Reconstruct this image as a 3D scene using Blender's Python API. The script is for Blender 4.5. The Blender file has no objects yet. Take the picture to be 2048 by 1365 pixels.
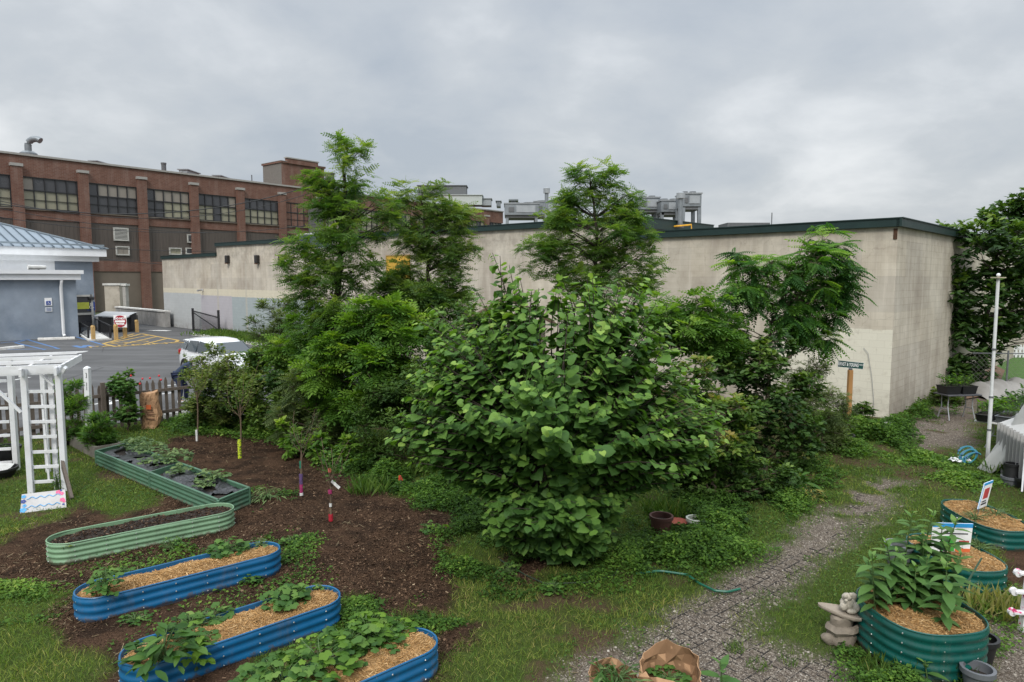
import bpy, bmesh, math, random
import numpy as np
from mathutils import Vector, Matrix
rng = np.random.default_rng(11)
random.seed(11)
R = math.radians
SC = bpy.context.scene
COL = SC.collection
# ---------------------------------------------------------------- camera geometry (a 24 mm view from an upstairs window)
F, CX, CY, CAMH, PITCH = 1365.0, 1024.0, 682.5, 4.0, R(5.2)
cp, sp_ = math.cos(PITCH), math.sin(PITCH)
def ray(px, py):
    u, v = (px - CX) / F, (CY - py) / F
    return np.array([u, cp + v * sp_, -sp_ + v * cp])
def P(px, py, z=0.0):
    d = ray(px, py); t = (z - CAMH) / d[2]
    return np.array([d[0] * t, d[1] * t, z])
def PD(px, py, Y):
    d = ray(px, py); t = Y / d[1]
    return np.array([d[0] * t, Y, CAMH + d[2] * t])
def nrm(v):
    v = np.asarray(v, float); return v / max(np.linalg.norm(v), 1e-9)
# ---------------------------------------------------------------- tagging
def tag(o, label=None, cat=None, group=None, kind=None):
    if label: o['label'] = label
    if cat: o['category'] = cat
    if group: o['group'] = group
    if kind: o['kind'] = kind
    return o
def thing(name, label, cat, loc, group=None):
    o = bpy.data.objects.new(name, None); COL.objects.link(o)
    o.empty_display_size = .1
    o.location = [float(a) for a in loc]
    return tag(o, label, cat, group)
def adopt(o, parent):
    if parent is not None:
        o.parent = parent
        if parent.type == 'EMPTY':
            o.matrix_parent_inverse = Matrix.Translation(-parent.location)
def copy_tree(o, parent=None, **kw):
    c = o.copy(); COL.objects.link(c)
    if parent is not None: c.parent = parent
    for k, v in kw.items(): c[k] = v
    for ch in list(o.children): copy_tree(ch, c)
    return c
# ---------------------------------------------------------------- mesh from arrays
def mesh_np(name, V, quads=None, tris=None, mats=(), parent=None, smooth=False, tint=None, qm=None):
    V = np.asarray(V, np.float32).reshape(-1, 3)
    me = bpy.data.meshes.new(name)
    q = np.zeros((0, 4), np.int32) if quads is None else np.asarray(quads, np.int32).reshape(-1, 4)
    t = np.zeros((0, 3), np.int32) if tris is None else np.asarray(tris, np.int32).reshape(-1, 3)
    nl = q.size + t.size
    me.vertices.add(len(V)); me.vertices.foreach_set('co', V.ravel())
    me.loops.add(nl); me.loops.foreach_set('vertex_index', np.concatenate([q.ravel(), t.ravel()]).astype(np.int32))
    nf = len(q) + len(t); me.polygons.add(nf)
    st = np.concatenate([np.arange(len(q)) * 4, q.size + np.arange(len(t)) * 3]).astype(np.int32)
    tot = np.concatenate([np.full(len(q), 4), np.full(len(t), 3)]).astype(np.int32)
    me.polygons.foreach_set('loop_start', st); me.polygons.foreach_set('loop_total', tot)
    if smooth: me.polygons.foreach_set('use_smooth', np.ones(nf, bool))
    if qm is not None: me.polygons.foreach_set('material_index', np.asarray(qm, np.int32))
    for m in (mats if isinstance(mats, (list, tuple)) else [mats]): me.materials.append(m)
    if tint is not None:
        a = me.attributes.new('tint', 'FLOAT', 'POINT'); a.data.foreach_set('value', np.asarray(tint, np.float32))
    me.update(calc_edges=True)
    o = bpy.data.objects.new(name, me); COL.objects.link(o); adopt(o, parent)
    return o
class MB:
    def __init__(s): s.v = []; s.f = []; s.m = []; s.n = 0
    def add(s, V, Fc, m=0):
        V = np.asarray(V, float).reshape(-1, 3)
        s.v.append(V)
        for f in Fc: s.f.append([int(i) + s.n for i in f]); s.m.append(m)
        s.n += len(V); return s
    def box(s, c, size, az=0.0, m=0, ax=None):
        """box centred at c; ax = 3x3 rows of local axes, or az a turn about z"""
        h = np.array(size, float) / 2
        if ax is None:
            ca, sa = math.cos(az), math.sin(az); ax = np.array([[ca, sa, 0], [-sa, ca, 0], [0, 0, 1]])
        ax = np.asarray(ax, float)
        L = np.array([[x, y, z] for z in (-1, 1) for y in (-1, 1) for x in (-1, 1)]) * h
        return s.add(L @ ax + np.asarray(c, float), [(0, 2, 3, 1), (4, 5, 7, 6), (0, 1, 5, 4), (2, 6, 7, 3), (0, 4, 6, 2), (1, 3, 7, 5)], m)
    def bar(s, a, b, w, h=None, up=(0, 0, 1), m=0):
        a = np.asarray(a, float); b = np.asarray(b, float); h = h or w
        d = nrm(b - a); up = np.asarray(up, float)
        if abs(d @ up) > .98: up = np.array([0, 1., 0])
        y = nrm(np.cross(up, d)); z = np.cross(d, y)
        return s.box((a + b) / 2, (np.linalg.norm(b - a), w, h), ax=np.array([d, y, z]), m=m)
    def tube(s, pts, r, n=6, m=0, cap=True):
        pts = np.asarray(pts, float); k = len(pts); r = np.broadcast_to(np.asarray(r, float), (k,))
        T = np.gradient(pts, axis=0); V = []
        ref = np.array([.31, .17, .93])
        for i in range(k):
            t = nrm(T[i]); 
            rr = ref if abs(t @ nrm(ref)) < .95 else np.array([1., 0, 0])
            a = nrm(np.cross(t, rr)); b = np.cross(t, a)
            for j in range(n):
                th = 2 * math.pi * j / n; V.append(pts[i] + r[i] * (math.cos(th) * a + math.sin(th) * b))
        Fc = [(i * n + j, i * n + (j + 1) % n, (i + 1) * n + (j + 1) % n, (i + 1) * n + j) for i in range(k - 1) for j in range(n)]
        if cap: Fc += [tuple(range(n - 1, -1, -1)), tuple((k - 1) * n + j for j in range(n))]
        return s.add(V, Fc, m)
    def lathe(s, c, prof, n=20, m=0, sx=1., sy=1., az=0., lean=(0, 0)):
        """prof: (radius, z) from one end to the other; closes at radius 0"""
        c = np.asarray(c, float); V = []; k = len(prof)
        for r, z in prof:
            for j in range(n):
                th = 2 * math.pi * j / n; x, y = r * sx * math.cos(th), r * sy * math.sin(th)
                V.append(c + [x * math.cos(az) - y * math.sin(az) + lean[0] * z, x * math.sin(az) + y * math.cos(az) + lean[1] * z, z])
        Fc = [(i * n + j, i * n + (j + 1) % n, (i + 1) * n + (j + 1) % n, (i + 1) * n + j) for i in range(k - 1) for j in range(n)]
        return s.add(V, Fc, m)
    def prism(s, poly, z0, z1, m=0):
        n = len(poly); V = [(x, y, z0) for x, y in poly] + [(x, y, z1) for x, y in poly]
        Fc = [tuple(range(n - 1, -1, -1)), tuple(range(n, 2 * n))] + [(i, (i + 1) % n, n + (i + 1) % n, n + i) for i in range(n)]
        return s.add(V, Fc, m)
    def slab(s, pts, thick, nvec, m=0):
        """planar polygon given in 3D, thickened along nvec"""
        p = np.asarray(pts, float); n = len(p); V = np.vstack([p, p + np.asarray(nvec, float) * thick])
        return s.add(V, [tuple(range(n - 1, -1, -1)), tuple(range(n, 2 * n))] + [(i, (i + 1) % n, n + (i + 1) % n, n + i) for i in range(n)], m)
    def ball(s, c, r, n=12, k=8, m=0, sq=(1, 1, 1)):
        V = []; c = np.asarray(c, float)
        for i in range(k + 1):
            ph = math.pi * i / k
            for j in range(n):
                th = 2 * math.pi * j / n
                V.append(c + r * np.array([sq[0] * math.sin(ph) * math.cos(th), sq[1] * math.sin(ph) * math.sin(th), -sq[2] * math.cos(ph)]))
        return s.add(V, [(i * n + j, i * n + (j + 1) % n, (i + 1) * n + (j + 1) % n, (i + 1) * n + j) for i in range(k) for j in range(n)], m)
    def roughen(s, amp, freq, k0=0):
        for i in range(k0, len(s.v)):
            v = s.v[i]; c = v.mean(0); d = v - c; L = np.maximum(np.linalg.norm(d, axis=1, keepdims=True), 1e-6)
            n = fbm(v[:, 0] * 1. + v[:, 2] * .7, v[:, 1] + v[:, 2] * .9 + 3, freq, 3) - .5
            s.v[i] = v + d / L * n[:, None] * 2 * amp
        return s
    def build(s, name, mats, parent=None, smooth=False, bevel=0, weld=False):
        me = bpy.data.meshes.new(name)
        me.from_pydata(np.vstack(s.v).tolist(), [], s.f)
        for m in (mats if isinstance(mats, (list, tuple)) else [mats]): me.materials.append(m)
        me.polygons.foreach_set('material_index', np.array(s.m, np.int32))
        bm = bmesh.new(); bm.from_mesh(me)
        if smooth or weld: bmesh.ops.remove_doubles(bm, verts=bm.verts, dist=1e-5)
        bmesh.ops.recalc_face_normals(bm, faces=bm.faces)
        if bevel:
            es = [e for e in bm.edges if len(e.link_faces) == 2 and e.calc_face_angle(0) > .6]
            bmesh.ops.bevel(bm, geom=es, offset=bevel, segments=1, affect='EDGES', clamp_overlap=True)
        if smooth:
            for f in bm.faces: f.smooth = True
            for e in bm.edges:
                if len(e.link_faces) == 2 and e.calc_face_angle(0) > .75: e.smooth = False
        bm.to_mesh(me); bm.free(); me.update()
        o = bpy.data.objects.new(name, me); COL.objects.link(o); adopt(o, parent)
        return o
def text(name, s, mat, size, origin, xdir, updir, parent, depth=.002, align='CENTER', sx=1., bold=0.0):
    cu = bpy.data.curves.new(name, 'FONT'); cu.body = s; cu.size = size; cu.extrude = depth; cu.align_x = align; cu.align_y = 'CENTER'; cu.offset = bold
    cu.resolution_u = 3
    cu.materials.append(mat)
    tmp = bpy.data.objects.new(name, cu); COL.objects.link(tmp); bpy.context.view_layer.update()
    me = bpy.data.meshes.new_from_object(tmp.evaluated_get(bpy.context.evaluated_depsgraph_get())); bpy.data.objects.remove(tmp)
    o = bpy.data.objects.new(name, me); COL.objects.link(o)
    x = nrm(xdir); u = nrm(updir); z = nrm(np.cross(x, u)); u = np.cross(z, x)
    m = Matrix(((x[0] * sx, u[0], z[0], origin[0]), (x[1] * sx, u[1], z[1], origin[1]), (x[2] * sx, u[2], z[2], origin[2]), (0, 0, 0, 1)))
    adopt(o, parent)
    o.matrix_basis = m
    return o
# ---------------------------------------------------------------- value noise in numpy
_perm = np.random.default_rng(5).random((256, 256))
def vnoise(x, y):
    xi = np.floor(x).astype(int); yi = np.floor(y).astype(int); fx = x - xi; fy = y - yi
    fx = fx * fx * (3 - 2 * fx); fy = fy * fy * (3 - 2 * fy)
    g = lambda a, b: _perm[a % 256, b % 256]
    return (g(xi, yi) * (1 - fx) + g(xi + 1, yi) * fx) * (1 - fy) + (g(xi, yi + 1) * (1 - fx) + g(xi + 1, yi + 1) * fx) * fy
def fbm(x, y, s=1., o=4):
    x = np.asarray(x, float) * s + 37.3; y = np.asarray(y, float) * s + 11.7; r = 0; a = .5; tot = 0
    for _ in range(o):
        r = r + a * vnoise(x, y); tot += a; x = x * 2.03 + 5.1; y = y * 2.03 + 9.2; a *= .5
    return r / tot
def pip(x, y, poly):
    poly = np.asarray(poly); ins = np.zeros(np.shape(x), bool); n = len(poly)
    for i in range(n):
        x0, y0 = poly[i][:2]; x1, y1 = poly[(i + 1) % n][:2]
        if y0 == y1: continue
        c = ((y0 > y) != (y1 > y)) & (x < (x1 - x0) * (y - y0) / (y1 - y0) + x0)
        ins ^= c
    return ins
def edge_dist(x, y, poly):
    d = np.full(np.shape(x), 1e9); poly = np.asarray(poly, float); n = len(poly)
    for i in range(n):
        a = poly[i][:2]; b = poly[(i + 1) % n][:2]; e = b - a
        t = np.clip(((x - a[0]) * e[0] + (y - a[1]) * e[1]) / max(e @ e, 1e-12), 0, 1)
        d = np.minimum(d, np.hypot(x - a[0] - t * e[0], y - a[1] - t * e[1]))
    return d
def sdist(x, y, poly):
    return np.where(pip(x, y, poly), 1, -1) * edge_dist(x, y, poly)
# ---------------------------------------------------------------- materials
class NT:
    def __init__(s, name):
        s.mat = bpy.data.materials.new(name); s.mat.use_nodes = True; s.t = s.mat.node_tree
        s.b = s.t.nodes['Principled BSDF']; s.o = s.t.nodes['Material Output']
    def n(s, typ, **kw):
        x = s.t.nodes.new(typ)
        for k, v in kw.items():
            if k.startswith('i_'):
                key = k[2:]; key = int(key) if key.isdigit() else key.replace('_', ' ')
                s.set(x.inputs[key], v)
            else: setattr(x, k, v)
        return x
    def set(s, inp, v):
        if isinstance(v, bpy.types.NodeSocket): s.t.links.new(v, inp)
        elif isinstance(v, bpy.types.Node): s.t.links.new(v.outputs[0], inp)
        else:
            if hasattr(inp, 'default_value') and hasattr(inp.default_value, '__len__'):
                v = tuple(v); v = v + (1,) if len(inp.default_value) == 4 and len(v) == 3 else v
            inp.default_value = v
    def math(s, op, a, b=0.0, c=None, clamp=False):
        x = s.n('ShaderNodeMath', operation=op, use_clamp=clamp); s.set(x.inputs[0], a); s.set(x.inputs[1], b)
        if c is not None: s.set(x.inputs[2], c)
        return x.outputs[0]
    def mix(s, f, a, b, typ='MIX'):
        x = s.n('ShaderNodeMix', data_type='RGBA', blend_type=typ); s.set(x.inputs[0], f); s.set(x.inputs[6], a); s.set(x.inputs[7], b)
        return x.outputs[2]
    def pos(s): return s.n('ShaderNodeNewGeometry').outputs['Position']
    def dot(s, v, d):
        x = s.n('ShaderNodeVectorMath', operation='DOT_PRODUCT'); s.set(x.inputs[0], v); x.inputs[1].default_value = tuple(float(a) for a in d); return x.outputs['Value']
    def comb(s, x, y, z=0.0):
        c = s.n('ShaderNodeCombineXYZ'); s.set(c.inputs[0], x); s.set(c.inputs[1], y); s.set(c.inputs[2], z); return c.outputs[0]
    def noise(s, vec, scale, detail=5, rough=.6, stretch=None):
        if stretch is not None:
            m = s.n('ShaderNodeVectorMath', operation='MULTIPLY'); s.set(m.inputs[0], vec); m.inputs[1].default_value = stretch; vec = m.outputs[0]
        x = s.n('ShaderNodeTexNoise'); s.set(x.inputs['Vector'], vec); x.inputs['Scale'].default_value = scale; x.inputs['Detail'].default_value = detail; x.inputs['Roughness'].default_value = rough
        return x.outputs[0]
    def ramp(s, f, stops, interp='LINEAR'):
        x = s.n('ShaderNodeValToRGB'); s.set(x.inputs[0], f); cr = x.color_ramp; cr.interpolation = interp
        while len(cr.elements) < len(stops): cr.elements.new(.5)
        for e, (p, c) in zip(cr.elements, stops):
            e.position = p; e.color = (c, c, c, 1) if not hasattr(c, '__len__') else tuple(c) + (1,)
        return x.outputs[0]
    def step(s, f, a, b): return s.ramp(f, [(a, 0.), (b, 1.)])
    def attr(s, n): return s.n('ShaderNodeAttribute', attribute_name=n).outputs['Fac']
    def bump(s, h, strength=.3, dist=.02):
        x = s.n('ShaderNodeBump'); s.set(x.inputs['Height'], h); x.inputs['Strength'].default_value = strength; x.inputs['Distance'].default_value = dist
        s.set(s.b.inputs['Normal'], x.outputs[0]); return x
    def fin(s, col=None, rough=None, metal=None, spec=None):
        if col is not None: s.set(s.b.inputs['Base Color'], col)
        if rough is not None: s.set(s.b.inputs['Roughness'], rough)
        if metal is not None: s.set(s.b.inputs['Metallic'], metal)
        if spec is not None: s.set(s.b.inputs['Specular IOR Level'], spec)
        return s.mat
def srgb(r, g, b):
    f = lambda c: (c / 255 / 12.92) if c <= 10 else ((c / 255 + .055) / 1.055) ** 2.4
    return (f(r), f(g), f(b))
def M(name, col, rough=.7, var=.2, scale=5., bump=.0, bscale=40., metal=0., spec=.4, stretch=None, dirt=None, dirt_amt=.5, dscale=2.):
    t = NT(name); p = t.pos(); c = np.array(col)
    n = t.noise(p, scale, 6, .65, stretch)
    colr = t.ramp(n, [(.25, tuple(np.clip(c * (1 - var), 0, 1))), (.75, tuple(np.clip(c * (1 + var), 0, 1)))])
    if dirt is not None:
        f = t.math('MULTIPLY', t.step(t.noise(p, dscale, 7, .7), .48, .68), dirt_amt); colr = t.mix(f, colr, dirt)
    if bump: t.bump(t.noise(p, bscale, 4, .6), bump, .01)
    rr = t.math('MULTIPLY_ADD', n, .25, rough - .125, clamp=True)
    return t.fin(colr, rr, metal, spec)
def leafmat(name, stops, rough=.5, trans=.3, spec=.22, tcol=(1.3, 1.4, .45), k=(1.20, 1.17, 1.04)):
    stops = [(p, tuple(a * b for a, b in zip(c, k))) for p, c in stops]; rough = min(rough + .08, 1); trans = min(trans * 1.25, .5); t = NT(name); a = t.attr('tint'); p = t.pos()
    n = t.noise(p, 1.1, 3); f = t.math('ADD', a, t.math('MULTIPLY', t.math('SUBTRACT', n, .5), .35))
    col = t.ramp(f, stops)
    t.fin(col, rough, 0, spec)
    tr = t.n('ShaderNodeBsdfTranslucent'); t.set(tr.inputs['Color'], t.mix(1.0, col, tcol, 'MULTIPLY'))
    mx = t.n('ShaderNodeMixShader'); mx.inputs[0].default_value = trans
    t.t.links.new(t.b.outputs[0], mx.inputs[1]); t.t.links.new(tr.outputs[0], mx.inputs[2]); t.t.links.new(mx.outputs[0], t.o.inputs['Surface'])
    return t.mat
def tintmat(name, stops, rough=.9, spec=.05):
    t = NT(name); return t.fin(t.ramp(t.attr('tint'), stops), rough, 0, spec)
# ================================================================ camera, world, light
cam = bpy.data.cameras.new('camera'); camo = bpy.data.objects.new('camera', cam); COL.objects.link(camo)
camo.location = (0, 0, CAMH); camo.rotation_euler = (math.pi / 2 - PITCH, 0, 0)
cam.sensor_width = 36; cam.lens = 36 * F / 2048; cam.clip_end = 3000; cam.clip_start = .05
SC.camera = camo
SUN_EL, SUN_AZ = R(44), R(192)          # azimuth clockwise from +y: high, behind the camera and a little to its left
w = bpy.data.worlds.new('World'); SC.world = w; w.use_nodes = True
nt = w.node_tree; nt.nodes.clear()
def wn(typ, **kw):
    x = nt.nodes.new(typ)
    for k, v in kw.items(): setattr(x, k, v)
    return x
def wmath(op, a, b=0.0, clamp=False):
    x = wn('ShaderNodeMath', operation=op, use_clamp=clamp)
    for i, v in enumerate((a, b)):
        if isinstance(v, bpy.types.NodeSocket): nt.links.new(v, x.inputs[i])
        else: x.inputs[i].default_value = v
    return x.outputs[0]
tc = wn('ShaderNodeTexCoord'); sep = wn('ShaderNodeSeparateXYZ'); nt.links.new(tc.outputs['Generated'], sep.inputs[0])
z = wmath('MAXIMUM', sep.outputs[2], 0.0)
den = wmath('ADD', z, 0.34)
cx = wmath('DIVIDE', sep.outputs[0], den); cy = wmath('DIVIDE', sep.outputs[1], den)
cmb = wn('ShaderNodeCombineXYZ'); nt.links.new(cx, cmb.inputs[0]); nt.links.new(cy, cmb.inputs[1])
def wnoise(scale, detail, rough, off, dist=0.0, sy=1.0):
    m = wn('ShaderNodeMapping'); nt.links.new(cmb.outputs[0], m.inputs[0]); m.inputs['Location'].default_value = off; m.inputs['Scale'].default_value = (1, sy, 1)
    n = wn('ShaderNodeTexNoise'); nt.links.new(m.outputs[0], n.inputs['Vector']); n.inputs['Scale'].default_value = scale; n.inputs['Detail'].default_value = detail
    n.inputs['Roughness'].default_value = rough; n.inputs['Distortion'].default_value = dist
    return n.outputs[0]
n1 = wnoise(.9, 8, .5, (3.1, 1.7, 0), .2, 1.1); n2 = wnoise(3.0, 7, .55, (7.7, 2.2, 4), .2, 1.0)
cl = wmath('ADD', wmath('MULTIPLY', n1, .62), wmath('MULTIPLY', n2, .38))
rp = wn('ShaderNodeValToRGB'); nt.links.new(cl, rp.inputs[0])
for e, (p_, c_) in zip([rp.color_ramp.elements[0], rp.color_ramp.elements[1], rp.color_ramp.elements.new(.5)],
                       [(.37, (.315, .352, .402)), (.60, (.490, .497, .505)), (.5, (.402, .430, .463))]):
    e.position = p_; e.color = c_ + (1,)
# overcast sky boosted towards the unseen zenith for extra light, exaggerating CIE overcast: seen radiance x gradient
gr = wn('ShaderNodeValToRGB'); nt.links.new(z, gr.inputs[0])
ge = gr.color_ramp.elements; ge[0].position = 0; ge[0].color = (.98, .97, .95, 1); ge[1].position = .36; ge[1].color = (1.0, 1.0, 1.0, 1)
e = ge.new(.75); e.color = (1, 1, 1, 1)
boost = wn('ShaderNodeMapRange'); nt.links.new(z, boost.inputs['Value']); boost.inputs['From Min'].default_value = .38; boost.inputs['From Max'].default_value = .85
boost.inputs['To Min'].default_value = 1.0; boost.inputs['To Max'].default_value = 3.5
mul = wn('ShaderNodeMix', data_type='RGBA', blend_type='MULTIPLY'); mul.inputs[0].default_value = 1
nt.links.new(rp.outputs[0], mul.inputs[6]); nt.links.new(gr.outputs[0], mul.inputs[7])
bgc = wn('ShaderNodeBackground'); nt.links.new(mul.outputs[2], bgc.inputs[0]); nt.links.new(boost.outputs[0], bgc.inputs[1])
sky = wn('ShaderNodeTexSky', sky_type='NISHITA'); sky.sun_disc = False; sky.sun_elevation = SUN_EL; sky.sun_rotation = SUN_AZ; sky.air_density = 1.5; sky.dust_density = 3.0
bgs = wn('ShaderNodeBackground'); nt.links.new(sky.outputs[0], bgs.inputs[0]); bgs.inputs[1].default_value = .05
ms = wn('ShaderNodeMixShader'); ms.inputs[0].default_value = .9
nt.links.new(bgs.outputs[0], ms.inputs[1]); nt.links.new(bgc.outputs[0], ms.inputs[2])
wo = wn('ShaderNodeOutputWorld'); nt.links.new(ms.outputs[0], wo.inputs[0])
sl = bpy.data.lights.new('sun', 'SUN'); sl.energy = 1.5; sl.angle = R(15); sl.color = (1, .96, .9)
so = bpy.data.objects.new('sun', sl); COL.objects.link(so)
sd = Vector((math.sin(SUN_AZ) * math.cos(SUN_EL), math.cos(SUN_AZ) * math.cos(SUN_EL), math.sin(SUN_EL)))
so.rotation_euler = sd.to_track_quat('Z', 'Y').to_euler(); so.location = (0, -5, 30)
SC.view_settings.view_transform = 'Standard'; SC.view_settings.look = 'None'; SC.view_settings.exposure = 0.66; SC.view_settings.gamma = 1.0
cy_ = SC.cycles; cy_.max_bounces = 7; cy_.diffuse_bounces = 3; cy_.glossy_bounces = 3; cy_.transmission_bounces = 4; cy_.transparent_max_bounces = 6; cy_.use_denoising = True
try: cy_.caustics_reflective = False; cy_.caustics_refractive = False
except Exception: pass
# ================================================================ ground
def PP(*pts, z=0.0): return [tuple(P(a, b, z)[:2]) for a, b in pts]
SOIL = [PP((-120, 1095), (0, 1088), (95, 1045), (150, 1010), (240, 1030), (330, 1008), (300, 965), (250, 930), (330, 880), (430, 862), (560, 890), (680, 945), (770, 985), (850, 1018), (908, 1055), (902, 1150), (885, 1212), (852, 1235), (770, 1215), (700, 1190), (560, 1290), (440, 1400), (200, 1400), (250, 1330), (90, 1290), (60, 1235), (160, 1190), (0, 1172), (-120, 1170)),
        PP((862, 1262), (960, 1258), (965, 1300), (890, 1335), (830, 1345)),
        PP((985, 1115), (1085, 1120), (1100, 1180), (990, 1185)),
        PP((2000, 1080), (2120, 1080), (2120, 1190), (2010, 1180))]
GRAV = [PP((1090, 1400), (1170, 1330), (1250, 1285), (1330, 1235), (1410, 1190), (1480, 1140), (1560, 1085), (1640, 1030), (1690, 985), (1745, 955), (1820, 962), (1775, 1020), (1700, 1075), (1640, 1125), (1575, 1180), (1500, 1225), (1505, 1268), (1600, 1285), (1690, 1310), (1745, 1365), (1760, 1420), (1500, 1440)),
        PP((1935, 1420), (1950, 1340), (1975, 1260), (2010, 1205), (2150, 1190), (2150, 1420)),
        PP((1795, 862), (1850, 830), (1890, 800), (1905, 775), (1975, 790), (1950, 850), (1945, 895), (1880, 895), (1830, 905))]
WEED = [ # (polygon, leaf height, density) low leafy weeds between the lawn and the shrubs
    (PP((795, 960), (900, 950), (960, 980), (960, 1060), (1010, 1120), (930, 1140), (905, 1060), (850, 1015)), .22, 1.0),
    (PP((1270, 1090), (1330, 1010), (1480, 960), (1640, 930), (1650, 985), (1560, 1050), (1480, 1110), (1380, 1150), (1290, 1140)), .26, 1.0),
    (PP((1600, 850), (1700, 850), (1800, 855), (1830, 880), (1800, 905), (1700, 910), (1640, 915), (1600, 890)), .32, 1.0),
    (PP((1780, 890), (1860, 905), (1940, 920), (1990, 960), (1960, 985), (1880, 960), (1790, 925)), .10, .5),
    (PP((1740, 1320), (1790, 1300), (1900, 1340), (1950, 1380), (1940, 1430), (1740, 1430)), .20, .5),
    (PP((1850, 800), (1900, 785), (1890, 830), (1840, 850), (1790, 850)), .25, .8),
    (PP((-100, 1175), (0, 1180), (130, 1190), (150, 1215), (60, 1235), (-100, 1250)), .09, .4),
    (PP((560, 1060), (610, 1095), (600, 1140), (560, 1115)), .12, .55),
    (PP((690, 1235), (780, 1215), (870, 1230), (880, 1255), (800, 1250), (690, 1275)), .14, .8),
    (PP((350, 845), (480, 855), (600, 870), (620, 900), (480, 872), (350, 870)), .22, .8),
    (PP((620, 905), (760, 915), (800, 960), (770, 985), (690, 945)), .35, .9),
    (PP((455, 1190), (560, 1140), (640, 1150), (560, 1200), (420, 1250), (330, 1290), (250, 1300), (300, 1262)), .06, .06),
    (PP((900, 1140), (1000, 1110), (1040, 1190), (960, 1240), (880, 1220)), .16, .5),
    (PP((985, 1060), (1280, 1050), (1310, 1150), (1180, 1190), (1000, 1170)), .12, .3),
    (PP((2035, 1190), (1960, 1170), (1950, 1290), (2010, 1250)), .15, .5),
    (PP((500, 985), (565, 985), (560, 1015), (500, 1018)), .18, 1.0),
    (PP((330, 1090), (400, 1075), (400, 1120), (330, 1130)), .14, .3),
    (PP((170, 1130), (260, 1110), (260, 1160), (170, 1165)), .10, .12)]
def mask(polys, x, y, amp=.35, soft=.12, freq=1.3):
    wx = x + (fbm(x, y, freq) - .5) * 2 * amp + (fbm(x + 50, y, 6, 2) - .5) * .25; wy = y + (fbm(x + 19, y + 7, freq) - .5) * 2 * amp + (fbm(x, y + 50, 6, 2) - .5) * .25
    m = np.zeros(np.shape(x))
    for p in polys: m = np.maximum(m, np.clip(sdist(wx, wy, p) / soft * .5 + .5, 0, 1))
    return m
fA, fB = P(225, 858), P(372, 838)                      # picket fence base line
FD = nrm(fB - fA); FN = np.array([-FD[1], FD[0], 0])
def behind_fence(x, y): return (x - fA[0]) * FN[0] + (y - fA[1]) * FN[1]
WC = P(1777, 838); WL = P(330, 651.5); WD = nrm(WL - WC); WLEN = np.linalg.norm(WL - WC); WN = np.array([-WD[1], WD[0], 0]) * -1
if WN @ (-WC) < 0: WN = -WN                            # outward normal of the long block wall
WD2 = np.array([-WN[0], -WN[1], 0.0])                  # direction of its short wall, away from the camera
def gfields(x, y):
    soil = mask(SOIL, x, y); grav = mask(GRAV, x, y, .18, .25)
    far = np.clip((y - 8.0) / 3.2, 0, 1) * (x > 2.0) * (x < 7)
    grav = grav * np.where(far > 0, np.clip((fbm(x + 3, y, 1.1) - .30 - .17 * far) * 9, 0, 1), np.clip((fbm(x + 3, y, 1.6) - .27) * 10, 0, 1))
    patch = fbm(x, y, .9); fine = fbm(x + 9, y + 4, 3.1, 3)
    bare = np.clip((.41 - patch * .6 - fine * .4) * 9 + .2, 0, 1); bare = np.maximum(bare, np.clip((y - 11.5) / 2, 0, 1) * np.clip((x - 3) / 1.5, 0, 1) * np.clip((.53 - fbm(x, y + 20, .9)) * 8, 0, .8))
    return soil, grav, bare
def ground_z(x, y):
    soil, grav, _ = gfields(x, y)
    return (fbm(x, y, .5) - .5) * .05 + soil * ((fbm(x, y, 2.2, 4) - .5) * .10 + .015) - grav * .012
def gz(p): return float(ground_z(np.array([p[0]]), np.array([p[1]]))[0])
gx = np.arange(-17, 17.01, .07); gy = np.arange(3.4, 25.5, .07)
GX, GY = np.meshgrid(gx, gy); s_, g_, b_ = gfields(GX, GY); GZ = ground_z(GX, GY)
bf = behind_fence(GX, GY); GZ = np.where(bf > .1, np.minimum(GZ, -.03), GZ)
edge = np.minimum(np.minimum(GX + 17, 17 - GX), 25.5 - GY); GZ = np.where(edge < .3, -.06, GZ)
nx, ny = len(gx), len(gy); idx = np.arange(nx * ny).reshape(ny, nx)
qs = np.stack([idx[:-1, :-1], idx[:-1, 1:], idx[1:, 1:], idx[1:, :-1]], -1).reshape(-1, 4)
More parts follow.
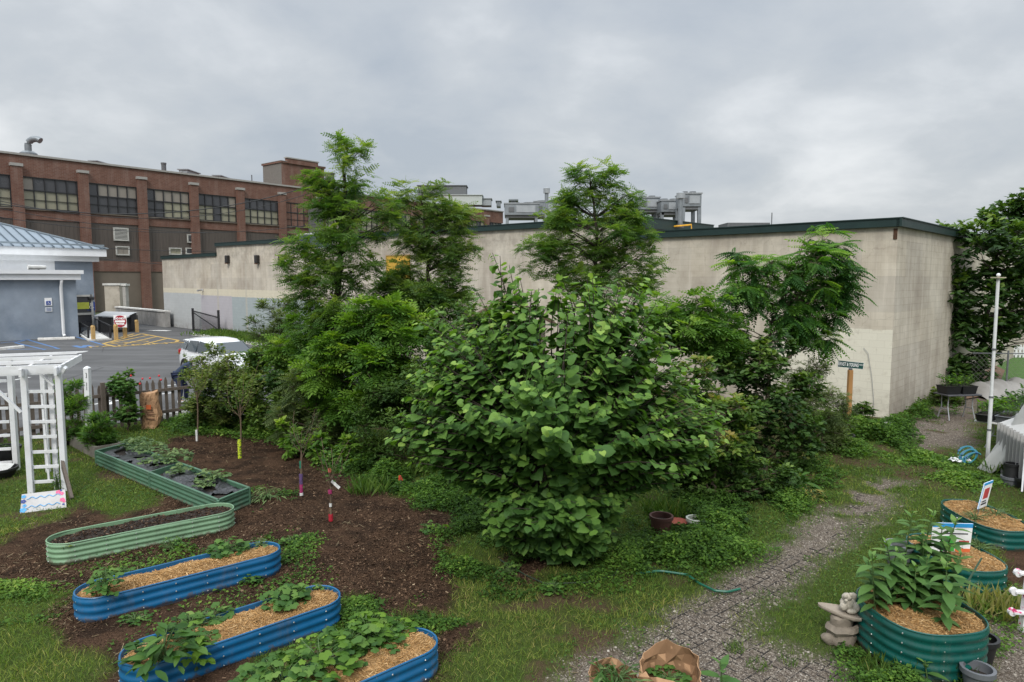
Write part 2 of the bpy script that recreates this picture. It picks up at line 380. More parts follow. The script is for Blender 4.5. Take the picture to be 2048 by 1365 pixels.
def ground_mat():
    t = NT('ground'); p = t.pos()
    sa, ga, ba = t.attr('soil'), t.attr('gravel'), t.attr('bare')
    nn = t.noise(p, 9, 6, .7); nf = t.noise(p, 60, 4, .7); nb = t.noise(p, 2.0, 5, .6)
    turf = t.ramp(nn, [(.3, (.030, .042, .012)), (.55, (.050, .072, .018)), (.75, (.085, .10, .028))])
    dirt = t.ramp(nf, [(.3, (.040, .028, .017)), (.6, (.085, .060, .036)), (.8, (.15, .115, .075))])
    base = t.mix(ba, turf, dirt)
    dark = t.ramp(nf, [(.3, (.015, .0098, .007)), (.55, (.031, .0205, .0145)), (.75, (.066, .043, .029))])
    chip = t.ramp(nf, [(.3, (.023, .0145, .010)), (.52, (.062, .037, .0235)), (.75, (.145, .089, .056))])
    soil = t.mix(t.step(nb, .40, .56), dark, chip)
    v = t.n('ShaderNodeTexVoronoi', feature='F1'); v.inputs['Scale'].default_value = 55; t.set(v.inputs['Vector'], p)
    grav = t.ramp(v.outputs['Color'], [(.1, (.10, .082, .066)), (.5, (.185, .155, .128)), (.9, (.29, .25, .21))])
    grav = t.mix(t.math('MULTIPLY', t.step(v.outputs['Distance'], .3, .75), .75), grav, (.045, .037, .03))
    grav = t.mix(t.math('MULTIPLY', t.step(nn, .42, .6), .35), grav, (.10, .075, .05))
    c = t.mix(sa, base, soil); c = t.mix(ga, c, grav)
    t.bump(t.math('ADD', nf, t.math('MULTIPLY', v.outputs['Distance'], -.6)), .8, .02)
    return t.fin(c, 1.0, 0, .03)
MG = ground_mat()
def ground_piece(name, sel):
    q = qs[sel]; used, inv = np.unique(q, return_inverse=True)
    V = np.stack([GX.ravel()[used], GY.ravel()[used], GZ.ravel()[used]], -1)
    o = mesh_np(name, V, inv.reshape(-1, 4), mats=MG, smooth=True)
    for nme, arr in (('soil', s_), ('gravel', g_), ('bare', b_)):
        a = o.data.attributes.new(nme, 'FLOAT', 'POINT'); a.data.foreach_set('value', arr.ravel()[used].astype(np.float32))
    return tag(o, kind='structure')
qc_s = s_.ravel()[qs].mean(1); qc_g = g_.ravel()[qs].mean(1)
cls = np.where(qc_g > .5, 2, np.where(qc_s > .5, 1, 0))
ground_piece('ground', cls == 0); ground_piece('mulched_soil', cls == 1); ground_piece('gravel_path', cls == 2)
# the land all round, to the horizon
m = MB(); m.add([(-900, -300, -.08), (900, -300, -.08), (900, 1500, -.08), (-900, 1500, -.08)], [(0, 1, 2, 3)])
tag(m.build('terrain', M('terrain', (.06, .075, .03), .95, .4, .5)), kind='structure')
# parking lot
def lotpt(a, off): return (fA + FD * a + FN * off)[:2]
wend = WC + WD * (WLEN + 18)
LOT = [lotpt(-60, .75), lotpt(0, .75), lotpt(2.3, .75), (-5.2, 23.2), (-2.2, 25.6), (WC + WD * 19.5 + WN * .0)[:2], (WC + WD * WLEN)[:2], (WC + WD * (WLEN + 50))[:2], (-130, 95), (-110, 20)]
def asphalt():
    t = NT('asphalt'); p = t.pos()
    n = t.noise(p, .35, 6, .6); f = t.noise(p, 30, 3, .7); tr = t.noise(p, .5, 4, .6, (.25, 1.6, 1))
    c = t.ramp(n, [(.3, (.060, .060, .060)), (.7, (.096, .095, .094))])
    c = t.mix(t.math('MULTIPLY', t.step(tr, .45, .62), .5), c, (.135, .135, .135)); c = t.mix(t.math('MULTIPLY', f, .25), c, (.04, .04, .042))
    cr = t.n('ShaderNodeTexVoronoi', feature='DISTANCE_TO_EDGE'); cr.inputs['Scale'].default_value = .22
    t.set(cr.inputs['Vector'], t.n('ShaderNodeVectorMath', operation='ADD', i_0=p, i_1=t.n('ShaderNodeTexNoise', i_Scale=.6, i_Detail=4.).outputs['Color']).outputs[0])
    c = t.mix(t.math('MULTIPLY', t.ramp(cr.outputs[0], [(.0, 1.), (.012, 0.)]), .6), c, (.03, .03, .032))
    t.bump(f, .2, .01); return t.fin(c, .85, 0, .25)
m = MB(); m.prism(LOT, -.3, 0.0)
tag(m.build('parking_lot', asphalt()), kind='structure')
# ---------------------------------------------------------------- scattered ground stuff (grass, mulch, stones, weeds)
def scatter(T, F_, pos, ax, up, sc, sx=None):
    """copies of template T (k,3) with faces F_ at pos, long axis ax, normal near up; scale sc -> verts, faces"""
    ax = ax / np.maximum(np.linalg.norm(ax, axis=1, keepdims=True), 1e-9)
    y = np.cross(up, ax); y /= np.maximum(np.linalg.norm(y, axis=1, keepdims=True), 1e-9); zz = np.cross(ax, y)
    sc = np.asarray(sc)[:, None, None]; w_ = 1.0 if sx is None else np.asarray(sx)[:, None, None]
    V = pos[:, None, :] + sc * (T[None, :, 0:1] * ax[:, None, :] + w_ * T[None, :, 1:2] * y[:, None, :] + T[None, :, 2:3] * zz[:, None, :])
    k = len(T); off = (np.arange(len(pos)) * k)[:, None, None]
    return V.reshape(-1, 3), (np.asarray(F_)[None] + off).reshape(-1, np.asarray(F_).shape[1])
def cloud(n, lo=(-13, 5.2), hi=(14, 24), p=1.6, Y0=7.5):
    x = rng.uniform(lo[0], hi[0], n); y = rng.uniform(lo[1], hi[1], n)
    k = (rng.random(n) < np.minimum(1, (Y0 / y) ** p)) & (np.abs(x) < y * .78 + .6)
    return x[k], y[k]
def rdir(n, el=(0, .3)):
    a = rng.uniform(0, 2 * np.pi, n); e = rng.uniform(el[0], el[1], n)
    return np.stack([np.cos(a) * np.cos(e), np.sin(a) * np.cos(e), np.sin(e)], -1)
UPZ = np.array([0, 0, 1.])
BED_KEEP = []                                            # outlines of raised beds: nothing grows through them
def blocked(x, y):
    b = behind_fence(x, y) > .5
    b |= ((x - WC[0]) * WN[0] + (y - WC[1]) * WN[1] < .05) & ((x - WC[0]) * WD[0] + (y - WC[1]) * WD[1] > -.05)
    for o in BED_KEEP: b |= pip(x, y, o)
    return b
def do_scatter():
    # grass blades
    x, y = cloud(1100000); s, g, b = gfields(x, y); lush = fbm(x + 31, y, .8)
    dens = np.clip(1 - s * 1.02, 0, 1) * np.clip(1 - g * 1.0, 0, 1) * (1 - .75 * b)
    dens *= np.where((x > 1) & (y < 12), .9, 1)
    k = (rng.random(len(x)) < dens * .95) & ~blocked(x, y); x, y, lush = x[k], y[k], lush[k]; n = len(x)
    pos = np.stack([x, y, ground_z(x, y) - .004], -1)
    T = np.array([[0, -.5, 0], [0, .5, 0], [.55, -.32, .02], [.55, .32, .02], [1, 0, -.10]])
    ln = rng.uniform(.035, .085, n) * (.7 + .9 * lush); wd = rng.uniform(.05, .10, n) * np.clip(y / 9, .9, 1.8)
    ax = rdir(n, (.35, 1.4)); up = rdir(n, (.6, 1.2))
    V, q = scatter(T[:, :], [[0, 2, 3, 1]], pos, ax, up, ln, wd); _, t3 = scatter(T, [[2, 4, 3]], pos, ax, up, ln, wd)
    yel = np.clip((fbm(x, y + 77, .7) - .45) * 2.5, 0, 1) * (x < 7)
    tint = np.repeat(np.clip(rng.normal(.42, .16, n) + .30 * yel, 0, 1), 5)
    gm = leafmat('grass_blades', [(0., (.032, .070, .012)), (.45, (.080, .148, .025)), (.75, (.175, .215, .045)), (1., (.33, .28, .12))], .6, .25)
    tag(mesh_np('grass', V, q, t3, gm, tint=tint), kind='stuff')
    # clover and other tiny round leaves in the turf
    x, y = cloud(300000); s, g, b = gfields(x, y)
    dens = np.clip(1 - s * 1.05, 0, 1) * np.clip(1 - g * 1.02, 0, 1) * np.clip((fbm(x + 70, y, .6) - .42) * 6, 0, 1) * (1 - .5 * b)
    k = (rng.random(len(x)) < dens * .7) & ~blocked(x, y); x, y = x[k], y[k]; n = len(x)
    pos = np.stack([x, y, ground_z(x, y) + rng.uniform(.01, .05, n)], -1)
    T = np.array([[0, 0, 0], [.5, -.42, .1], [1, 0, 0], [.5, .42, .1]])
    V, q = scatter(T, [[0, 1, 2, 3]], pos, rdir(n, (-.3, .5)), rdir(n, (.9, 1.5)), rng.uniform(.018, .040, n) * np.clip(y / 9, 1, 1.5))
    cm = leafmat('clover', [(0., (.022, .055, .012)), (.5, (.050, .110, .022)), (1., (.11, .17, .04))], .6, .25)
    tag(mesh_np('ground_cover', V, q, mats=cm, tint=np.repeat(rng.normal(.45, .2, n), 4)), kind='stuff')
    # mulch: chips, twigs and straw on the dark soil
    x, y = cloud(900000, (-9, 5.2), (1, 19)); s, g, b = gfields(x, y)
    dn = np.clip((fbm(x + 5, y, .8) - .35) * 5, .12, 1)
    k = (rng.random(len(x)) < s * dn * .75) & ~blocked(x, y); x, y = x[k], y[k]; n = len(x)
    pos = np.stack([x, y, ground_z(x, y) + rng.uniform(.0, .012, n)], -1)
    T = np.array([[-.5, -.5, 0], [.5, -.4, .05], [.5, .4, .05], [-.4, .5, 0]])
    ln = rng.gamma(2.2, .0065, n) + .007
    V, q = scatter(T, [[0, 1, 2, 3]], pos, rdir(n, (-.3, .5)), rdir(n, (.7, 1.5)), ln, rng.uniform(.15, .6, n))
    tint = np.clip(rng.beta(1.3, 3.2, n) + .25 * (rng.random(n) < .05), 0, 1)
    tag(mesh_np('mulch', V, q, mats=tintmat('mulch_chips', [(0., (.020, .013, .0095)), (.4, (.070, .042, .026)), (.75, (.175, .112, .070)), (1., (.34, .26, .17))]), tint=np.repeat(tint, 4)), kind='stuff')
    # dry grass and cuttings on the soil between the beds
    x, y = cloud(16000, (-9, 5.2), (3, 19)); s, g, b = gfields(x, y); k = (rng.random(len(x)) < np.clip(s + b * .5, 0, 1) * np.clip((fbm(x, y + 40, 1.1) - .47) * 9, 0, 1)) & ~blocked(x, y); x, y = x[k], y[k]; n = len(x)
    pos = np.stack([x, y, ground_z(x, y) + rng.uniform(.01, .03, n)], -1)
    V, q = scatter(T, [[0, 1, 2, 3]], pos, rdir(n, (-.25, .4)), rdir(n, (.7, 1.5)), rng.uniform(.04, .12, n), rng.uniform(.03, .06, n))
    tag(mesh_np('dry_grass', V, q, mats=tintmat('dry_stalks', [(0., (.09, .065, .035)), (1., (.30, .245, .15))]), tint=np.repeat(rng.random(n), 4)), kind='stuff')
    # gravel stones
    x, y = cloud(340000, (0, 5.2), (13, 21)); s, g, b = gfields(x, y); k = (rng.random(len(x)) < np.clip(g * 1.1 - .1, 0, 1) * .9) & ~blocked(x, y); x, y = x[k], y[k]; n = len(x)
    pos = np.stack([x, y, ground_z(x, y) + .002], -1)
    T = np.array([[.5, 0, 0], [-.1, .45, 0], [-.5, -.05, 0], [.1, -.5, 0], [.05, 0, .38]]); 
    V, t3 = scatter(T, [[0, 1, 4], [1, 2, 4], [2, 3, 4], [3, 0, 4]], pos, rdir(n, (-.2, .2)), rdir(n, (1.1, 1.5)), rng.gamma(4, .0034, n) + .006)
    st = [(0., (.085, .07, .056)), (.4, (.17, .145, .118)), (.75, (.25, .22, .182)), (1., (.36, .325, .28))]
    tag(mesh_np('gravel', V, tris=t3, mats=tintmat('gravel_stones', st), tint=np.repeat(np.clip(rng.normal(.45, .24, n), 0, 1), 5)), kind='stuff')
    # leafy weeds
    Vs, Qs, Ts, o = [], [], [], 0; gb = []
    T = np.array([[0, 0, 0], [.35, -.30, .07], [.4, 0, 0], [.35, .30, .07], [1, 0, -.12]]); Fq = [[0, 1, 4, 2], [0, 2, 4, 3]]
    for poly, h, dn in WEED:
        pa = np.array(poly); lo, hi = pa.min(0) - .3, pa.max(0) + .3; A = (hi - lo).prod(); yc = pa[:, 1].mean()
        n0 = int(A * 11000 * dn * (9 / max(yc, 7)) ** 1.5)
        x = rng.uniform(lo[0], hi[0], n0); y = rng.uniform(lo[1], hi[1], n0)
        mk = mask([poly], x, y, .3, .35); lump = fbm(x * 1.0, y, 1.8, 3)
        k = (rng.random(n0) < mk * np.clip((lump - .36) * 4.5, 0, 1)) & ~blocked(x, y); x, y, mk, lump = x[k], y[k], mk[k], lump[k]; n = len(x)
        if n == 0: continue
        hh = h * np.clip((lump - .30) * 3.6, .12, 1.8) * (.4 + .6 * mk)
        pos = np.stack([x, y, ground_z(x, y) + hh * rng.random(n) ** .6], -1)
        V, q = scatter(T, Fq, pos, rdir(n, (-.5, .5)), rdir(n, (.6, 1.5)), rng.gamma(4, .0070, n) * np.clip(yc / 10, .9, 1.6) + .014)
        Vs.append(V); Qs.append(q + o); o += len(V); Ts.append(np.repeat(np.clip(rng.normal(.40, .17, n) + .9 * (lump - .5) + .5 * (fbm(x, y + 9, .7, 2) - .5), 0, 1), 5))
    wm = leafmat('weed_leaves', [(0., (.016, .040, .010)), (.4, (.046, .105, .018)), (.75, (.105, .20, .032)), (1., (.20, .28, .06))], .6, .3, .2)
    tag(mesh_np('weeds', np.vstack(Vs), np.vstack(Qs), mats=wm, tint=np.concatenate(Ts)), kind='stuff')
    # plastic paver grid showing through the stones
    a0 = P(1200, 1335); d1 = nrm(P(1640, 1100) - a0); d2 = np.array([-d1[1], d1[0], 0]); m = MB(); c = .135
    for i in range(-16, 70):
        for j in range(-16, 26):
            for dd, e in ((d1, 0), (d2, 1)):
                off = (.5 * c if (j % 2 and e == 1) else 0)
                p0 = a0 + d1 * (i * c + off) + d2 * j * c; mid = p0 + dd * c / 2
                if pip(np.array([mid[0]]), np.array([mid[1]]), GRAV[0])[0]:
                    g = float(gfields(np.array([mid[0]]), np.array([mid[1]]))[1][0]); q = fbm(np.array([mid[0]]), np.array([mid[1]]), 1.0, 3)[0]
                    if g > .55 and q > .45 + .03 * max(0, mid[1] - 8) + rng.normal(0, .03):
                        z0 = gz(mid) + .002; m.bar((*p0[:2], z0 + rng.uniform(-.012, .004)), (*(p0 + dd * c)[:2], z0 + rng.uniform(-.012, .004)), .0055, .016)
    tag(m.build('paver_grid', M('black_grid', (.030, .028, .026), .9, .3)), kind='stuff')
# ================================================================ pale block wall building
wu = lambda u, off=0.0, z=0.0: WC + WD * u + WN * off + np.array([0, 0, z])
def u_at(px):                                            # distance along the long wall for a pixel column
    r = (px - CX) / F * .9959
    r = (px - CX) / F / (cp + (CY - 600) / F * sp_)
    return (r * WC[1] - WC[0]) / (WD[0] - r * WD[1])
def z_at(px, py, u):
    p = wu(u); return PD(px, py, p[1])[2]
U_A, U_B = u_at(437), u_at(1262)
Z1, Z2, Z2A, Z3 = 5.62, 6.22, 6.55, 5.85
GREENTRIM = M('green_trim', (.010, .027, .025), .5, .2, 3, spec=.4)
def blockwall_mat(name, d, painted):
    t = NT(name); p = t.pos(); rel = t.n('ShaderNodeVectorMath', operation='SUBTRACT', i_0=p); rel.inputs[1].default_value = tuple(WC)
    u = t.dot(rel.outputs[0], d); sx = t.n('ShaderNodeSeparateXYZ', i_0=p); z = sx.outputs[2]
    uz = t.comb(u, z)
    br = t.n('ShaderNodeTexBrick', i_Scale=1.0); t.set(br.inputs['Vector'], uz); br.inputs['Brick Width'].default_value = .406; br.inputs['Row Height'].default_value = .203
    br.inputs['Mortar Size'].default_value = .006; br.inputs['Mortar Smooth'].default_value = .6
    br.inputs['Color1'].default_value = (.9, .9, .9, 1); br.inputs['Color2'].default_value = (1, 1, 1, 1); br.inputs['Mortar'].default_value = (.62, .6, .57, 1)
    big = t.noise(uz, .45, 6, .62); mid = t.noise(uz, 2.2, 6, .68); st = t.noise(uz, 1.0, 7, .62, (2.2, .14, 1)); fn = t.noise(uz, 24, 4, .7)
    c = t.ramp(big, [(.34, (.39, .34, .275)), (.5, (.505, .455, .375)), (.66, (.60, .55, .465))])
    # patched and rain-washed areas of the old paint
    blk = t.n('ShaderNodeTexBrick', i_Scale=1.0); t.set(blk.inputs['Vector'], uz); blk.inputs['Brick Width'].default_value = 1.83; blk.inputs['Row Height'].default_value = 1.02; blk.inputs['Mortar Size'].default_value = 0.0
    blk.inputs['Color1'].default_value = (.80, .80, .82, 1); blk.inputs['Color2'].default_value = (1.05, 1.04, 1.02, 1); blk.inputs['Bias'].default_value = 0
    c = t.mix(.7, c, t.mix(1.0, c, blk.outputs[0], 'MULTIPLY'))
    c = t.mix(t.math('MULTIPLY', t.step(st, .46, .68), .45 if painted else .55), c, (.30, .26, .22))
    c = t.mix(t.math('MULTIPLY', t.step(t.noise(uz, 1.6, 6, .7, (2.6, .12, 1)), .52, .70), .5), c, (.66, .60, .52))
    top = t.math('MULTIPLY', t.ramp(z, [(.0, 0.), (1., 1.)]), 1.0)
    mr = t.n('ShaderNodeMapRange', i_Value=z, i_1=4.6, i_2=5.6); c = t.mix(t.math('MULTIPLY', t.math('MULTIPLY', mr.outputs[0], t.step(mid, .42, .62)), .55), c, (.25, .225, .19))
    if painted:
        zz = t.math('ADD', z, t.math('MULTIPLY', t.math('SUBTRACT', mid, .5), .10))
        def band(u0, u1, z1):
            a = t.math('MULTIPLY', t.math('GREATER_THAN', u, u0), t.math('LESS_THAN', u, u1)); return t.math('MULTIPLY', a, t.math('LESS_THAN', zz, z1))
        ue, uf, ug = u_at(402), u_at(464), u_at(640)
        c = t.mix(t.math('MULTIPLY', band(-1, u_at(1560), 2.55), .9), c, t.mix(t.step(mid, .55, .72), (.66, .63, .53), (.48, .43, .345)))
        c = t.mix(t.math('MULTIPLY', band(ug, 99, 3.25), .8), c, (.60, .55, .43))
        c = t.mix(t.math('MULTIPLY', band(ug, uf + .01, 2.72), .92), c, t.mix(mid, (.27, .32, .345), (.33, .375, .39)))
        c = t.mix(t.math('MULTIPLY', band(uf, ue, 2.75), .92), c, t.mix(mid, (.36, .345, .39), (.42, .405, .43)))
        c = t.mix(t.math('MULTIPLY', band(ue, 99, 2.85), .92), c, t.mix(mid, (.38, .40, .415), (.44, .46, .465)))
        for uc in (u_at(436), u_at(493)):                  # repaired joints running down the wall
            a = t.math('LESS_THAN', t.math('ABSOLUTE', t.math('SUBTRACT', u, t.math('ADD', uc, t.math('MULTIPLY', t.math('SUBTRACT', st, .5), .5)))), .11)
            c = t.mix(t.math('MULTIPLY', a, t.math('MULTIPLY', t.math('LESS_THAN', z, 5.2), .6)), c, (.42, .39, .33))
    base = t.n('ShaderNodeMapRange', i_Value=z, i_1=.9, i_2=0.0)
    c = t.mix(t.math('MULTIPLY', t.math('MULTIPLY', base.outputs[0], t.step(mid, .38, .6)), .55), c, (.17, .14, .115))
    c = t.mix(.75 if not painted else .42, c, t.mix(1., c, br.outputs[0], 'MULTIPLY'))
    ck = t.n('ShaderNodeTexVoronoi', feature='DISTANCE_TO_EDGE'); ck.inputs['Scale'].default_value = .55; t.set(ck.inputs['Vector'], t.n('ShaderNodeVectorMath', operation='ADD', i_0=uz, i_1=t.n('ShaderNodeTexNoise', i_Scale=1.5, i_Detail=5., i_Vector=uz).outputs['Color']).outputs[0])
    c = t.mix(t.math('MULTIPLY', t.ramp(ck.outputs[0], [(0., 1.), (.006, 0.)]), .28), c, (.16, .135, .11))
    c = t.mix(t.math('MULTIPLY', t.math('SUBTRACT', fn, .5), .3, clamp=True), c, (.2, .18, .15))
    t.bump(t.math('ADD', br.outputs['Fac'], t.math('MULTIPLY', fn, -.3)), -.25, .012)
    return t.fin(c, .92, 0, .2)
MW1 = blockwall_mat('painted_block_wall', WD, True); MW2 = blockwall_mat('streaked_block_wall', WD2, False)
ROOFM = M('roof_membrane', (.10, .10, .10), .9, .3)
W2L = 26.0
blk = thing('block_building', 'long low pale concrete block building with dark green roof edge', 'building', wu(0))
def wallbox(name, u0, u1, z1, depth, mat):
    m = MB(); m.prism([tuple(wu(u0)[:2]), tuple(wu(u1)[:2]), tuple(wu(u1, -depth)[:2]), tuple(wu(u0, -depth)[:2])], -.2, z1)
    return m.build(name, mat, blk)
o = wallbox('wall', 0, U_B, Z1, W2L, [MW1, MW2])
me = o.data                                              # the short side wears its own weathering
for p in me.polygons:
    if abs(Vector(p.normal).dot(Vector(WN.tolist()))) < .5: p.material_index = 1
DGREY = M('dark_grey_block', (.10, .10, .105), .9, .2)
def depth_at(u, px):
    r = (px - CX) / F / (cp + (CY - 450) / F * sp_); b = wu(u); return -(r * b[1] - b[0]) / (r * WN[1] - WN[0]) if False else (b[0] - r * b[1]) / (WN[0] - r * WN[1])
DM = depth_at(U_B, 1423)
o = wallbox('wall', U_B + .002, U_A, Z2, DM, [MW1, DGREY])
for v in o.data.vertices:                                  # its roof rises gently towards the far end
    if v.co.z > 3: v.co.z = Z2 + (Z2A - Z2) * ((v.co.x - WC[0]) * WD[0] + (v.co.y - WC[1]) * WD[1] - U_B) / (U_A - U_B)
for p in o.data.polygons:
    if Vector(p.normal).dot(Vector((-WD).tolist())) > .5: p.material_index = 1
wallbox('wall', U_A + .002, WLEN, Z3, W2L * .6, MW1)
def coping(u0, u1, z1, h=.22, endcap=0, zb=None):
    m = MB(); a, b = wu(u0 - (.06 if endcap else 0), .05), wu(u1, .05); a[2] = z1 - h / 2 + .06; zb = zb or z1; b[2] = zb - h / 2 + .06
    m.bar(a, b, .14, h); a2, b2 = a - WN * .03, b - WN * .03; a2[2] = z1 + .075; b2[2] = zb + .075; m.bar(a2, b2, .26, .03)
    return m
def trim(m, name='roof_edge'): m.build(name, GREENTRIM, blk)
trim(coping(0, U_B, Z1, endcap=1)); trim(coping(U_B, U_A + .05, Z2, zb=Z2A)); m = MB(); m.bar(wu(U_B - .05, .04, Z2 - .12), wu(U_B - .05, -DM, Z2 - .12), .12, .38); m.bar(wu(U_B - .04, .04, Z2 + .085), wu(U_B - .04, -DM, Z2 + .085), .2, .03); trim(m); trim(coping(U_A, WLEN, Z3, .22))
m = MB(); a = WC + WN * .12; a[2] = Z1 - .05; a = a - WD * .05; b = a + WD2 * W2L; m.bar(a, b, .14, .22); a[2] = b[2] = Z1 + .078; m.bar(a, b, .2, .03); trim(m)
m = MB(); a = wu(U_A + .05, -.0); b = wu(U_A + .05, -9); a[2] = b[2] = Z2A - .09; m.bar(a, b, .12, .3); trim(m)
# rust stain bracket at the corner and hanging cable (wall-mounted bits)
m = MB(); m.box(wu(.06, .008, Z1 - .36), (.10, .02, .30), math.atan2(WD[1], WD[0])); m.build('rust_stain', M('rust', (.07, .035, .02), .9, .4, 20), blk)
cb = [wu(u_at(1740) + .1, .03, 2.0), wu(u_at(1742), .04, 1.85), wu(u_at(1752), .05, 1.2), wu(u_at(1758), .04, .5), wu(u_at(1759), .05, .05)]
tag(MB().tube(cb, .007, 5).build('cable', M('grey_cable', (.25, .25, .25), .6)), 'thin grey cable hanging down the cream painted block wall', 'cable')
# fixtures on the wall
def wallpack(px, py, label):
    u = u_at(px); z = z_at(px, py, u); r = thing('wall_light', label, 'light fixture', wu(u, 0, z), 'light boxes on the block wall')
    az = math.atan2(WD[1], WD[0])
    m = MB(); m.box(wu(u, .13, z), (.34, .26, .55), az); m.build('housing', M('bronze_box', (.022, .02, .019), .5), r, bevel=.04)
    m = MB(); m.box(wu(u, .20, z - .3), (.26, .14, .07), az); m.build('lens', M('amber_lens', (.10, .05, .03), .3), r)
wallpack(461, 519, 'dark box light on the block wall, nearest the low roof step')
wallpack(520, 519, 'dark box light on the block wall, middle one of three')
wallpack(568, 518, 'dark box light on the block wall, closest to the tall tree')
u = u_at(407); z = z_at(407, 580, u); r = thing('security_camera', 'small security camera on the block wall above the grey paint', 'camera', wu(u, 0, z))
MB().lathe(wu(u, .06, z), [(0, -.08), (.09, -.08), (.09, .08), (0, .08)], 10).build('mount', M('white_plastic', (.5, .5, .5), .5), r)
MB().tube([wu(u, .1, z), wu(u - .1, .3, z - .03), wu(u - .2, .5, z - .06)], [.05, .07, .08], 8).build('body', M('grey_plastic', (.3, .3, .3), .5), r)
# yellow sign panel and banner box seen between the trees
u0, u1 = u_at(777), u_at(822); za, zb = z_at(790, 512, u_at(790)), z_at(790, 562, u_at(790))
r = thing('wall_sign', 'yellow sign panel on the block wall, glimpsed between the trees', 'sign', wu((u0 + u1) / 2, 0, (za + zb) / 2))
m = MB(); m.box(wu((u0 + u1) / 2, .06, (za + zb) / 2), (abs(u1 - u0), .08, za - zb), math.atan2(WD[1], WD[0])); m.build('panel', M('yellow_paint', (.50, .30, .04), .6, .2, 2), r)
m = MB(); m.box(wu((u0 + u1) / 2, .10, za + .02), (abs(u1 - u0) + .06, .06, .05), math.atan2(WD[1], WD[0])); m.box(wu((u0 + u1) / 2, .10, zb - .02), (abs(u1 - u0) + .06, .06, .05), math.atan2(WD[1], WD[0])); m.box(wu(u0, .1, (za + zb) / 2), (.05, .06, za - zb), math.atan2(WD[1], WD[0])); m.build('frame', M('tan_frame', (.35, .25, .12), .6), r)
u0, u1 = u_at(622), u_at(668); za, zb = z_at(640, 470, u_at(640)), z_at(640, 496, u_at(640))
r = thing('banner_sign', 'blue and white sign leaning out at the roof edge behind the tall tree', 'sign', wu((u0 + u1) / 2, .1, zb))
m = MB(); e = WN * .75; m.slab([wu(u0, .02, za) + e, wu(u1, .02, za) + e, wu(u1 - .45, .02, zb), wu(u0 + .45, .02, zb)], .06, WN); m.build('panel', M('sign_blue', (.20, .235, .36), .5, .35, 1.2), r)
m = MB(); m.bar(wu(u0, .02, za) + e, wu(u0 + .45, .02, zb), .08); m.bar(wu(u1, .02, za) + e, wu(u1 - .45, .02, zb), .08); m.bar(wu(u0 + .45, .03, zb), wu(u1 - .45, .03, zb), .08); m.bar(wu(u0, .02, za) + e, wu(u1, .02, za) + e, .08); m.build('frame', M('sign_white', (.7, .7, .7), .5), r)
# raised roof block with green fascia, grey side, vent pipes, yellow gas pipe
def at(px, py, Y): return PD(px, py, Y)
STEEL = M('galvanised_steel', (.19, .21, .225), .45, .2, 3, metal=.35); STEELD = M('dark_steel', (.10, .105, .11), .6, .2)
STEELL = M('pale_steel', (.28, .30, .315), .5, .15, 3, metal=.2)
def ventpipe(px, ytop, ybot, Y, rad, label, capr=1.7):
    b = at(px, ybot, Y); t_ = at(px, ytop, Y); r = thing('vent_pipe', label, 'vent pipe', b, 'vent pipes on the roof')
    MB().lathe([b[0], b[1], 0], [(0, b[2]), (rad, b[2]), (rad, t_[2] - .22), (0, t_[2] - .22)], 14).build('flue', STEEL, r, smooth=True)
    MB().lathe([b[0], b[1], 0], [(0, t_[2] - .26), (rad * capr, t_[2] - .26), (rad * capr, t_[2] - .05), (rad * .5, t_[2]), (0, t_[2])], 14).build('cap', STEELL, r, smooth=True)
    MB().lathe([b[0], b[1], 0], [(0, b[2]), (rad * 1.5, b[2]), (rad * 1.5, b[2] + .14), (0, b[2] + .14)], 14).build('flashing', STEELD, r)
ventpipe(1093, 375, 445, 31, .085, 'slim grey vent pipe with round cap beside the low roof unit')
ventpipe(1360, 384, 456, 27.5, .10, 'grey vent pipe with round cap standing over the yellow pipe')
m = MB(); a, b = at(1298, 455, 27.5), at(1383, 450, 27.0); m.tube([at(1298, 457, 27.9), at(1340, 454, 27.5), b, b + [0, 0, -.3]], .035, 8)
tag(m.build('gas_pipe', M('yellow_pipe', (.62, .33, .02), .5), smooth=True), 'yellow gas pipe along the roof edge', 'pipe')
def hvac(label, px0, px1, y0, y1, yl, Y, dep, kind):
    a, b = at(px0, y1, Y), at(px1, y1, Y); zt = at(px0, y0, Y)[2]; zb = a[2]; zl = at(px0, yl, Y)[2]
    c = (a + b) / 2; W = b[0] - a[0]; r = thing('roof_unit', label, 'rooftop unit', [c[0], c[1] + dep / 2, zl], 'cooling units on the roof')
    yc = Y + dep / 2
    m = MB(); m.box([c[0], yc, (zt + zb) / 2], (W, dep, zt - zb)); m.build('casing', STEEL, r, bevel=.03)
    m = MB(); m.box([c[0], yc, zt + .03], (W + .08, dep + .08, .06)); m.build('top_rim', STEELL, r)
    m = MB(); m.box([c[0] + W * .12, Y - .02, (zt * .55 + zb * .45)], (W * .55, .03, (zt - zb) * .6)); m.build('access_panel', STEELL, r)
    m = MB(); m.box([c[0] - W * .3, Y - .022, (zt + zb) / 2], (W * .16, .03, (zt - zb) * .4)); m.build('louver', STEELD, r)
    m = MB(); m.box([c[0], yc, zb - .06], (W * .9, dep * .9, .12)); m.build('underside', STEELD, r)
    for sx in (-.42, .42):
        for sy in (-.4, .4):
            m = MB(); m.bar([c[0] + sx * W, yc + sy * dep, zb], [c[0] + sx * W * 1.06, yc + sy * dep, min(zl, Z2 - .1) if Y < 50 else zl], .16, .16); m.build('leg', STEEL, r)
    for k in range(2):
        m = MB(); m.lathe([c[0] + (-.22 + .44 * k) * W, yc, 0], [(W * .16, zt + .06), (W * .18, zt + .18), (W * .14, zt + .18)], 14); m.build('fan_ring', STEELD, r)
    return r
hvac('wide grey cooling unit on legs at the far end of the roof', 1009, 1078, 408, 431, 444, 40, 2.2, 0)
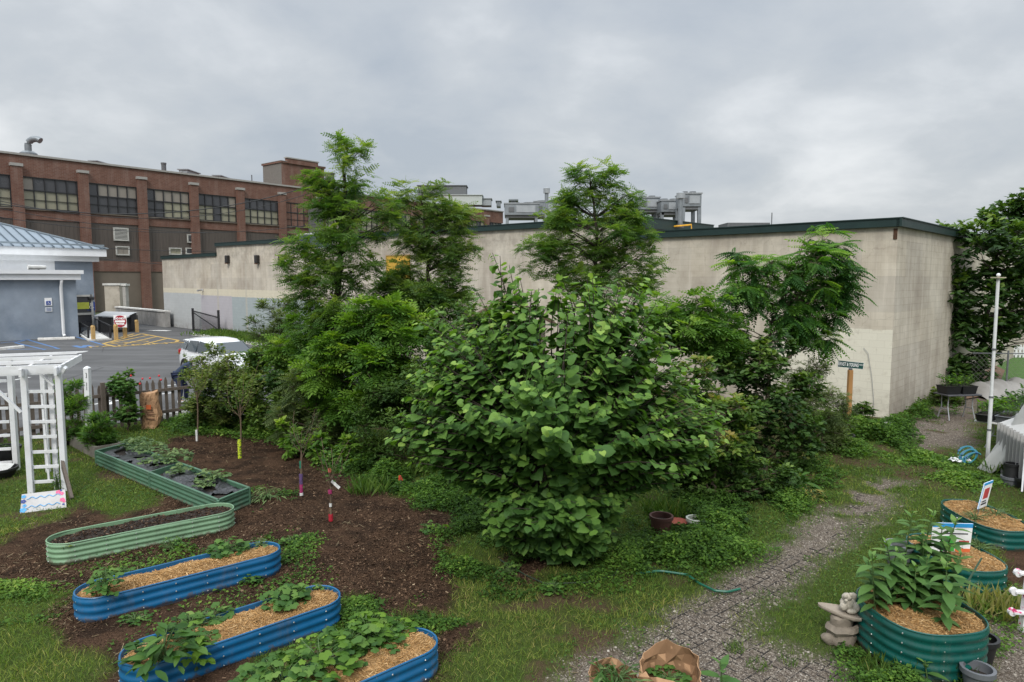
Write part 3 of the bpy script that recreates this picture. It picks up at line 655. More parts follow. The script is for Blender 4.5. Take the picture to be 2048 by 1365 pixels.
hvac('grey cooling unit partly hidden behind the tall roof tree, left of the vent pipe cluster', 1068, 1128, 404, 430, 444, 46, 2.2, 0)
hvac('boxy light grey cooling unit beside the second tree', 1281, 1320, 396, 420, 436, 36, 1.5, 1)
hvac('grey cooling unit with ducts behind the capped vent pipe', 1322, 1366, 402, 425, 440, 35, 1.6, 1)
hvac('tallest grey cooling unit, raised at the right end of the roof row', 1365, 1403, 388, 414, 441, 33, 1.4, 2)
m = MB(); a = at(1455, 452, 45); b = at(1540, 450, 45); m.box([(a[0] + b[0]) / 2, 46, a[2] - .3], (b[0] - a[0], 2, 1.0)); tag(m.build('roof_hatch', STEELD), 'low dark roof box on the far roof', 'roof box')
b = at(1543, 452, 40); m = MB(); m.tube([b - [0, 0, .6], b + [0, 0, .75]], .03, 5); tag(m.build('antenna_mast', STEELD), 'thin mast on the roof above the pale wall', 'mast')

# ================================================================ brick factory
bA, BD = at(297, 618, 88.0) * [1, 1, 0], nrm([1102, 1365, 0]); BN = np.array([BD[1], -BD[0], 0]); BINV = -BN
BAZ = math.atan2(BD[1], BD[0])
def bt(px, py=450):
    d = ray(px, py); r = d[0] / d[1]; return (r * bA[1] - bA[0]) / (BD[0] - r * BD[1])
def bp(t, off=0.0, z=0.0): return bA + BD * t + BN * off + np.array([0, 0, z])
def bz(py, px=297, off=0): return at(px, py, bp(bt(px))[1])[2]
ZT, WT, WB_, PT, PB, LT = bz(340.5), bz(377), bz(434), bz(452.5), bz(524), bz(544)
def brick_mat(name, d, c1, c2, mort):
    t = NT(name); p = t.pos(); u = t.dot(p, d); z = t.n('ShaderNodeSeparateXYZ', i_0=p).outputs[2]; uz = t.comb(u, z)
    br = t.n('ShaderNodeTexBrick', i_Scale=1.0); t.set(br.inputs['Vector'], uz); br.inputs['Brick Width'].default_value = .46; br.inputs['Row Height'].default_value = .16; br.inputs['Mortar Size'].default_value = .012
    for k, v in (('Color1', c1), ('Color2', c2), ('Mortar', mort)): br.inputs[k].default_value = tuple(v) + (1,)
    c = t.mix(t.math('MULTIPLY', t.step(t.noise(uz, .5, 7, .7), .4, .68), .5), br.outputs[0], tuple(np.array(c1) * .55))
    c = t.mix(t.math('MULTIPLY', t.step(t.noise(uz, 1.2, 5, .7, (1, .15, 1)), .5, .7), .35), c, (.30, .23, .20))
    c = t.mix(t.math('MULTIPLY', t.noise(uz, 9, 3, .8), .35), c, tuple(np.array(c2) * .5))
    return t.fin(c, .9, 0, .2)
MBR = brick_mat('red_brick', BD, (.145, .068, .049), (.19, .096, .070), (.22, .18, .155)); MBRS = brick_mat('red_brick_side', BN, (.145, .068, .049), (.19, .096, .070), (.22, .18, .155))
CAPM = M('stone_cap', (.30, .285, .265), .8, .15); PANEL = M('brown_metal_panel', (.085, .070, .060), .7, .22, .35, stretch=(4, 4, .6)); STUCCO = M('brown_stucco', (.135, .112, .088), .9, .25, .35)
BFRAME = M('window_frame', (.022, .022, .024), .6); GL_D = M('dark_pane', (.050, .050, .055), .25, .15, .3, spec=.6); GL_L = M('blind_pane', (.25, .235, .17), .35, .22, .3, spec=.5); GL_T = M('tan_pane', (.23, .205, .175), .4, .1, .3)
fac = thing('brick_factory', 'long red brick factory with rows of large grid windows', 'building', bp(0))
TL, TR = -24.0, bt(1006, 415)
# facade: brick bands between openings
def bwall(t0, t1, z0, z1, off=0., dep=.5, mat=MBR, name='brick_band'):
    m = MB(); m.box(bp((t0 + t1) / 2, off - dep / 2, (z0 + z1) / 2), (t1 - t0, dep, z1 - z0), BAZ); return m.build(name, mat, fac)
bwall(TL, TR, WT, ZT, 0, .5); bwall(TL, TR, PT, WB_, -.003); bwall(TL, TR, LT, PB, -.003)
m = MB(); m.box(bp((TL + TR) / 2, -12, ZT / 2), (TR - TL, 22.5, ZT - .3), BAZ); m.build('hall', MBR, fac)
m = MB(); m.box(bp((TL + TR) / 2, -.2, ZT + .11), (TR - TL + .2, .75, .22), BAZ); m.build('coping', CAPM, fac)
SP = 6.65; centers = [-13.5 + SP * k for k in range(-2, 13)]
for c in centers:
    if c > TR - .4: continue
    zt = WT + 1.0
    m = MB(); m.box(bp(c, .10, zt / 2), (1.05, .7, zt), BAZ); pl = m.build('brick_pillar', MBR, fac)
    m = MB(); m.box(bp(c, .12, zt + .16), (1.2, .86, .32), BAZ); m.build('cap', CAPM, pl)
pat = {0: ['DDDDD', 'LLLLL'], 1: ['TDDDD', 'LLLLL'], 2: ['DTTTT', 'DDDDD'], 3: ['DTTTT', 'DDLLL'], 4: ['DDDDT', 'LLDLL'], 5: ['DDDDD', 'LLLLL']}
for k, c in enumerate(centers):
    t0, t1 = c + .55, c + SP - .55
    if t0 > TR - 2: continue
    t1 = min(t1, TR - .5); kk = k - 2 + 1
    top = WT; pr = pat.get(kk, [''.join(rng.choice(list('DLT'), 5)), 'LLLLL'])
    m = MB(); ncol = 5; cw = (t1 - t0) / ncol; zm = top - (top - WB_) * .42
    for i in range(ncol + 1): m.box(bp(t0 + i * cw, -.10, (top + WB_) / 2), (.10 if 0 < i < ncol else .16, .12, top - WB_ - .02), BAZ)
    for z_, h_ in ((WB_ + .06, .12), (zm, .14), (top - .06, .12), ((zm + WB_) / 2, .045), ): m.box(bp((t0 + t1) / 2, -.09, z_), (t1 - t0, .10, h_), BAZ)
    wnd = m.build('window', BFRAME, fac)
    m = MB()
    for rrow, (z0, z1) in enumerate(((zm, top), (WB_, zm))):
        for i in range(ncol):
            m.box(bp(t0 + (i + .5) * cw, -.2, (z0 + z1) / 2), (cw - .02, .06, z1 - z0 - .02), BAZ, m={'D': 0, 'L': 1, 'T': 2}[pr[rrow][i]])
    m.build('pane', [GL_D, GL_L, GL_T], wnd)
    m = MB(); m.box(bp((t0 + t1) / 2, .06, WB_ - .06), (t1 - t0, .2, .12), BAZ); m.build('sill', STUCCO, wnd)
    m = MB(); m.box(bp((t0 + t1) / 2, -.25, (PT + PB) / 2), (t1 - t0, .3, PT - PB), BAZ)
    for q in np.arange(t0 + .2, t1, .42): m.box(bp(q, -.09, (PT + PB) / 2), (.10, .05, PT - PB - .02), BAZ)
    m.build('infill_panel', PANEL, fac)
    m = MB(); m.box(bp((t0 + t1) / 2, -.25, LT / 2), (t1 - t0, .3, LT), BAZ); m.build('stucco_panel', STUCCO, fac)
def smallwin(px0, px1, py0, py1, mat, nb, name):
    t0, t1 = bt(px0), bt(px1); Yc = bp((t0 + t1) / 2)[1]; z1, z0 = at(px0, py0, Yc)[2], at(px0, py1, Yc)[2]
    m = MB(); tc_, zc = (t0 + t1) / 2, (z0 + z1) / 2
    for z_ in (z0, z1): m.box(bp(tc_, .02, z_), (t1 - t0 + .15, .14, .14), BAZ)
    for t_ in (t0, t1): m.box(bp(t_, .02, zc), (.14, .14, z1 - z0), BAZ)
    fr = m.build(name, M('small_frame', (.42, .41, .38), .7), fac)
    m = MB(); m.box(bp(tc_, -.05, zc), (t1 - t0, .06, z1 - z0), BAZ); m.build('backing', GL_D if nb else mat, fr)
    m = MB()
    for q in range(nb): m.box(bp(tc_, .03, z0 + (q + .5) * (z1 - z0) / nb), (t1 - t0 - .1, .10, (z1 - z0) / nb * .55), BAZ)
    if nb: m.build('slat', mat, fr)
    else:
        m.box(bp(tc_, .0, zc), (.08, .08, z1 - z0), BAZ); m.build('mullion', mat, fr)
smallwin(227, 255, 457, 481, M('louver_metal', (.40, .39, .36), .6), 9, 'louver_vent'); smallwin(374, 386, 470, 485, STEELD, 5, 'louver_vent')
smallwin(230, 255, 494, 510, GL_T, 0, 'small_window'); smallwin(337, 360, 497, 509, GL_L, 0, 'small_window'); smallwin(370, 384, 497, 508, GL_D, 0, 'small_window')
# stair tower and set-forward grey bay
tw = thing('stair_tower', 'square brick stair tower rising above the factory roof', 'tower', bp(bt(606), -2.5, ZT))
t0, t1 = bt(567), bt(652); zt = at(610, 331, bp(bt(606))[1])[2]
m = MB(); m.box(bp((t0 + t1) / 2, -2.6, (zt + 2) / 2), (t1 - t0, 5, zt - 2), BAZ); ow = m.build('wall', [MBR, M('tower_render', (.15, .14, .125), .9, .2)], tw)
for p in ow.data.polygons:
    if abs(Vector(p.normal).dot(Vector(BD.tolist()))) > .7: p.material_index = 1
m = MB(); m.box(bp((t0 + t1) / 2, -2.6, zt + .12), (t1 - t0 + .3, 5.3, .24), BAZ); m.box(bp((t0 + t1) / 2 - .2, -.16, zt + .38), ((t1 - t0) * .72, .55, .75), BAZ); m.build('parapet', [MBR], tw)
m = MB(); m.box(bp((t0 + t1) / 2 - .2, -.16, zt + .82), ((t1 - t0) * .76, .7, .16), BAZ); m.box(bp((t0 + t1) / 2, -2.6, zt + .27), (t1 - t0 + .4, 5.4, .06), BAZ); m.build('coping', CAPM, tw)
t0, t1 = bt(616), bt(642)
m = MB(); m.box(bp((t0 + t1) / 2, .35, 7.5), (t1 - t0, .5, 15.0), BAZ); 
for q in np.arange(t0 + .3, t1, .5): m.box(bp(q, .62, 7.5), (.12, .06, 14.9), BAZ)
m.build('metal_cladding', M('grey_cladding', (.12, .115, .11), .7, .15), fac)
# roof furniture
def roofpost(px, y0, y1, Y, r, name, label, cat, mat, n=10):
    b, t_ = at(px, y1, Y), at(px, y0, Y); o = MB().lathe([b[0], b[1], 0], [(0, b[2] - .8), (r, b[2] - .8), (r, t_[2]), (r * 1.15, t_[2]), (r * 1.15, t_[2] + .2), (0, t_[2] + .2)], n).build(name, mat)
    return tag(o, label, cat)
roofpost(660, 349, 378, 118, .8, 'chimney', 'squat grey chimney just beyond the brick stair tower', 'chimney', M('chimney_grey', (.14, .13, .12), .9, .2))
roofpost(328, 329, 345, 98, .32, 'vent_stack', 'small round vent stack on the brick factory roof', 'vent', STEELD)
roofpost(504, 353, 368, 112, .08, 'vent_stack', 'thin vent stack close by the stair tower', 'vent', STEELD)
b = at(57, 309, 86); r = thing('roof_duct', 'hooked round metal duct curling above the brick factory roof', 'duct', b)
pts = [b + [0, 0, -.5], b + [0, 0, 1.0]] + [b + np.array([.95 - .95 * math.cos(a), 0, 1.0 + .85 * math.sin(a)]) for a in np.linspace(.3, 2.3, 8)]
m = MB(); m.tube(pts, .38, 12); m.build('pipe', STEEL, r, smooth=True)
m = MB(); m.lathe(b, [(0, -.6), (.95, -.6), (.95, .1), (.6, .35), (0, .35)], 14); m.build('collar', STEEL, r)
for px0, px1, y0, y1, Y, nm, lab, mt in ((358, 374, 340, 346, 104, 'roof_vent', 'low white vent box on the factory roof edge', STEELL), (180, 192, 323, 327, 96, 'roof_vent', 'tiny vent box near the curled roof duct', STEELL), (427, 440, 352, 358, 108, 'roof_vent', 'small pale vent box left of the tower', STEELL),
                                       (836, 932, 372, 392, 140, 'roof_plant_room', 'dark grey plant room on the far factory roof', M('plant_dark', (.11, .115, .12), .7, .2)), (880, 964, 391, 410, 138, 'roof_plant_room', 'long pale green grey roof box below the dark plant room', M('plant_pale', (.40, .43, .41), .7, .1)), (962, 982, 398, 411, 139, 'roof_plant_room', 'short white roof box at the end of the pale one', STEELL),
                                       (993, 1001, 403, 413, 141, 'roof_vent', 'little metal vent at the far corner of the factory roof', STEEL), (1022, 1032, 402, 410, 60, 'roof_vent', 'little metal vent above the first long roof unit', STEEL)):
    a, b = at(px0, y1, Y), at(px1, y0, Y); m = MB(); h = b[2] - a[2]
    m.box([(a[0] + b[0]) / 2, Y + 2, (a[2] + b[2]) / 2], (b[0] - a[0], 4, h)); m.box([(a[0] + b[0]) / 2, Y + 2, b[2] + .06], (b[0] - a[0] + .4, 4.4, .12)); m.box([a[0] * .7 + b[0] * .3, Y - .03, a[2] + h * .45], ((b[0] - a[0]) * .3, .06, h * .5))
    tag(m.build(nm, mt), lab, 'roof box' if 'room' in nm else 'vent')
# overhead wires
WIRE = M('wire_black', (.02, .02, .02), .6)
for i, (a, b, sag, lab) in enumerate((((-60, 398, 60), (640, 366, 75), 2.2, 'thick overhead cable crossing the upper factory windows'), ((-60, 405, 62), (420, 466, 78), .6, 'overhead wire slanting down across the factory windows'),
                                       ((-60, 425, 62), (640, 448, 78), 1.4, 'overhead wire along the bottoms of the factory windows'), ((-60, 470, 62), (640, 492, 78), 1.0, 'overhead wire across the brown infill panels'), ((185, 516, 66), (640, 532, 78), .5, 'lowest overhead wire crossing the brick band'), ((-60, 388, 61), (640, 380, 76), 2.6, 'upper overhead wire drooping over the window heads'))):
    p, q = at(*a), at(*b); ts = np.linspace(0, 1, 15); pts = [p + (q - p) * s - np.array([0, 0, sag * 4 * s * (1 - s)]) for s in ts]
    tag(MB().tube(pts, .045 if i == 0 else .028, 4).build('overhead_wire', WIRE), lab, 'wire', 'overhead wires')

# ================================================================ blue building with metal hip roof
BLUE = M('blue_stucco', (.235, .272, .32), .9, .22, .6, .25, 30, dirt=(.15, .19, .24), dirt_amt=.7, dscale=.5); WHITE = M('white_trim', (.70, .71, .72), .6, .08, 2); METR = M('blue_metal_roof', (.20, .245, .285), .4, .15, .8, metal=.25)
h0 = P(158, 674); hx = lambda a, n_, z=0.: h0 + BD * a + BINV * n_ + np.array([0, 0, z])
hs = thing('blue_building', 'pale blue building with white eaves and grey blue metal hip roof', 'building', hx(0, 0))
za = PD(157, 560, h0[1])[2]; zf = PD(157, 545, h0[1])[2]
m = MB(); m.prism([tuple(hx(-26, 0)[:2]), tuple(hx(0, 0)[:2]), tuple(hx(0, 8)[:2]), tuple(hx(-26, 8)[:2])], -.2, za); m.build('annex_wall', BLUE, hs)
m = MB(); m.prism([tuple(hx(-26, -.35)[:2]), tuple(hx(.2, -.35)[:2]), tuple(hx(.2, 8.2)[:2]), tuple(hx(-26, 8.2)[:2])], za, zf - .12); m.prism([tuple(hx(-26, -.5)[:2]), tuple(hx(.35, -.5)[:2]), tuple(hx(.35, 8.2)[:2]), tuple(hx(-26, 8.2)[:2])], zf - .12, zf + .14); m.build('annex_fascia', WHITE, hs)
# main block, set back; its right corner on the ray through pixel 189
S_ = 5.0
def a_on_ray(px, n_):
    r = ray(px, 600); r = r[0] / r[1]; b = hx(0, n_); return (r * b[1] - b[0]) / (BD[0] - r * BD[1])
aR = a_on_ray(189, S_); cR = hx(aR, S_); ze = PD(189, 524, cR[1])[2]; zb_ = PD(189, 507, cR[1])[2]; zr = PD(200, 499, cR[1])[2]
m = MB(); m.prism([tuple(hx(-30, S_)[:2]), tuple(hx(aR, S_)[:2]), tuple(hx(aR, S_ + 12)[:2]), tuple(hx(-30, S_ + 12)[:2])], -.2, ze); m.build('main_wall', BLUE, hs)
aw = a_on_ray(113, S_); m = MB(); m.box((hx(-30, S_ - .03, (ze + za) / 2) + hx(aw, S_ - .03, (ze + za) / 2)) / 2, (aw + 30, .06, ze - za + 1), BAZ); m.build('white_panel', WHITE, hs)
def ring(ov0, z0, z1, mm): mm.prism([tuple(hx(-30, S_ - ov0)[:2]), tuple(hx(aR + ov0, S_ - ov0)[:2]), tuple(hx(aR + ov0, S_ + 12 + ov0)[:2]), tuple(hx(-30, S_ + 12 + ov0)[:2])], z0, z1)
m = MB(); ring(.35, ze, ze + (zb_ - ze) * .6, m); ring(.75, ze + (zb_ - ze) * .6, zr, m); m.build('eaves', WHITE, hs)
ov = .85; hw = 6 + ov; apx = hx(aR + ov - hw, S_ + 6); 
zap = PD(22, 433, apx[1])[2]
E0, E1 = hx(-30, S_ - ov, zr), hx(aR + ov, S_ - ov, zr); E2 = hx(aR + ov, S_ + 12 + ov, zr); A1 = np.array([apx[0], apx[1], zap]); A0 = hx(-30, S_ + 6, zap); E3 = hx(-30, S_ + 12 + ov, zr)
m = MB(); m.add([E0, E1, A1, A0, E2, E3], [(0, 1, 2, 3), (1, 4, 2), (4, 5, 3, 2), (0, 5, 4, 1), (0, 3, 5)]); rf = m.build('roof', METR, hs)
m = MB(); nf = nrm(np.cross(E1 - E0, A1 - E1)); nf = nf if nf[2] > 0 else -nf
for q in np.arange(.5, np.linalg.norm(E1 - E0), .62):
    b = E1 - BD * q; frac = min(1, q / hw); t_ = b + (A0 + (A1 - A0) * 1 - A1 + (BINV * hw + np.array([0, 0, zap - zr]))) * frac
    m.bar(b + nf * .04, t_ + nf * .04, .05, .09, nf)
m.build('standing_seam', M('seam_blue', (.10, .13, .165), .45, .1, metal=.2), rf)
m = MB(); m.bar(E1 + [0, 0, .05], A1 + [0, 0, .05], .22, .08); m.bar(A1 + [0, 0, .05], A0 + [0, 0, .05], .22, .08); m.bar(E0 + nf * .05 + [0, 0, .22], E1 + nf * .05 - BD * .3 + [0, 0, .22], .08, .12); m.build('ridge_cap', M('ridge_blue', (.22, .265, .30), .4, .1, metal=.2), rf)
# downspout, camera, signs on the annex front
a_d = a_on_ray(122, 0); m = MB(); m.tube([hx(a_d, -.3, za - .05), hx(a_d, -.12, za - .5), hx(a_d, -.12, .25), hx(a_d, -.3, .1)], .10, 8); m.build('downspout', WHITE, hs, smooth=True)
r_ = thing('security_camera', 'white camera on the annex roof edge of the blue building', 'camera', hx(a_on_ray(80, -.3), -.3, zf + .1)); q = hx(a_on_ray(80, -.3), -.4, zf + .3)
MB().tube([q - BD * .6, q + BD * .4], [.16, .13], 8).build('body', M('camera_grey', (.5, .5, .48), .5), r_); MB().tube([q - [0, 0, .3], q], .06, 6).build('bracket', STEELD, r_)
def wsign(a, z, w_, h_, mat, name, label, cat, n_=-.03):
    o = thing(name, label, cat, hx(a, n_, z)); m = MB(); m.box(hx(a, n_, z), (w_, .03, h_), BAZ); m.build('plate', mat, o); return o
SIGNB = M('sign_blue_field', (.02, .06, .28), .5); SIGNW = M('sign_white_field', (.75, .75, .75), .5)
def wheelchair(c, s, nx_, parent, mat):
    """the access symbol: head, back, arm, leg and open wheel"""
    m = MB(); X, Z_ = BD, np.array([0, 0, 1.]); f = lambda x, y: c + X * x * s + Z_ * y * s + BN * .03
    th = np.linspace(.5, 5.4, 14) - .9; m.tube([f(-.02 + .22 * math.cos(-a), -.14 + .22 * math.sin(-a)) for a in th], .035 * s, 5)
    m.tube([f(-.08, .28), f(-.05, -.02), f(.16, -.04), f(.27, -.27), f(.36, -.25)], .045 * s, 5); m.tube([f(-.07, .12), f(.14, .11)], .035 * s, 5); m.ball(f(-.09, .37), .065 * s, 8, 6)
    m.build('symbol', mat, parent)
wa = a_on_ray(96, 0); z_s = PD(96, 604, hx(wa, 0)[1])[2]
o = wsign(wa, z_s, .42, .52, SIGNW, 'parking_sign', 'white sign with a blue access symbol on the blue annex wall', 'sign'); m = MB(); m.box(hx(wa, -.05, z_s - .08), (.26, .02, .26), BAZ); m.build('blue_field', SIGNB, o); wheelchair(hx(wa, -.05, z_s - .08), .22, 0, o, SIGNW)
o = wsign(wa, z_s - .52, .40, .30, M('sign_small', (.55, .57, .58), .5), 'parking_sign', 'small faded white sign under the access sign', 'sign')
for k in range(3): m = MB(); m.box(hx(wa, -.05, z_s - .44 - .08 * k), (.28, .01, .025), BAZ); m.build('lettering', SIGNB, o)
# door, lamp and access sign on the set-back wall
ad = a_on_ray(164.5, S_); Yd = hx(ad, S_)[1]; zd1, zd0 = PD(164, 592, Yd)[2], .35
dr = []
m = MB(); wd_ = 1.25
m.box(hx(ad - wd_ / 2, S_ - .05, (zd0 + zd1) / 2), (.14, .14, zd1 - zd0), BAZ); m.box(hx(ad + wd_ / 2, S_ - .05, (zd0 + zd1) / 2), (.14, .14, zd1 - zd0), BAZ); m.box(hx(ad, S_ - .05, zd1), (wd_ + .14, .14, .14), BAZ); m.box(hx(ad, S_ - .05, zd0 + 1.0), (wd_, .12, .16), BAZ)
d_o = m.build('door', M('door_frame', (.42, .41, .38), .6), hs); m = MB(); m.box(hx(ad, S_ - .02, (zd0 + zd1) / 2), (wd_, .05, zd1 - zd0), BAZ); m.build('pane', GL_D, d_o); m = MB(); m.box(hx(ad, S_ - .06, zd1 - .75), (wd_ * .7, .02, .5), BAZ); m.build('notice', M('notice_yellow', (.42, .45, .06), .6), d_o)
al = a_on_ray(181, S_); zl_ = PD(181, 597, hx(al, S_)[1])[2]; o = thing('wall_lamp', 'black wall lamp beside the glass door of the blue building', 'light fixture', hx(al, S_, zl_)); m = MB(); m.box(hx(al, S_ - .15, zl_), (.36, .3, .22), BAZ); m.build('housing', BFRAME, o, bevel=.04); m = MB(); m.box(hx(al, S_ - .1, zl_ + .2), (.1, .1, .2), BAZ); m.build('bracket', STEELD, o)
zs2 = PD(181, 613, hx(al, S_)[1])[2]; o = wsign(al, zs2, .55, .66, SIGNB, 'access_sign', 'blue access sign with white wheelchair symbol by the door', 'sign', S_ - .03); wheelchair(hx(al, S_ - .05, zs2 + .02), .5, 0, o, SIGNW)
# ================================================================ parking lot furniture
YEL = M('road_yellow', (.42, .27, .06), .8, .25, 6, dirt=(.095, .095, .095), dirt_amt=.9, dscale=3); BLU = M('road_blue', (.06, .15, .33), .8, .25, 5, dirt=(.095, .095, .1), dirt_amt=.9, dscale=4); WHI = M('road_white', (.62, .62, .60), .8, .15, 5, dirt=(.12, .12, .12), dirt_amt=.6, dscale=4)
def paint(pxs, wd, mat, name, closed=False):
    m = MB(); pts = [P(*p, z=0.0) for p in pxs]; pts += [pts[0]] if closed else []
    for i, (a, b) in enumerate(zip(pts[:-1], pts[1:])):
        d = nrm(b - a); n_ = np.array([-d[1], d[0], 0]) * wd / 2; z_ = np.array([0, 0, .004 + .0015 * (i % 2)])
        m.add([a - n_ + z_, b - n_ + z_, b + n_ + z_, a + n_ + z_], [(0, 1, 2, 3)])
    return m
def mark(m, mat, name): tag(m.build(name, mat), kind='structure')
m = paint([(206, 688), (283, 668), (356, 681), (352, 685), (232, 694), (206, 688)], .22, YEL, ''); mark(m, YEL, 'road_marking')
m = MB()
for a, b in (((222, 686), (298, 671)), ((250, 688), (313, 674)), ((285, 690), (332, 678)), ((240, 676), (268, 668))):
    q = paint([a, b], .2, YEL, ''); m.add(np.vstack(q.v) + [0, 0, .003], q.f)
mark(m, YEL, 'road_marking')
mk = thing('painted_lettering', 'worn yellow lettering painted on the asphalt by the hatched bay', 'lettering', P(272, 689))
text('lettering', 'NO', YEL, 1.5, P(262, 685.5) + [0, 0, .011], nrm(P(300, 682.5) - P(240, 687)), nrm(P(262, 682) - P(262, 689)), mk, .001)
text('lettering', 'PARKING', YEL, 1.25, P(276, 690) + [0, 0, .011], nrm(P(330, 688) - P(225, 693.5)), nrm(P(262, 682) - P(262, 689)), mk, .001)
m = MB()
for pl in ([(0, 687), (55, 680), (118, 698)], [(55, 680), (30, 686), (90, 700)], [(152, 674), (206, 690)], [(0, 700), (118, 698)]):
    q = paint(pl, .16, BLU, ''); m.add(np.vstack(q.v), q.f)
mark(m, BLU, 'road_marking')
m = paint([(148, 692), (165, 696), (172, 691), (188, 694)], .3, BLU, ''); mark(m, BLU, 'road_marking')
m = MB(); a = P(305, 660.5); b = P(336, 662.5); d = nrm(b - a); n_ = np.array([-d[1], d[0], 0]); m.add([a - n_ * .5, a + d * .45 * np.linalg.norm(b - a) - n_ * .4, b - n_ * .15, b + n_ * .35, a + d * .5 * np.linalg.norm(b - a) + n_ * .3, a + n_ * .5 + d], [(0, 1, 2, 3, 4, 5)])
for v in m.v: v[:, 2] += .005
mark(m, WHI, 'road_marking')
m = MB()
for pl in ([(-40, 772), (60, 755)], [(130, 774), (145, 771)], [(170, 812), (240, 801)], [(215, 802), (222, 809)], [(310, 790), (345, 786)], [(330, 772), (352, 770)]):
    q = paint(pl, .14, WHI, ''); m.add(np.vstack(q.v), q.f)
mark(m, WHI, 'road_marking')
CONC = M('concrete', (.36, .345, .32), .9, .2, 2, .3, 60, dirt=(.14, .13, .11), dirt_amt=.7, dscale=1.5); CONCW = M('pale_concrete', (.56, .55, .52), .9, .15, 4, .2, 60, dirt=(.25, .23, .2), dirt_amt=.6, dscale=3)
def wheelstop(pa, pb, label, h=.16, mat=CONCW):
    a, b = P(*pa), P(*pb); d = nrm(b - a); n_ = np.array([-d[1], d[0], 0]); r = thing('wheel_stop', label, 'wheel stop', (a + b) / 2, 'concrete wheel stops')
    prof = [(-.12, .002), (.12, .002), (.10, h * .7), (.06, h), (-.06, h), (-.10, h * .7)]; m = MB(); k = len(prof)
    V = [p + n_ * x + np.array([0, 0, z]) for p in (a, b) for x, z in prof]
    m.add(V, [tuple(range(k)), tuple(range(2 * k - 1, k - 1, -1))] + [(i, (i + 1) % k, k + (i + 1) % k, k + i) for i in range(k)]); m.build('block', mat, r)
    m = MB()
    for s in (.15, .85): p = a + (b - a) * s; m.lathe(p, [(.03, h - .01), (.03, h + .015), (0, h + .015)], 8)
    m.build('anchor_pin', STEELD, r)
wheelstop((76, 681), (150, 678.5), 'white concrete wheel stop against the blue annex wall')
wheelstop((468, 835), (520, 824), 'white concrete wheel stop behind the shrubs at the fence end')
wheelstop((325, 838), (372, 829), 'white concrete wheel stop behind the last fence pickets')
wheelstop((-30, 704), (46, 696), 'white concrete wheel stop at the far left of the parking lot')
# timber bollards and the do not enter sign
TIM = M('yellow_timber', (.46, .30, .12), .8, .2, 6, .3, 30, stretch=(8, 8, .6), dirt=(.25, .15, .06), dirt_amt=.5)
def bollard(px, yt, yb, label, grp='timber bollards by the railings', sz=.2):
    b = P(px, yb); zt = PD(px, yt, b[1])[2]; r = thing('timber_bollard', label, 'bollard', b, grp)
    m = MB(); m.box(b + [0, 0, zt / 2 - .06], (sz, sz, zt - .12), BAZ); m.build('post', TIM, r)
    m = MB(); V = [b + np.array([x * sz / 2, y * sz / 2, zt - .12]) for x, y in ((-1, -1), (1, -1), (1, 1), (-1, 1))] + [b + np.array([x * sz / 3, y * sz / 3, zt]) for x, y in ((-1, -1), (1, -1), (1, 1), (-1, 1))]
    m.add(V, [(4, 5, 6, 7)] + [(i, (i + 1) % 4, 4 + (i + 1) % 4, 4 + i) for i in range(4)]); m.build('top', TIM, r); return r, b
bollard(187, 651, 682, 'yellowish timber bollard at the foot of the ramp'); bollard(274, 640, 665, 'yellowish timber bollard behind the black railing end')
bl1, b1 = bollard(232.5, 649, 680, 'timber post under the lower left edge of the red sign'); bl2, b2 = bollard(250.5, 647, 676, 'timber post under the lower right edge of the red sign')
RED = M('sign_red', (.33, .012, .025), .45, .1)
b = (b1 + b2) / 2; Yc = b[1] + .15; c = PD(240.5, 643, Yc); sx = nrm(P(262, 668) - P(222, 669)); sx = np.array([1., 0.1, 0]); sx = nrm(sx); sn = np.array([sx[1], -sx[0], 0]); saz = math.atan2(sx[1], sx[0])
hgt = PD(240, 631, Yc)[2] - PD(240, 655.5, Yc)[2]
dn = thing('do_not_enter_sign', 'square white sign with red do not enter disc between timber posts', 'sign', c * [1, 1, 0])
m = MB(); m.box(c, (hgt, .03, hgt), saz); m.build('plate', SIGNW, dn)
m = MB(); k = 36; m.add([c + sn * .02 + hgt * .48 * (math.cos(2 * math.pi * i / k) * sx + math.sin(2 * math.pi * i / k) * np.array([0, 0, 1.])) for i in range(k)] + [c + sn * .028 + hgt * .48 * (math.cos(2 * math.pi * i / k) * sx + math.sin(2 * math.pi * i / k) * np.array([0, 0, 1.])) for i in range(k)], [tuple(range(k, 2 * k))] + [(i, (i + 1) % k, k + (i + 1) % k, k + i) for i in range(k)]); m.build('disc', RED, dn)
m = MB(); m.box(c + sn * .035, (hgt * .78, .02, hgt * .15), saz); m.build('bar', SIGNW, dn)
text('lettering', 'DO NOT', SIGNW, hgt * .22, c + sn * .035 + [0, 0, hgt * .22], sx, (0, 0, 1), dn, .004, bold=.01); text('lettering', 'ENTER', SIGNW, hgt * .22, c + sn * .035 - [0, 0, hgt * .22], sx, (0, 0, 1), dn, .004, bold=.01)
m = MB(); m.bar(c + sn * -.03 + [0, 0, -hgt * .6], c + sn * -.03 + [0, 0, hgt * .3], .06); m.build('post', STEELD, dn)
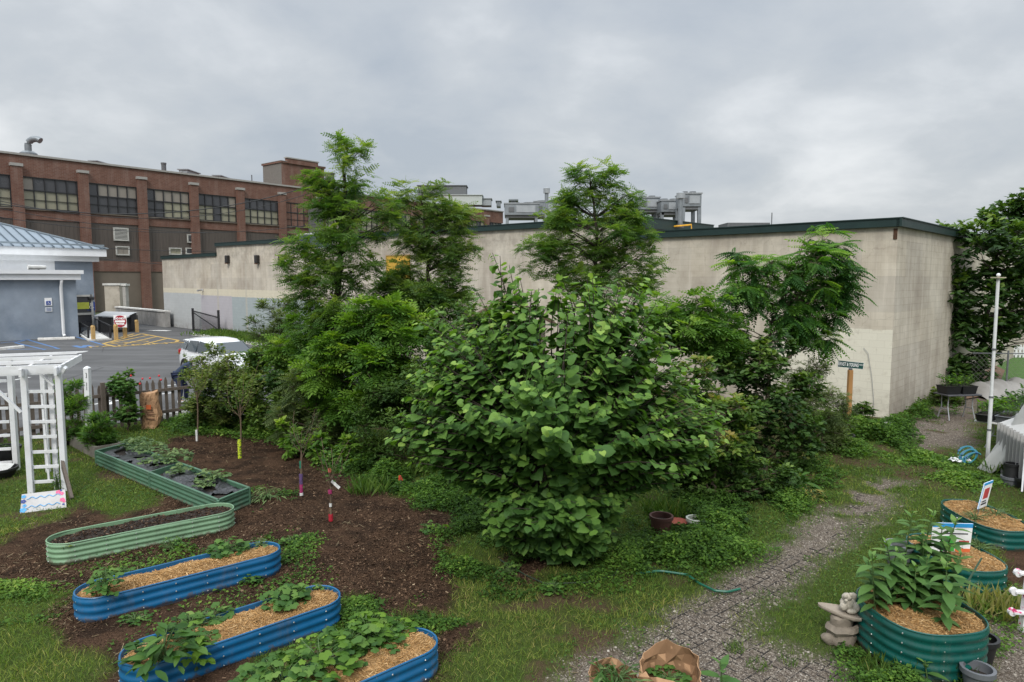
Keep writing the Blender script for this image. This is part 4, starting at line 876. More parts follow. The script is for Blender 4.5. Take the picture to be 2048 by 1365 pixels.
# ramp, railings
BLK = M('black_iron', (.012, .012, .014), .5, .2)
m = MB(); m.prism([tuple(P(*p)[:2]) for p in ((160, 672), (176, 683), (224, 680), (196, 664), (172, 662))], 0.0, .10); tag(m.build('ramp', CONCW), kind='structure')
def railing(pts, label, nb=9, h0=None, rails=2, bar_r=.022, top=.045):
    """pts: list of (px, ytop, ybase) posts"""
    base = [P(a, c_) for a, b_, c_ in pts]; tops = [PD(a, b_, p[1]) for (a, b_, c_), p in zip(pts, base)]
    r = thing('railing', label, 'railing', base[0], 'black iron railings')
    for p, q in zip(base, tops):
        m = MB(); m.bar(p, q + [0, 0, .03], .09); m.build('post', BLK, r)
    for (p, q), (p2, q2) in zip(zip(base[:-1], tops[:-1]), zip(base[1:], tops[1:])):
        m = MB(); m.bar(q, q2, .07, .06); m.build('handrail', BLK, r)
        m = MB(); m.bar(p * .88 + q * .12, p2 * .88 + q2 * .12, .04); m.build('bottom_rail', BLK, r)
        m = MB()
        for s in np.linspace(0, 1, nb + 2)[1:-1]: lo = (p * .88 + q * .12) * (1 - s) + (p2 * .88 + q2 * .12) * s; hi = q * (1 - s) + q2 * s; m.bar(lo, hi, .028)
        m.build('grille', BLK, r)  # the balusters of this span, joined in one mesh
    return r
railing([(160, 645, 668), (177, 655, 680)], 'black iron railing against the annex corner', 7)
railing([(179, 632, 655), (199, 642, 668), (221, 652, 680)], 'black iron railing sloping down along the ramp', 7)
railing([(216, 633, 660), (260, 632, 664), (271, 627, 665)], 'black iron railing behind the red sign', 9)
# utility box with sloped lid, low wall, concrete slabs on end
b = P(236, 664); ub = thing('utility_box', 'dark utility box with grey sloping lid behind the railing', 'utility box', b)
zt = PD(236, 627, b[1])[2]; m = MB(); m.box(b + [-.2, .5, zt * .42], (2.3, 1.6, zt * .84), BAZ * .3); m.build('cabinet', M('box_dark', (.035, .033, .032), .6), ub)
m = MB(); c = b + [-.2, .5, 0]; m.add([c + [-1.3, -1.0, zt * .88], c + [1.3, -1.0, zt * .84], c + [.9, 1.0, zt * 1.0], c + [-1.6, 1.0, zt * 1.06], c + [-1.3, -1.0, zt * .82], c + [1.3, -1.0, zt * .78], c + [.9, 1.0, zt * .94], c + [-1.6, 1.0, zt * 1.0]], [(0, 1, 2, 3), (7, 6, 5, 4), (0, 4, 5, 1), (1, 5, 6, 2), (2, 6, 7, 3), (3, 7, 4, 0)]); m.build('lid', M('lid_grey', (.40, .41, .42), .5, .2, 2), ub)
m = MB(); m.box(c + [.4, -.86, zt * .42], (.8, .06, zt * .6), BAZ * .3); m.build('door', M('box_grey', (.06, .06, .06), .6), ub)
lw = thing('low_wall', 'low grey block wall with white coping beside the brick factory', 'wall', P(300, 649))
a, b = P(232, 640), P(331, 655); a2, b2 = PD(232, 615.5, a[1])[2], PD(331, 624.5, b[1])[2]
d = nrm(b - a); n_ = np.array([-d[1], d[0], 0]); m = MB(); V = [a, b, b + n_ * .4, a + n_ * .4]; m.add(V + [v + [0, 0, h] for v, h in zip(V, (a2, b2, b2, a2))], [(0, 1, 5, 4), (1, 2, 6, 5), (2, 3, 7, 6), (3, 0, 4, 7), (4, 5, 6, 7)]); m.build('wall', M('grey_blockwork', (.29, .28, .265), .9, .2, 1.5, dirt=(.15, .14, .13), dirt_amt=.6, dscale=.8), lw)
m = MB(); m.bar(a + n_ * .2 + [0, 0, a2 + .05], b + n_ * .2 + [0, 0, b2 + .05], .55, .12); m.build('coping', CONCW, lw)
def slabthing(px0, px1, yt, yb, Y, label, mat, dep=1.2):
    a, b = PD(px0, yb, Y), PD(px1, yb, Y); zt = PD(px0, yt, Y)[2]; r = thing('concrete_slab', label, 'slab', [(a[0] + b[0]) / 2, Y, 0], 'concrete slabs at the factory foot')
    m = MB(); m.box([(a[0] + b[0]) / 2, Y + dep / 2, zt / 2], (b[0] - a[0], dep, zt)); m.build('slab', mat, r); m = MB(); m.box([(a[0] + b[0]) / 2, Y + dep / 2, zt + .1], (b[0] - a[0] + .25, dep + .2, .22)); m.build('cap', CONCW, r)
slabthing(212, 242, 571, 640, 76, 'wide weathered concrete block on end against the factory', M('weathered_block', (.40, .36, .30), .9, .25, .8, dirt=(.2, .17, .14), dirt_amt=.8, dscale=.9))
slabthing(248, 254, 572, 640, 75, 'narrow grey concrete post next to the wide block', CONC, .6)
# hairpin iron fence and green strip at the wall foot
def ironfence(u0, u1, off, h, label):
    r = thing('iron_fence', label, 'fence', wu(u0, off), None)
    n = int(abs(u1 - u0) / .16)
    for u in (u0, u1): m = MB(); m.bar(wu(u, off, 0), wu(u, off, h + .2), .13); m.build('post', BLK, r)
    m = MB(); m.bar(wu(u0, off, h), wu(u1, off, h - .35), .06); m.bar(wu(u0, off, .15), wu(u1, off, .15), .05); m.bar(wu(u0, off, h - .1), wu(u1, off, .3), .05); m.build('rail', BLK, r)
    m = MB()
    for k in range(1, n): s = k / n; m.bar(wu(u0 + (u1 - u0) * s, off, .05), wu(u0 + (u1 - u0) * s, off, h - .3 * s + .05), .02)
    m.build('grille', BLK, r)
ironfence(u_at(403), u_at(455), .7, 1.55, 'low black iron fence against the grey painted wall')
m = MB(); q0, q1 = u_at(448), u_at(640); m.prism([tuple(wu(q0, .02)[:2]), tuple(wu(q1, .02)[:2]), tuple(wu(q1, 2.6)[:2]), tuple(wu(q0, 2.2)[:2])], .0, .12); tag(m.build('planting_strip', M('strip_earth', (.05, .055, .02), .95, .3)), kind='structure')
m = MB(); m.bar(wu(q0, 2.3, .07), wu(q1, 2.72, .07), .22, .16); m.bar(wu(q0 + .05, .1, .07), wu(q0 + .05, 2.3, .07), .22, .16); tag(m.build('kerb', CONCW), kind='structure')
# ---------------------------------------------------------------- white car
def car():
    c0 = P(445, 752); view = nrm([c0[0], c0[1], 0]); right = np.array([view[1], -view[0], 0]); hd = nrm(-view * math.cos(R(27)) + right * math.sin(R(27))); lf = np.array([-hd[1], hd[0], 0])
    r = thing('parked_car', 'white hatchback car parked nose in behind the shrubs', 'car', c0)
    W = lambda x, y, z: c0 + hd * x + lf * y + np.array([0, 0, z])
    PAINT = NT('car_white'); PAINT.fin((.68, .69, .70), .25, 0, .5); PAINT.set(PAINT.b.inputs['Coat Weight'], .6); PAINT = PAINT.mat
    GL = NT('car_glass').fin((.035, .045, .05), .06, 0, .8); TYR = M('tyre', (.015, .015, .015), .8); RIM = M('rim_alloy', (.35, .36, .37), .35, metal=.7); BLKP = M('car_black', (.012, .012, .013), .4)
    # stations: x, half width, bottom, belt height
    st = [(-2.18, .62, .45, .80), (-2.12, .78, .32, .98), (-1.85, .88, .24, 1.03), (-1.2, .91, .22, 1.02), (-.3, .92, .22, .99), (.6, .92, .22, .97), (1.0, .91, .22, .96), (1.55, .88, .22, .90), (1.95, .80, .25, .80), (2.14, .62, .36, .66), (2.18, .5, .42, .58)]
    m = MB(); V = []; prof = []
    for x, w_, b, t in st:
        ring = [(w_ * .9, b), (w_ * .99, b + .12), (w_, b + (t - b) * .45), (w_ * .985, b + (t - b) * .72), (w_ * .93, t - .03), (w_ * .8, t)]
        ring = ring + [(-y, z) for y, z in ring[::-1]]; V += [W(x, y, z) for y, z in ring]
    k = 12; Fc = [(i * k + j, i * k + (j + 1) % k, (i + 1) * k + (j + 1) % k, (i + 1) * k + j) for i in range(len(st) - 1) for j in range(k)] + [tuple(range(k)), tuple(range((len(st) - 1) * k, len(st) * k))]
    m.add(V, Fc); body = m.build('body', PAINT, r, smooth=True)
    cab = [(-2.08, .70, .70, 1.02, 1.04), (-1.95, .78, .60, 1.0, 1.38), (-1.55, .84, .62, 1.0, 1.52), (-.6, .86, .65, .98, 1.57), (.2, .86, .64, .96, 1.54), (.55, .85, .60, .96, 1.42), (1.25, .80, .70, .93, .96)]
    m = MB(); V = []
    for x, wb, wt, zb, zt in cab:
        ring = [(wb, zb), (wb * .97 + wt * .03, zb + .05 * (zt - zb)), (wt * .85 + wb * .15, zb + .85 * (zt - zb)), (wt * .9, zt - .02 * (zt - zb)), (wt * .5, zt + .02)]
        ring = ring + [(-y, z) for y, z in ring[::-1]]; V += [W(x, y, z) for y, z in ring]
    k = 10; Fc = [(i * k + j, i * k + (j + 1) % k, (i + 1) * k + (j + 1) % k, (i + 1) * k + j) for i in range(len(cab) - 1) for j in range(k)] + [tuple(range(k)), tuple(range((len(cab) - 1) * k, len(cab) * k))]
    m.add(V, Fc); m.build('cabin', PAINT, r, smooth=True)
    def panel(pts, name, mat=GL, off=.012, nv=None):
        pts = [W(*p) for p in pts]; n_ = nrm(np.cross(pts[1] - pts[0], pts[-1] - pts[0])); ctr = W(0, 0, .8)
        if n_ @ (np.mean(pts, axis=0) - ctr) < 0: n_ = -n_
        MB().slab([p + n_ * off for p in pts], .015, n_).build(name, mat, r)
    panel([(1.16, .70, 1.0), (.62, .545, 1.40), (.62, -.545, 1.40), (1.16, -.70, 1.0)], 'windscreen', off=.035)
    for s in (1, -1):
        panel([(.95, s * .84, 1.0), (.42, s * .70, 1.38), (-.28, s * .71, 1.46), (-.28, s * .865, 1.02)], 'side_window', off=.03)
        panel([(-.36, s * .865, 1.03), (-.36, s * .71, 1.46), (-1.15, s * .70, 1.44), (-1.2, s * .86, 1.05)], 'side_window', off=.03)
        panel([(-1.3, s * .855, 1.07), (-1.26, s * .70, 1.42), (-1.62, s * .68, 1.36), (-1.85, s * .80, 1.12)], 'side_window', off=.035)
        m = MB(); m.box(W(.85, s * 1.02, 1.05), (.22, .26, .18), ax=[hd, lf, [0, 0, 1]]); m.build('mirror', PAINT if s < 0 else BLKP, r, bevel=.05)
        m = MB(); m.box(W(-2.1, s * .70, .92), (.14, .22, .26), ax=[hd, lf, [0, 0, 1]]); m.build('tail_light', M('tail_red', (.28, .01, .012), .2), r, bevel=.04)
        m = MB(); m.box(W(1.98, s * .62, .68), (.30, .28, .12), ax=[hd, lf, [0, 0, 1]]); m.build('headlight', M('headlight_glass', (.45, .46, .47), .1), r, bevel=.04)
        for x in (-1.35, 1.35):
            m = MB(); ring = [];  V = []; n = 20
            for rr, yy in ((.0, .93), (.20, .93), (.31, .95), (.33, .92), (.33, .72), (0, .72)):
                for j in range(n): a = 2 * math.pi * j / n; V.append(W(x + rr * math.cos(a), s * yy, .335 + rr * math.sin(a)))
            m.add(V, [(i * n + j, i * n + (j + 1) % n, (i + 1) * n + (j + 1) % n, (i + 1) * n + j) for i in range(5) for j in range(n)]); wh = m.build('wheel', TYR, r)
            m = MB(); V = [W(x + .21 * math.cos(2 * math.pi * j / n), s * .958, .335 + .21 * math.sin(2 * math.pi * j / n)) for j in range(n)]; m.add(V, [tuple(range(n))]); m.build('rim', RIM, wh)
            m = MB(); V = [W(x + .39 * math.cos(math.pi * j / 12), s * .926, .33 + .39 * math.sin(math.pi * j / 12)) for j in range(13)] ; m.add(V, [tuple(range(13))]); m.build('wheel_arch', BLKP, r)
    m = MB(); V = [W(-1.92, .6, 1.40), W(-1.92, -.6, 1.40), W(-2.22, -.55, 1.36), W(-2.22, .55, 1.36)]; m.slab(V, .06, (0, 0, 1)); m.build('spoiler', PAINT, r, bevel=.02)
    panel([(-1.97, .55, 1.30), (-1.97, -.55, 1.30), (-2.07, -.62, 1.06), (-2.07, .62, 1.06)], 'rear_window', off=.03)
    m = MB(); m.box(W(2.16, 0, .42), (.10, .9, .16), ax=[hd, lf, [0, 0, 1]]); m.build('grille', BLKP, r)
    # a dark carry-all hung over the far mirror
car()
# ---------------------------------------------------------------- bending person
def person():
    f0 = P(366, 806); S = 1.0; view = nrm([f0[0], f0[1], 0]); rt = np.array([view[1], -view[0], 0])
    W = lambda x, y, z: f0 + rt * x + view * y + np.array([0, 0, z])
    r = thing('person', 'grey haired person in navy coat and jeans bending over by the white car', 'person', f0)
    def skin(name, pts, edges, rad, mat, lv=2):
        me = bpy.data.meshes.new(name); me.from_pydata([tuple(p) for p in pts], edges, []); o = bpy.data.objects.new(name, me); COL.objects.link(o); adopt(o, r)
        md = o.modifiers.new('skin', 'SKIN'); md.use_smooth_shade = True
        for i, v in enumerate(me.skin_vertices[0].data): v.radius = (rad[i] if hasattr(rad[i], '__len__') else (rad[i], rad[i])); v.use_root = (i == 0)
        sb = o.modifiers.new('sub', 'SUBSURF'); sb.levels = lv; sb.render_levels = lv; me.materials.append(mat); return o
    SKINM = M('skin', (.42, .25, .18), .6); NAVY = M('navy_coat', (.018, .030, .060), .85, .3, 8); JEAN = M('dark_jeans', (.016, .024, .060), .85, .3, 10); HAIR = M('grey_hair', (.42, .43, .42), .7, .3, 30, .5, 60, stretch=(1, 1, .3))
    J = dict(pel=(-.10, 0, .92), wai=(0, .02, 1.04), che=(.16, .05, 1.22), nek=(.29, .07, 1.34), hd0=(.35, .08, 1.38), hd1=(.42, .09, 1.36), lh=(-.14, -.11, .88), lk=(-.04, -.13, .48), la=(-.10, -.12, .09), lt=(.09, -.14, .05), rh=(-.10, .13, .88), rk=(.12, .15, .48), ra=(.10, .14, .09), rtq=(.28, .14, .05),
             ls=(.20, -.17, 1.22), le=(.36, -.22, .98), lw=(.50, -.18, .78), lhn=(.55, -.17, .70), rs=(.22, .23, 1.22), re=(.40, .26, 1.0), rw=(.56, .20, .82), rhn=(.62, .19, .75))
    nm = list(J); ix = {n: i for i, n in enumerate(nm)}; E = [('pel', 'wai'), ('wai', 'che'), ('che', 'nek'), ('nek', 'hd0'), ('hd0', 'hd1'), ('pel', 'lh'), ('lh', 'lk'), ('lk', 'la'), ('la', 'lt'), ('pel', 'rh'), ('rh', 'rk'), ('rk', 'ra'), ('ra', 'rtq'), ('che', 'ls'), ('ls', 'le'), ('le', 'lw'), ('lw', 'lhn'), ('che', 'rs'), ('rs', 're'), ('re', 'rw'), ('rw', 'rhn')]
    rad = dict(pel=.13, wai=.125, che=.14, nek=.055, hd0=.095, hd1=.10, lh=.09, lk=.06, la=.042, lt=.04, rh=.09, rk=.06, ra=.042, rtq=.04, ls=.06, le=.045, lw=.03, lhn=.035, rs=.06, re=.045, rw=.03, rhn=.035)
    skin('body', [W(*J[n]) for n in nm], [(ix[a], ix[b]) for a, b in E], [rad[n] for n in nm], SKINM)
    n1 = ['pel', 'lh', 'lk', 'la', 'rh', 'rk', 'ra']; i1 = {n: i for i, n in enumerate(n1)}
    skin('trousers', [W(*J[n]) for n in n1], [(i1[a], i1[b]) for a, b in (('pel', 'lh'), ('lh', 'lk'), ('lk', 'la'), ('pel', 'rh'), ('rh', 'rk'), ('rk', 'ra'))], [.16, .115, .085, .075, .115, .085, .075], JEAN)
    n2 = ['pel', 'wai', 'che', 'nek', 'ls', 'le', 'lw', 'rs', 're', 'rw']; i2 = {n: i for i, n in enumerate(n2)}
    pts = [W(*J[n]) for n in n2]; pts[0] = W(-.16, 0, .80)
    skin('coat', pts, [(i2[a], i2[b]) for a, b in (('pel', 'wai'), ('wai', 'che'), ('che', 'nek'), ('che', 'ls'), ('ls', 'le'), ('le', 'lw'), ('che', 'rs'), ('rs', 're'), ('re', 'rw'))], [.20, .175, .185, .07, .085, .065, .05, .085, .065, .05], NAVY)
    m = MB(); m.ball(W(.37, .08, 1.42), .135, 12, 8, sq=(1, 1, .95))
    for k in range(26): a = k * .9; q = W(.36 + .10 * math.cos(a), .08 + .10 * math.sin(a), 1.42); m.tube([q, q + rt * .03 + np.array([0, 0, -.16]), q + rt * (.05 + .02 * math.sin(k)) + np.array([0, 0, -.30 - .04 * math.cos(k * 2)])], [.035, .03, .008], 5)
    m.build('hair', HAIR, r, smooth=True)
    for a, t_ in (('la', 'lt'), ('ra', 'rtq')):
        m = MB(); p, q = W(*J[a]), W(*J[t_]); p = np.array([*p[:2], .05]); m.tube([p - nrm(q - p) * .06, p, q, q + nrm(q - p) * .05], [.045, .055, .05, .03], 8); m.build('shoe', M('pale_shoe', (.4, .4, .4), .7), r, smooth=True)
person()
# ================================================================ garden furniture
WOODG = M('weathered_wood', (.105, .085, .070), .9, .3, 6, .4, 30, stretch=(6, 6, .5)); WPAINT = M('white_paint', (.68, .685, .70), .5, .05, 4, .1, 50, dirt=(.50, .49, .46), dirt_amt=.5, dscale=1.6)
# picket fence
fen = thing('picket_fence', 'weathered brown pointed picket fence at the parking lot edge', 'fence', fA)
FAZ = math.atan2(FD[1], FD[0])
flen = np.linalg.norm(fB - fA) + .15; fl0 = -6.2; npk = int((flen - fl0) / .165)
fp = lambda a, off=0., z=0.: fA + FD * a + FN * off + np.array([0, 0, z])
for k in range(npk):
    a = fl0 + k * .165; h = 1.22 + rng.uniform(-.04, .04); ln = rng.uniform(-.012, .012); w_ = .082
    c = fp(a); V = []
    for off in (-.011, .011):
        for x, z in ((-w_ / 2, .03), (w_ / 2, .03), (w_ / 2, h - .10), (.012, h), (-.012, h), (-w_ / 2, h - .10)): V.append(c + FD * (x + ln * z) + FN * off + np.array([0, 0, z]))
    m = MB(); m.add(V, [tuple(range(5, -1, -1)), tuple(range(6, 12))] + [(i, (i + 1) % 6, 6 + (i + 1) % 6, 6 + i) for i in range(6)]); m.build('picket', WOODG, fen)
for z in (.30, .92):
    for a in np.arange(fl0, flen, 2.4): m = MB(); m.bar(fp(a, -.045, z + rng.uniform(-.02, .02)), fp(min(a + 2.36, flen), -.045, z + rng.uniform(-.03, .03)), .045, .085); m.build('rail', WOODG, fen)
for a in np.arange(fl0 + 1.2, flen, 2.4): m = MB(); m.bar(fp(a, -.10, -.1), fp(a, -.10, 1.28), .10, .10, up=FD); m.build('post', WOODG, fen)
# white garden arbor
X_, Y_ = nrm([.92, .39, 0]), nrm([-.39, .92, 0]); O = P(63, 988); AAX = np.array([X_, Y_, [0, 0, 1.]])
arb = thing('garden_arbor', 'white wooden garden arbor with lattice ladder sides and open rafters', 'arbor', O)
aw = lambda x, y, z=0.: O + X_ * x + Y_ * y + np.array([0, 0, z])
HT = 2.36
def post(x, y, sx=.15, sy=.09, lean=0.): m = MB(); a, b = aw(x, y, -.05), aw(x + lean, y, HT); m.bar(a, b, sy, sx, up=Y_); m.build('post', WPAINT, arb, bevel=.006)
SPAN = .54; DEP = 1.55
post(0, 0); post(SPAN, 0, .19); post(SPAN - .16, .14, .08, .08); 
def inframe(px, py): d_ = P(px, py) - O; return d_ @ X_, d_ @ Y_
(bx0, by0), (bx1, by1) = inframe(34, 941), inframe(97, 946); post(bx0, by0, .19); post(bx1, by1, .10, .08); post(bx0 - .72, by0, .15); DEP = by0
def ladder(x0, x1, y, off=.0):
    for k in range(7): m = MB(); z = .20 + k * .285; m.bar(aw(x0, y - .01, z + .02), aw(x1, y - .01, z), .03, .055); m.build('rung', WPAINT, arb)
    m = MB(); m.bar(aw((x0 + x1) / 2 + .03, y + .02, .2), aw((x0 + x1) / 2 - .0, y + .02, 1.92), .03, .055, up=Y_); m.build('slat', WPAINT, arb)
ladder(.05, SPAN - .08, 0); ladder(bx0 - .66, bx0 - .06, DEP - .06)
for x in (.0, SPAN): m = MB(); m.bar(aw(x, -.25, HT - .06), aw(x, DEP + .25, HT - .06), .045, .14); m.build('beam', WPAINT, arb)
m = MB(); m.bar(aw(-1.4, 0.06, HT - .06), aw(SPAN, .06, HT - .06), .05, .14); m.build('beam', WPAINT, arb); m = MB(); m.bar(aw(-1.2, DEP, HT - .06), aw(SPAN, DEP, HT - .06), .05, .14); m.build('beam', WPAINT, arb)
for k in range(4):
    y = -.16 + k * (DEP + .5) / 3; prof = [(-1.7, 0), (.44, 0), (.48, .022), (.56, .03), (.62, .04), (.67, .055), (-1.7, .06)]
    V = [aw(x, y + o_, HT + .012 + z) for o_ in (-.022, .022) for x, z in prof]; n = len(prof)
    m = MB(); m.add(V, [tuple(range(n - 1, -1, -1)), tuple(range(n, 2 * n))] + [(i, (i + 1) % n, n + (i + 1) % n, n + i) for i in range(n)]); m.build('rafter', WPAINT, arb)
for y in (.3, 1.1): m = MB(); m.bar(aw(-1.6, y, HT + .18), aw(.75, y + .05, HT + .18), .04, .03); 
m = MB(); m.bar(aw(-.08, .0, 1.55), aw(-.62, .0, HT - .1), .04, .08, up=Y_); m.build('brace', WPAINT, arb); m = MB(); m.bar(aw(SPAN - .1, .06, HT - .35), aw(SPAN - .32, .06, HT - .1), .03, .06, up=Y_); m.build('brace', WPAINT, arb)
m = MB(); m.bar(aw(SPAN + .08, -.08, HT - .1), aw(SPAN + .14, -.12, HT + .0), .05, .1, up=Y_); m.build('bracket', WPAINT, arb)
# painted board leaning on the arbor foot, plank leaning behind
a, b = P(40, 1028), P(133, 1016); a2, b2 = a + (aw(0, -.1) - a) * .25 + [0, 0, .26], b + (aw(SPAN, -.1) - b) * .25 + [0, 0, .26]
bd = thing('painted_board', 'white board painted with blue waves and pink flowers at the arbor foot', 'painted board', (a + b) / 2)
nv = nrm(np.cross(b - a, a2 - a)); nv = nv if nv[1] < 0 else -nv
m = MB(); m.slab([a, b, b2, a2], .025, -nv); m.build('board', M('board_white', (.44, .43, .42), .8, .12, 5, dirt=(.33, .32, .32), dirt_amt=.5, dscale=4), bd)
bw = lambda s, t: a + (b - a) * s + (a2 - a) * t + nv * .006
PB_, PK_, PN_ = M('paint_blue', (.08, .32, .60), .6), M('paint_pink', (.60, .10, .22), .6), M('paint_navy', (.03, .05, .22), .6)
for t0 in (.28, .74):
    m = MB(); m.tube([bw(s, t0 + .05 * math.sin(s * 34)) for s in np.linspace(.12, .86, 40)], .007, 4); m.build('painted_wave', PB_, bd)
def flower(s, t, r, mat):
    m = MB(); X = nrm(b - a); U = nrm(a2 - a)
    for k in range(5): q = bw(s, t) + r * .6 * (math.cos(k * 1.257) * X + math.sin(k * 1.257) * U); m.add([q + r * .45 * (math.cos(j * .785) * X + math.sin(j * .785) * U) + nv * (.001 + .0006 * k) for j in range(8)], [tuple(range(8))])
    m.build('painted_flower', mat, bd)
for s, t, r, mt in ((.05, .85, .035, PB_), (.05, .6, .04, PN_), (.06, .15, .05, PB_), (.08, .38, .03, PB_), (.80, .88, .04, PK_), (.88, .78, .035, PK_), (.90, .45, .04, PK_), (.94, .35, .025, PK_), (.93, .2, .02, PN_), (.86, .95, .02, PN_)): flower(s, t, r, mt)
m = MB(); m.bar(P(144, 1000) + [0, 0, .0], PD(123, 920, P(128, 985)[1] + .1), .05, .12); tag(m.build('plank', WOODG), 'weathered grey plank leaning behind the arbor post', 'plank')
# white message post
b = P(180, 892); zt = PD(174, 734, b[1])[2]; t_ = PD(174, 734, b[1]); mp = thing('message_post', 'slender white square post with small dark writing near the pickets', 'post', b)
m = MB(); m.bar(b - [0, 0, .1], t_ - [0, 0, .05], .115, .115, up=(0, 1, 0)); m.build('shaft', WPAINT, mp); m = MB(); ax_ = nrm(t_ - b); m.lathe(t_ - [0, 0, .06], [(.085, 0), (.085, .03), (.02, .075), (0, .075)], 4, az=.785); m.build('cap', WPAINT, mp)
INK = M('ink_dark', (.03, .03, .035), .7)
ru = nrm(b - t_)
for k, (s, ch) in enumerate(((.10, ']'), (.22, '1'), (.27, '1'), (.42, '/'), (.5, ':'), (.58, ':'), (.7, ';'), (.78, ':'))): text('lettering', ch, INK, .13, t_ + (b - t_) * s + np.array([.012, -.0605, 0]), (1, 0, 0), -ru, mp, .0015)
# concrete trough planter and pots by the arbor
a, b = P(135, 890), P(190, 918); d = nrm(b - a); n_ = np.array([-d[1], d[0], 0]); L_ = np.linalg.norm(b - a); tr = thing('concrete_trough', 'long weathered concrete trough with soil beside the arbor', 'planter', (a + b) / 2)
m = MB(); h = .26
for s, e, o1, o2 in ((0, L_, 0, .07), (0, L_, .53, .60), (0, .07, .07, .53), (L_ - .07, L_, .07, .53)): m.prism([tuple((a + d * s + n_ * o1)[:2]), tuple((a + d * e + n_ * o1)[:2]), tuple((a + d * e + n_ * o2)[:2]), tuple((a + d * s + n_ * o2)[:2])], -.05, h)
m.build('trough', M('old_concrete', (.17, .155, .13), .95, .3, 4, .5, 40, dirt=(.08, .07, .05), dirt_amt=.7), tr); SOILM = M('dark_soil', (.022, .016, .012), .95, .5, 20, .8, 40)
m = MB(); m.prism([tuple((a + d * .07 + n_ * .07)[:2]), tuple((a + d * (L_ - .07) + n_ * .07)[:2]), tuple((a + d * (L_ - .07) + n_ * .53)[:2]), tuple((a + d * .07 + n_ * .53)[:2])], 0, h - .06); m.build('soil', SOILM, tr)
BED_KEEP.append([tuple((a + d * s + n_ * o)[:2]) for s, o in ((0, 0), (L_, 0), (L_, .6), (0, .6))])
def pot(px, py, r, h, mat, label, cat='plant pot', name='plant_pot', taper=.78, soil=True, rimw=.018, base=None, grp=None, sx=1., tilt=(0, 0)):
    b = P(px, py) if base is None else np.asarray(base, float); o = thing(name, label, cat, b, grp)
    m = MB(); m.lathe(b, [(0, 0), (r * taper, 0), (r * .99, h - .05), (r + rimw, h - .05), (r + rimw, h), (r - .012, h), (r * .93, h - .06), (r * .9, h - .10)], 24, sx=sx, lean=tilt); m.build('pot', mat, o, smooth=True)
    if soil: m = MB(); m.lathe(b, [(r * .95 * (taper + (1 - taper) * .75), h - .09), (0, h - .075)], 16, sx=sx, lean=tilt); m.build('soil', SOILM, o)
    return o, b
BPL = M('black_plastic', (.014, .014, .015), .45, .2, 5); GPL = M('grey_plastic_pot', (.11, .115, .125), .5, .15, 5); TAN = M('tan_pot', (.17, .145, .115), .8, .2)
pot(118, 893, .22, .46, TAN, 'tan round planter pot behind the arbor post'); pot(10, 935, .30, .45, BPL, 'big black nursery tub under the arbor'); pot(-2, 955, .32, .2, BPL, 'shallow black tub with scrap paper under the arbor')
m = MB(); b = P(-2, 955); m.add([b + np.array([.25 * math.cos(a) * (1 + .2 * math.sin(3 * a)), .2 * math.sin(a), .2 + .06 * math.sin(2 * a)]) for a in np.linspace(0, 2 * math.pi, 12)[:-1]] + [b + [0, 0, .30]], [(i, (i + 1) % 11, 11) for i in range(11)]); tag(m.build('scrap_paper', M('scrap', (.5, .5, .48), .8)), 'crumpled pale paper lying in the shallow tub', 'paper')
# paper yard bags
KRAFT = M('kraft_paper', (.36, .215, .12), .85, .15, 3, .35, 14, spec=.2); KRAFTD = M('kraft_inside', (.22, .125, .065), .9, .15)
def paperbag(base, w_, d_, h, az, label, crush=.0, top_wave=.05, lean=(0, 0), grp='brown paper yard bags', logo=False, seed=1, solid=False):
    jit = np.random.default_rng(seed).normal(0, 1, (40, 60, 3)) * [.012, .012, .010]
    g = np.random.default_rng(seed); o = thing('paper_bag', label, 'paper bag', base, grp); ca, sa = math.cos(az), math.sin(az); nu, nv_ = 30, 9
    def surf(inset):
        V = []
        for j in range(nv_ + 1):
            s = j / nv_
            for i in range(nu):
                t = i / nu * 4; q = int(t); f = t - q; x, y = [(-1 + 2 * f, -1), (1, -1 + 2 * f), (1 - 2 * f, 1), (-1, 1 - 2 * f)][q]
                pe = 5 - 2.2 * s; nrm_ = (abs(x) ** pe + abs(y) ** pe) ** (1 / pe); x, y = x / nrm_, y / nrm_
                wv = fbm(np.array([t * 1.3 + seed * 7]), np.array([s * 4]), 1.0, 3)[0] - .5
                k = 1 - inset + wv * .30 * (1 + crush) + .05 * s; gus = 1 - .10 * (abs(y) < .5) * s * (abs(x) > .8)
                zz = s * h * (1 + (0 if solid else .17 * max(0, y) * (1 - .55 * x * x) * s + .05 * (fbm(np.array([t * 6 + seed]), np.array([1.5]), 1.0, 3)[0] - .5) * s) + (top_wave * math.sin(t * 2.2 + seed) + .06 * wv) * s)
                X, Y = x * w_ / 2 * k * gus, y * d_ / 2 * k * (1 - crush * s * .55)
                V.append([base[0] + X * ca - Y * sa + lean[0] * zz + crush * .12 * math.sin(s * 5) * w_, base[1] + X * sa + Y * ca + lean[1] * zz, base[2] + zz]); V[-1] = (np.array(V[-1]) + jit[j, i] * (j > 0)).tolist()
        return V, [(j * nu + i, j * nu + (i + 1) % nu, (j + 1) * nu + (i + 1) % nu, (j + 1) * nu + i) for j in range(nv_) for i in range(nu)]
    V, Fc = surf(0); m = MB(); m.add(V, Fc); V2, _ = surf(.025); m.add(V2, [f[::-1] for f in Fc], 1); n0 = nv_ * nu; n1 = (nv_ + 1) * nu
    m.f += [[n0 + i, n0 + (i + 1) % nu, n1 + n0 + (i + 1) % nu, n1 + n0 + i] for i in range(nu)]; m.m += [0] * nu
    if solid: m.f.append([n0 + i for i in range(nu)]); m.m.append(0)
    m.f.append([i for i in range(nu)]); m.m.append(0)
    ob = m.build('bag', [KRAFT, KRAFTD], o); 
    return o
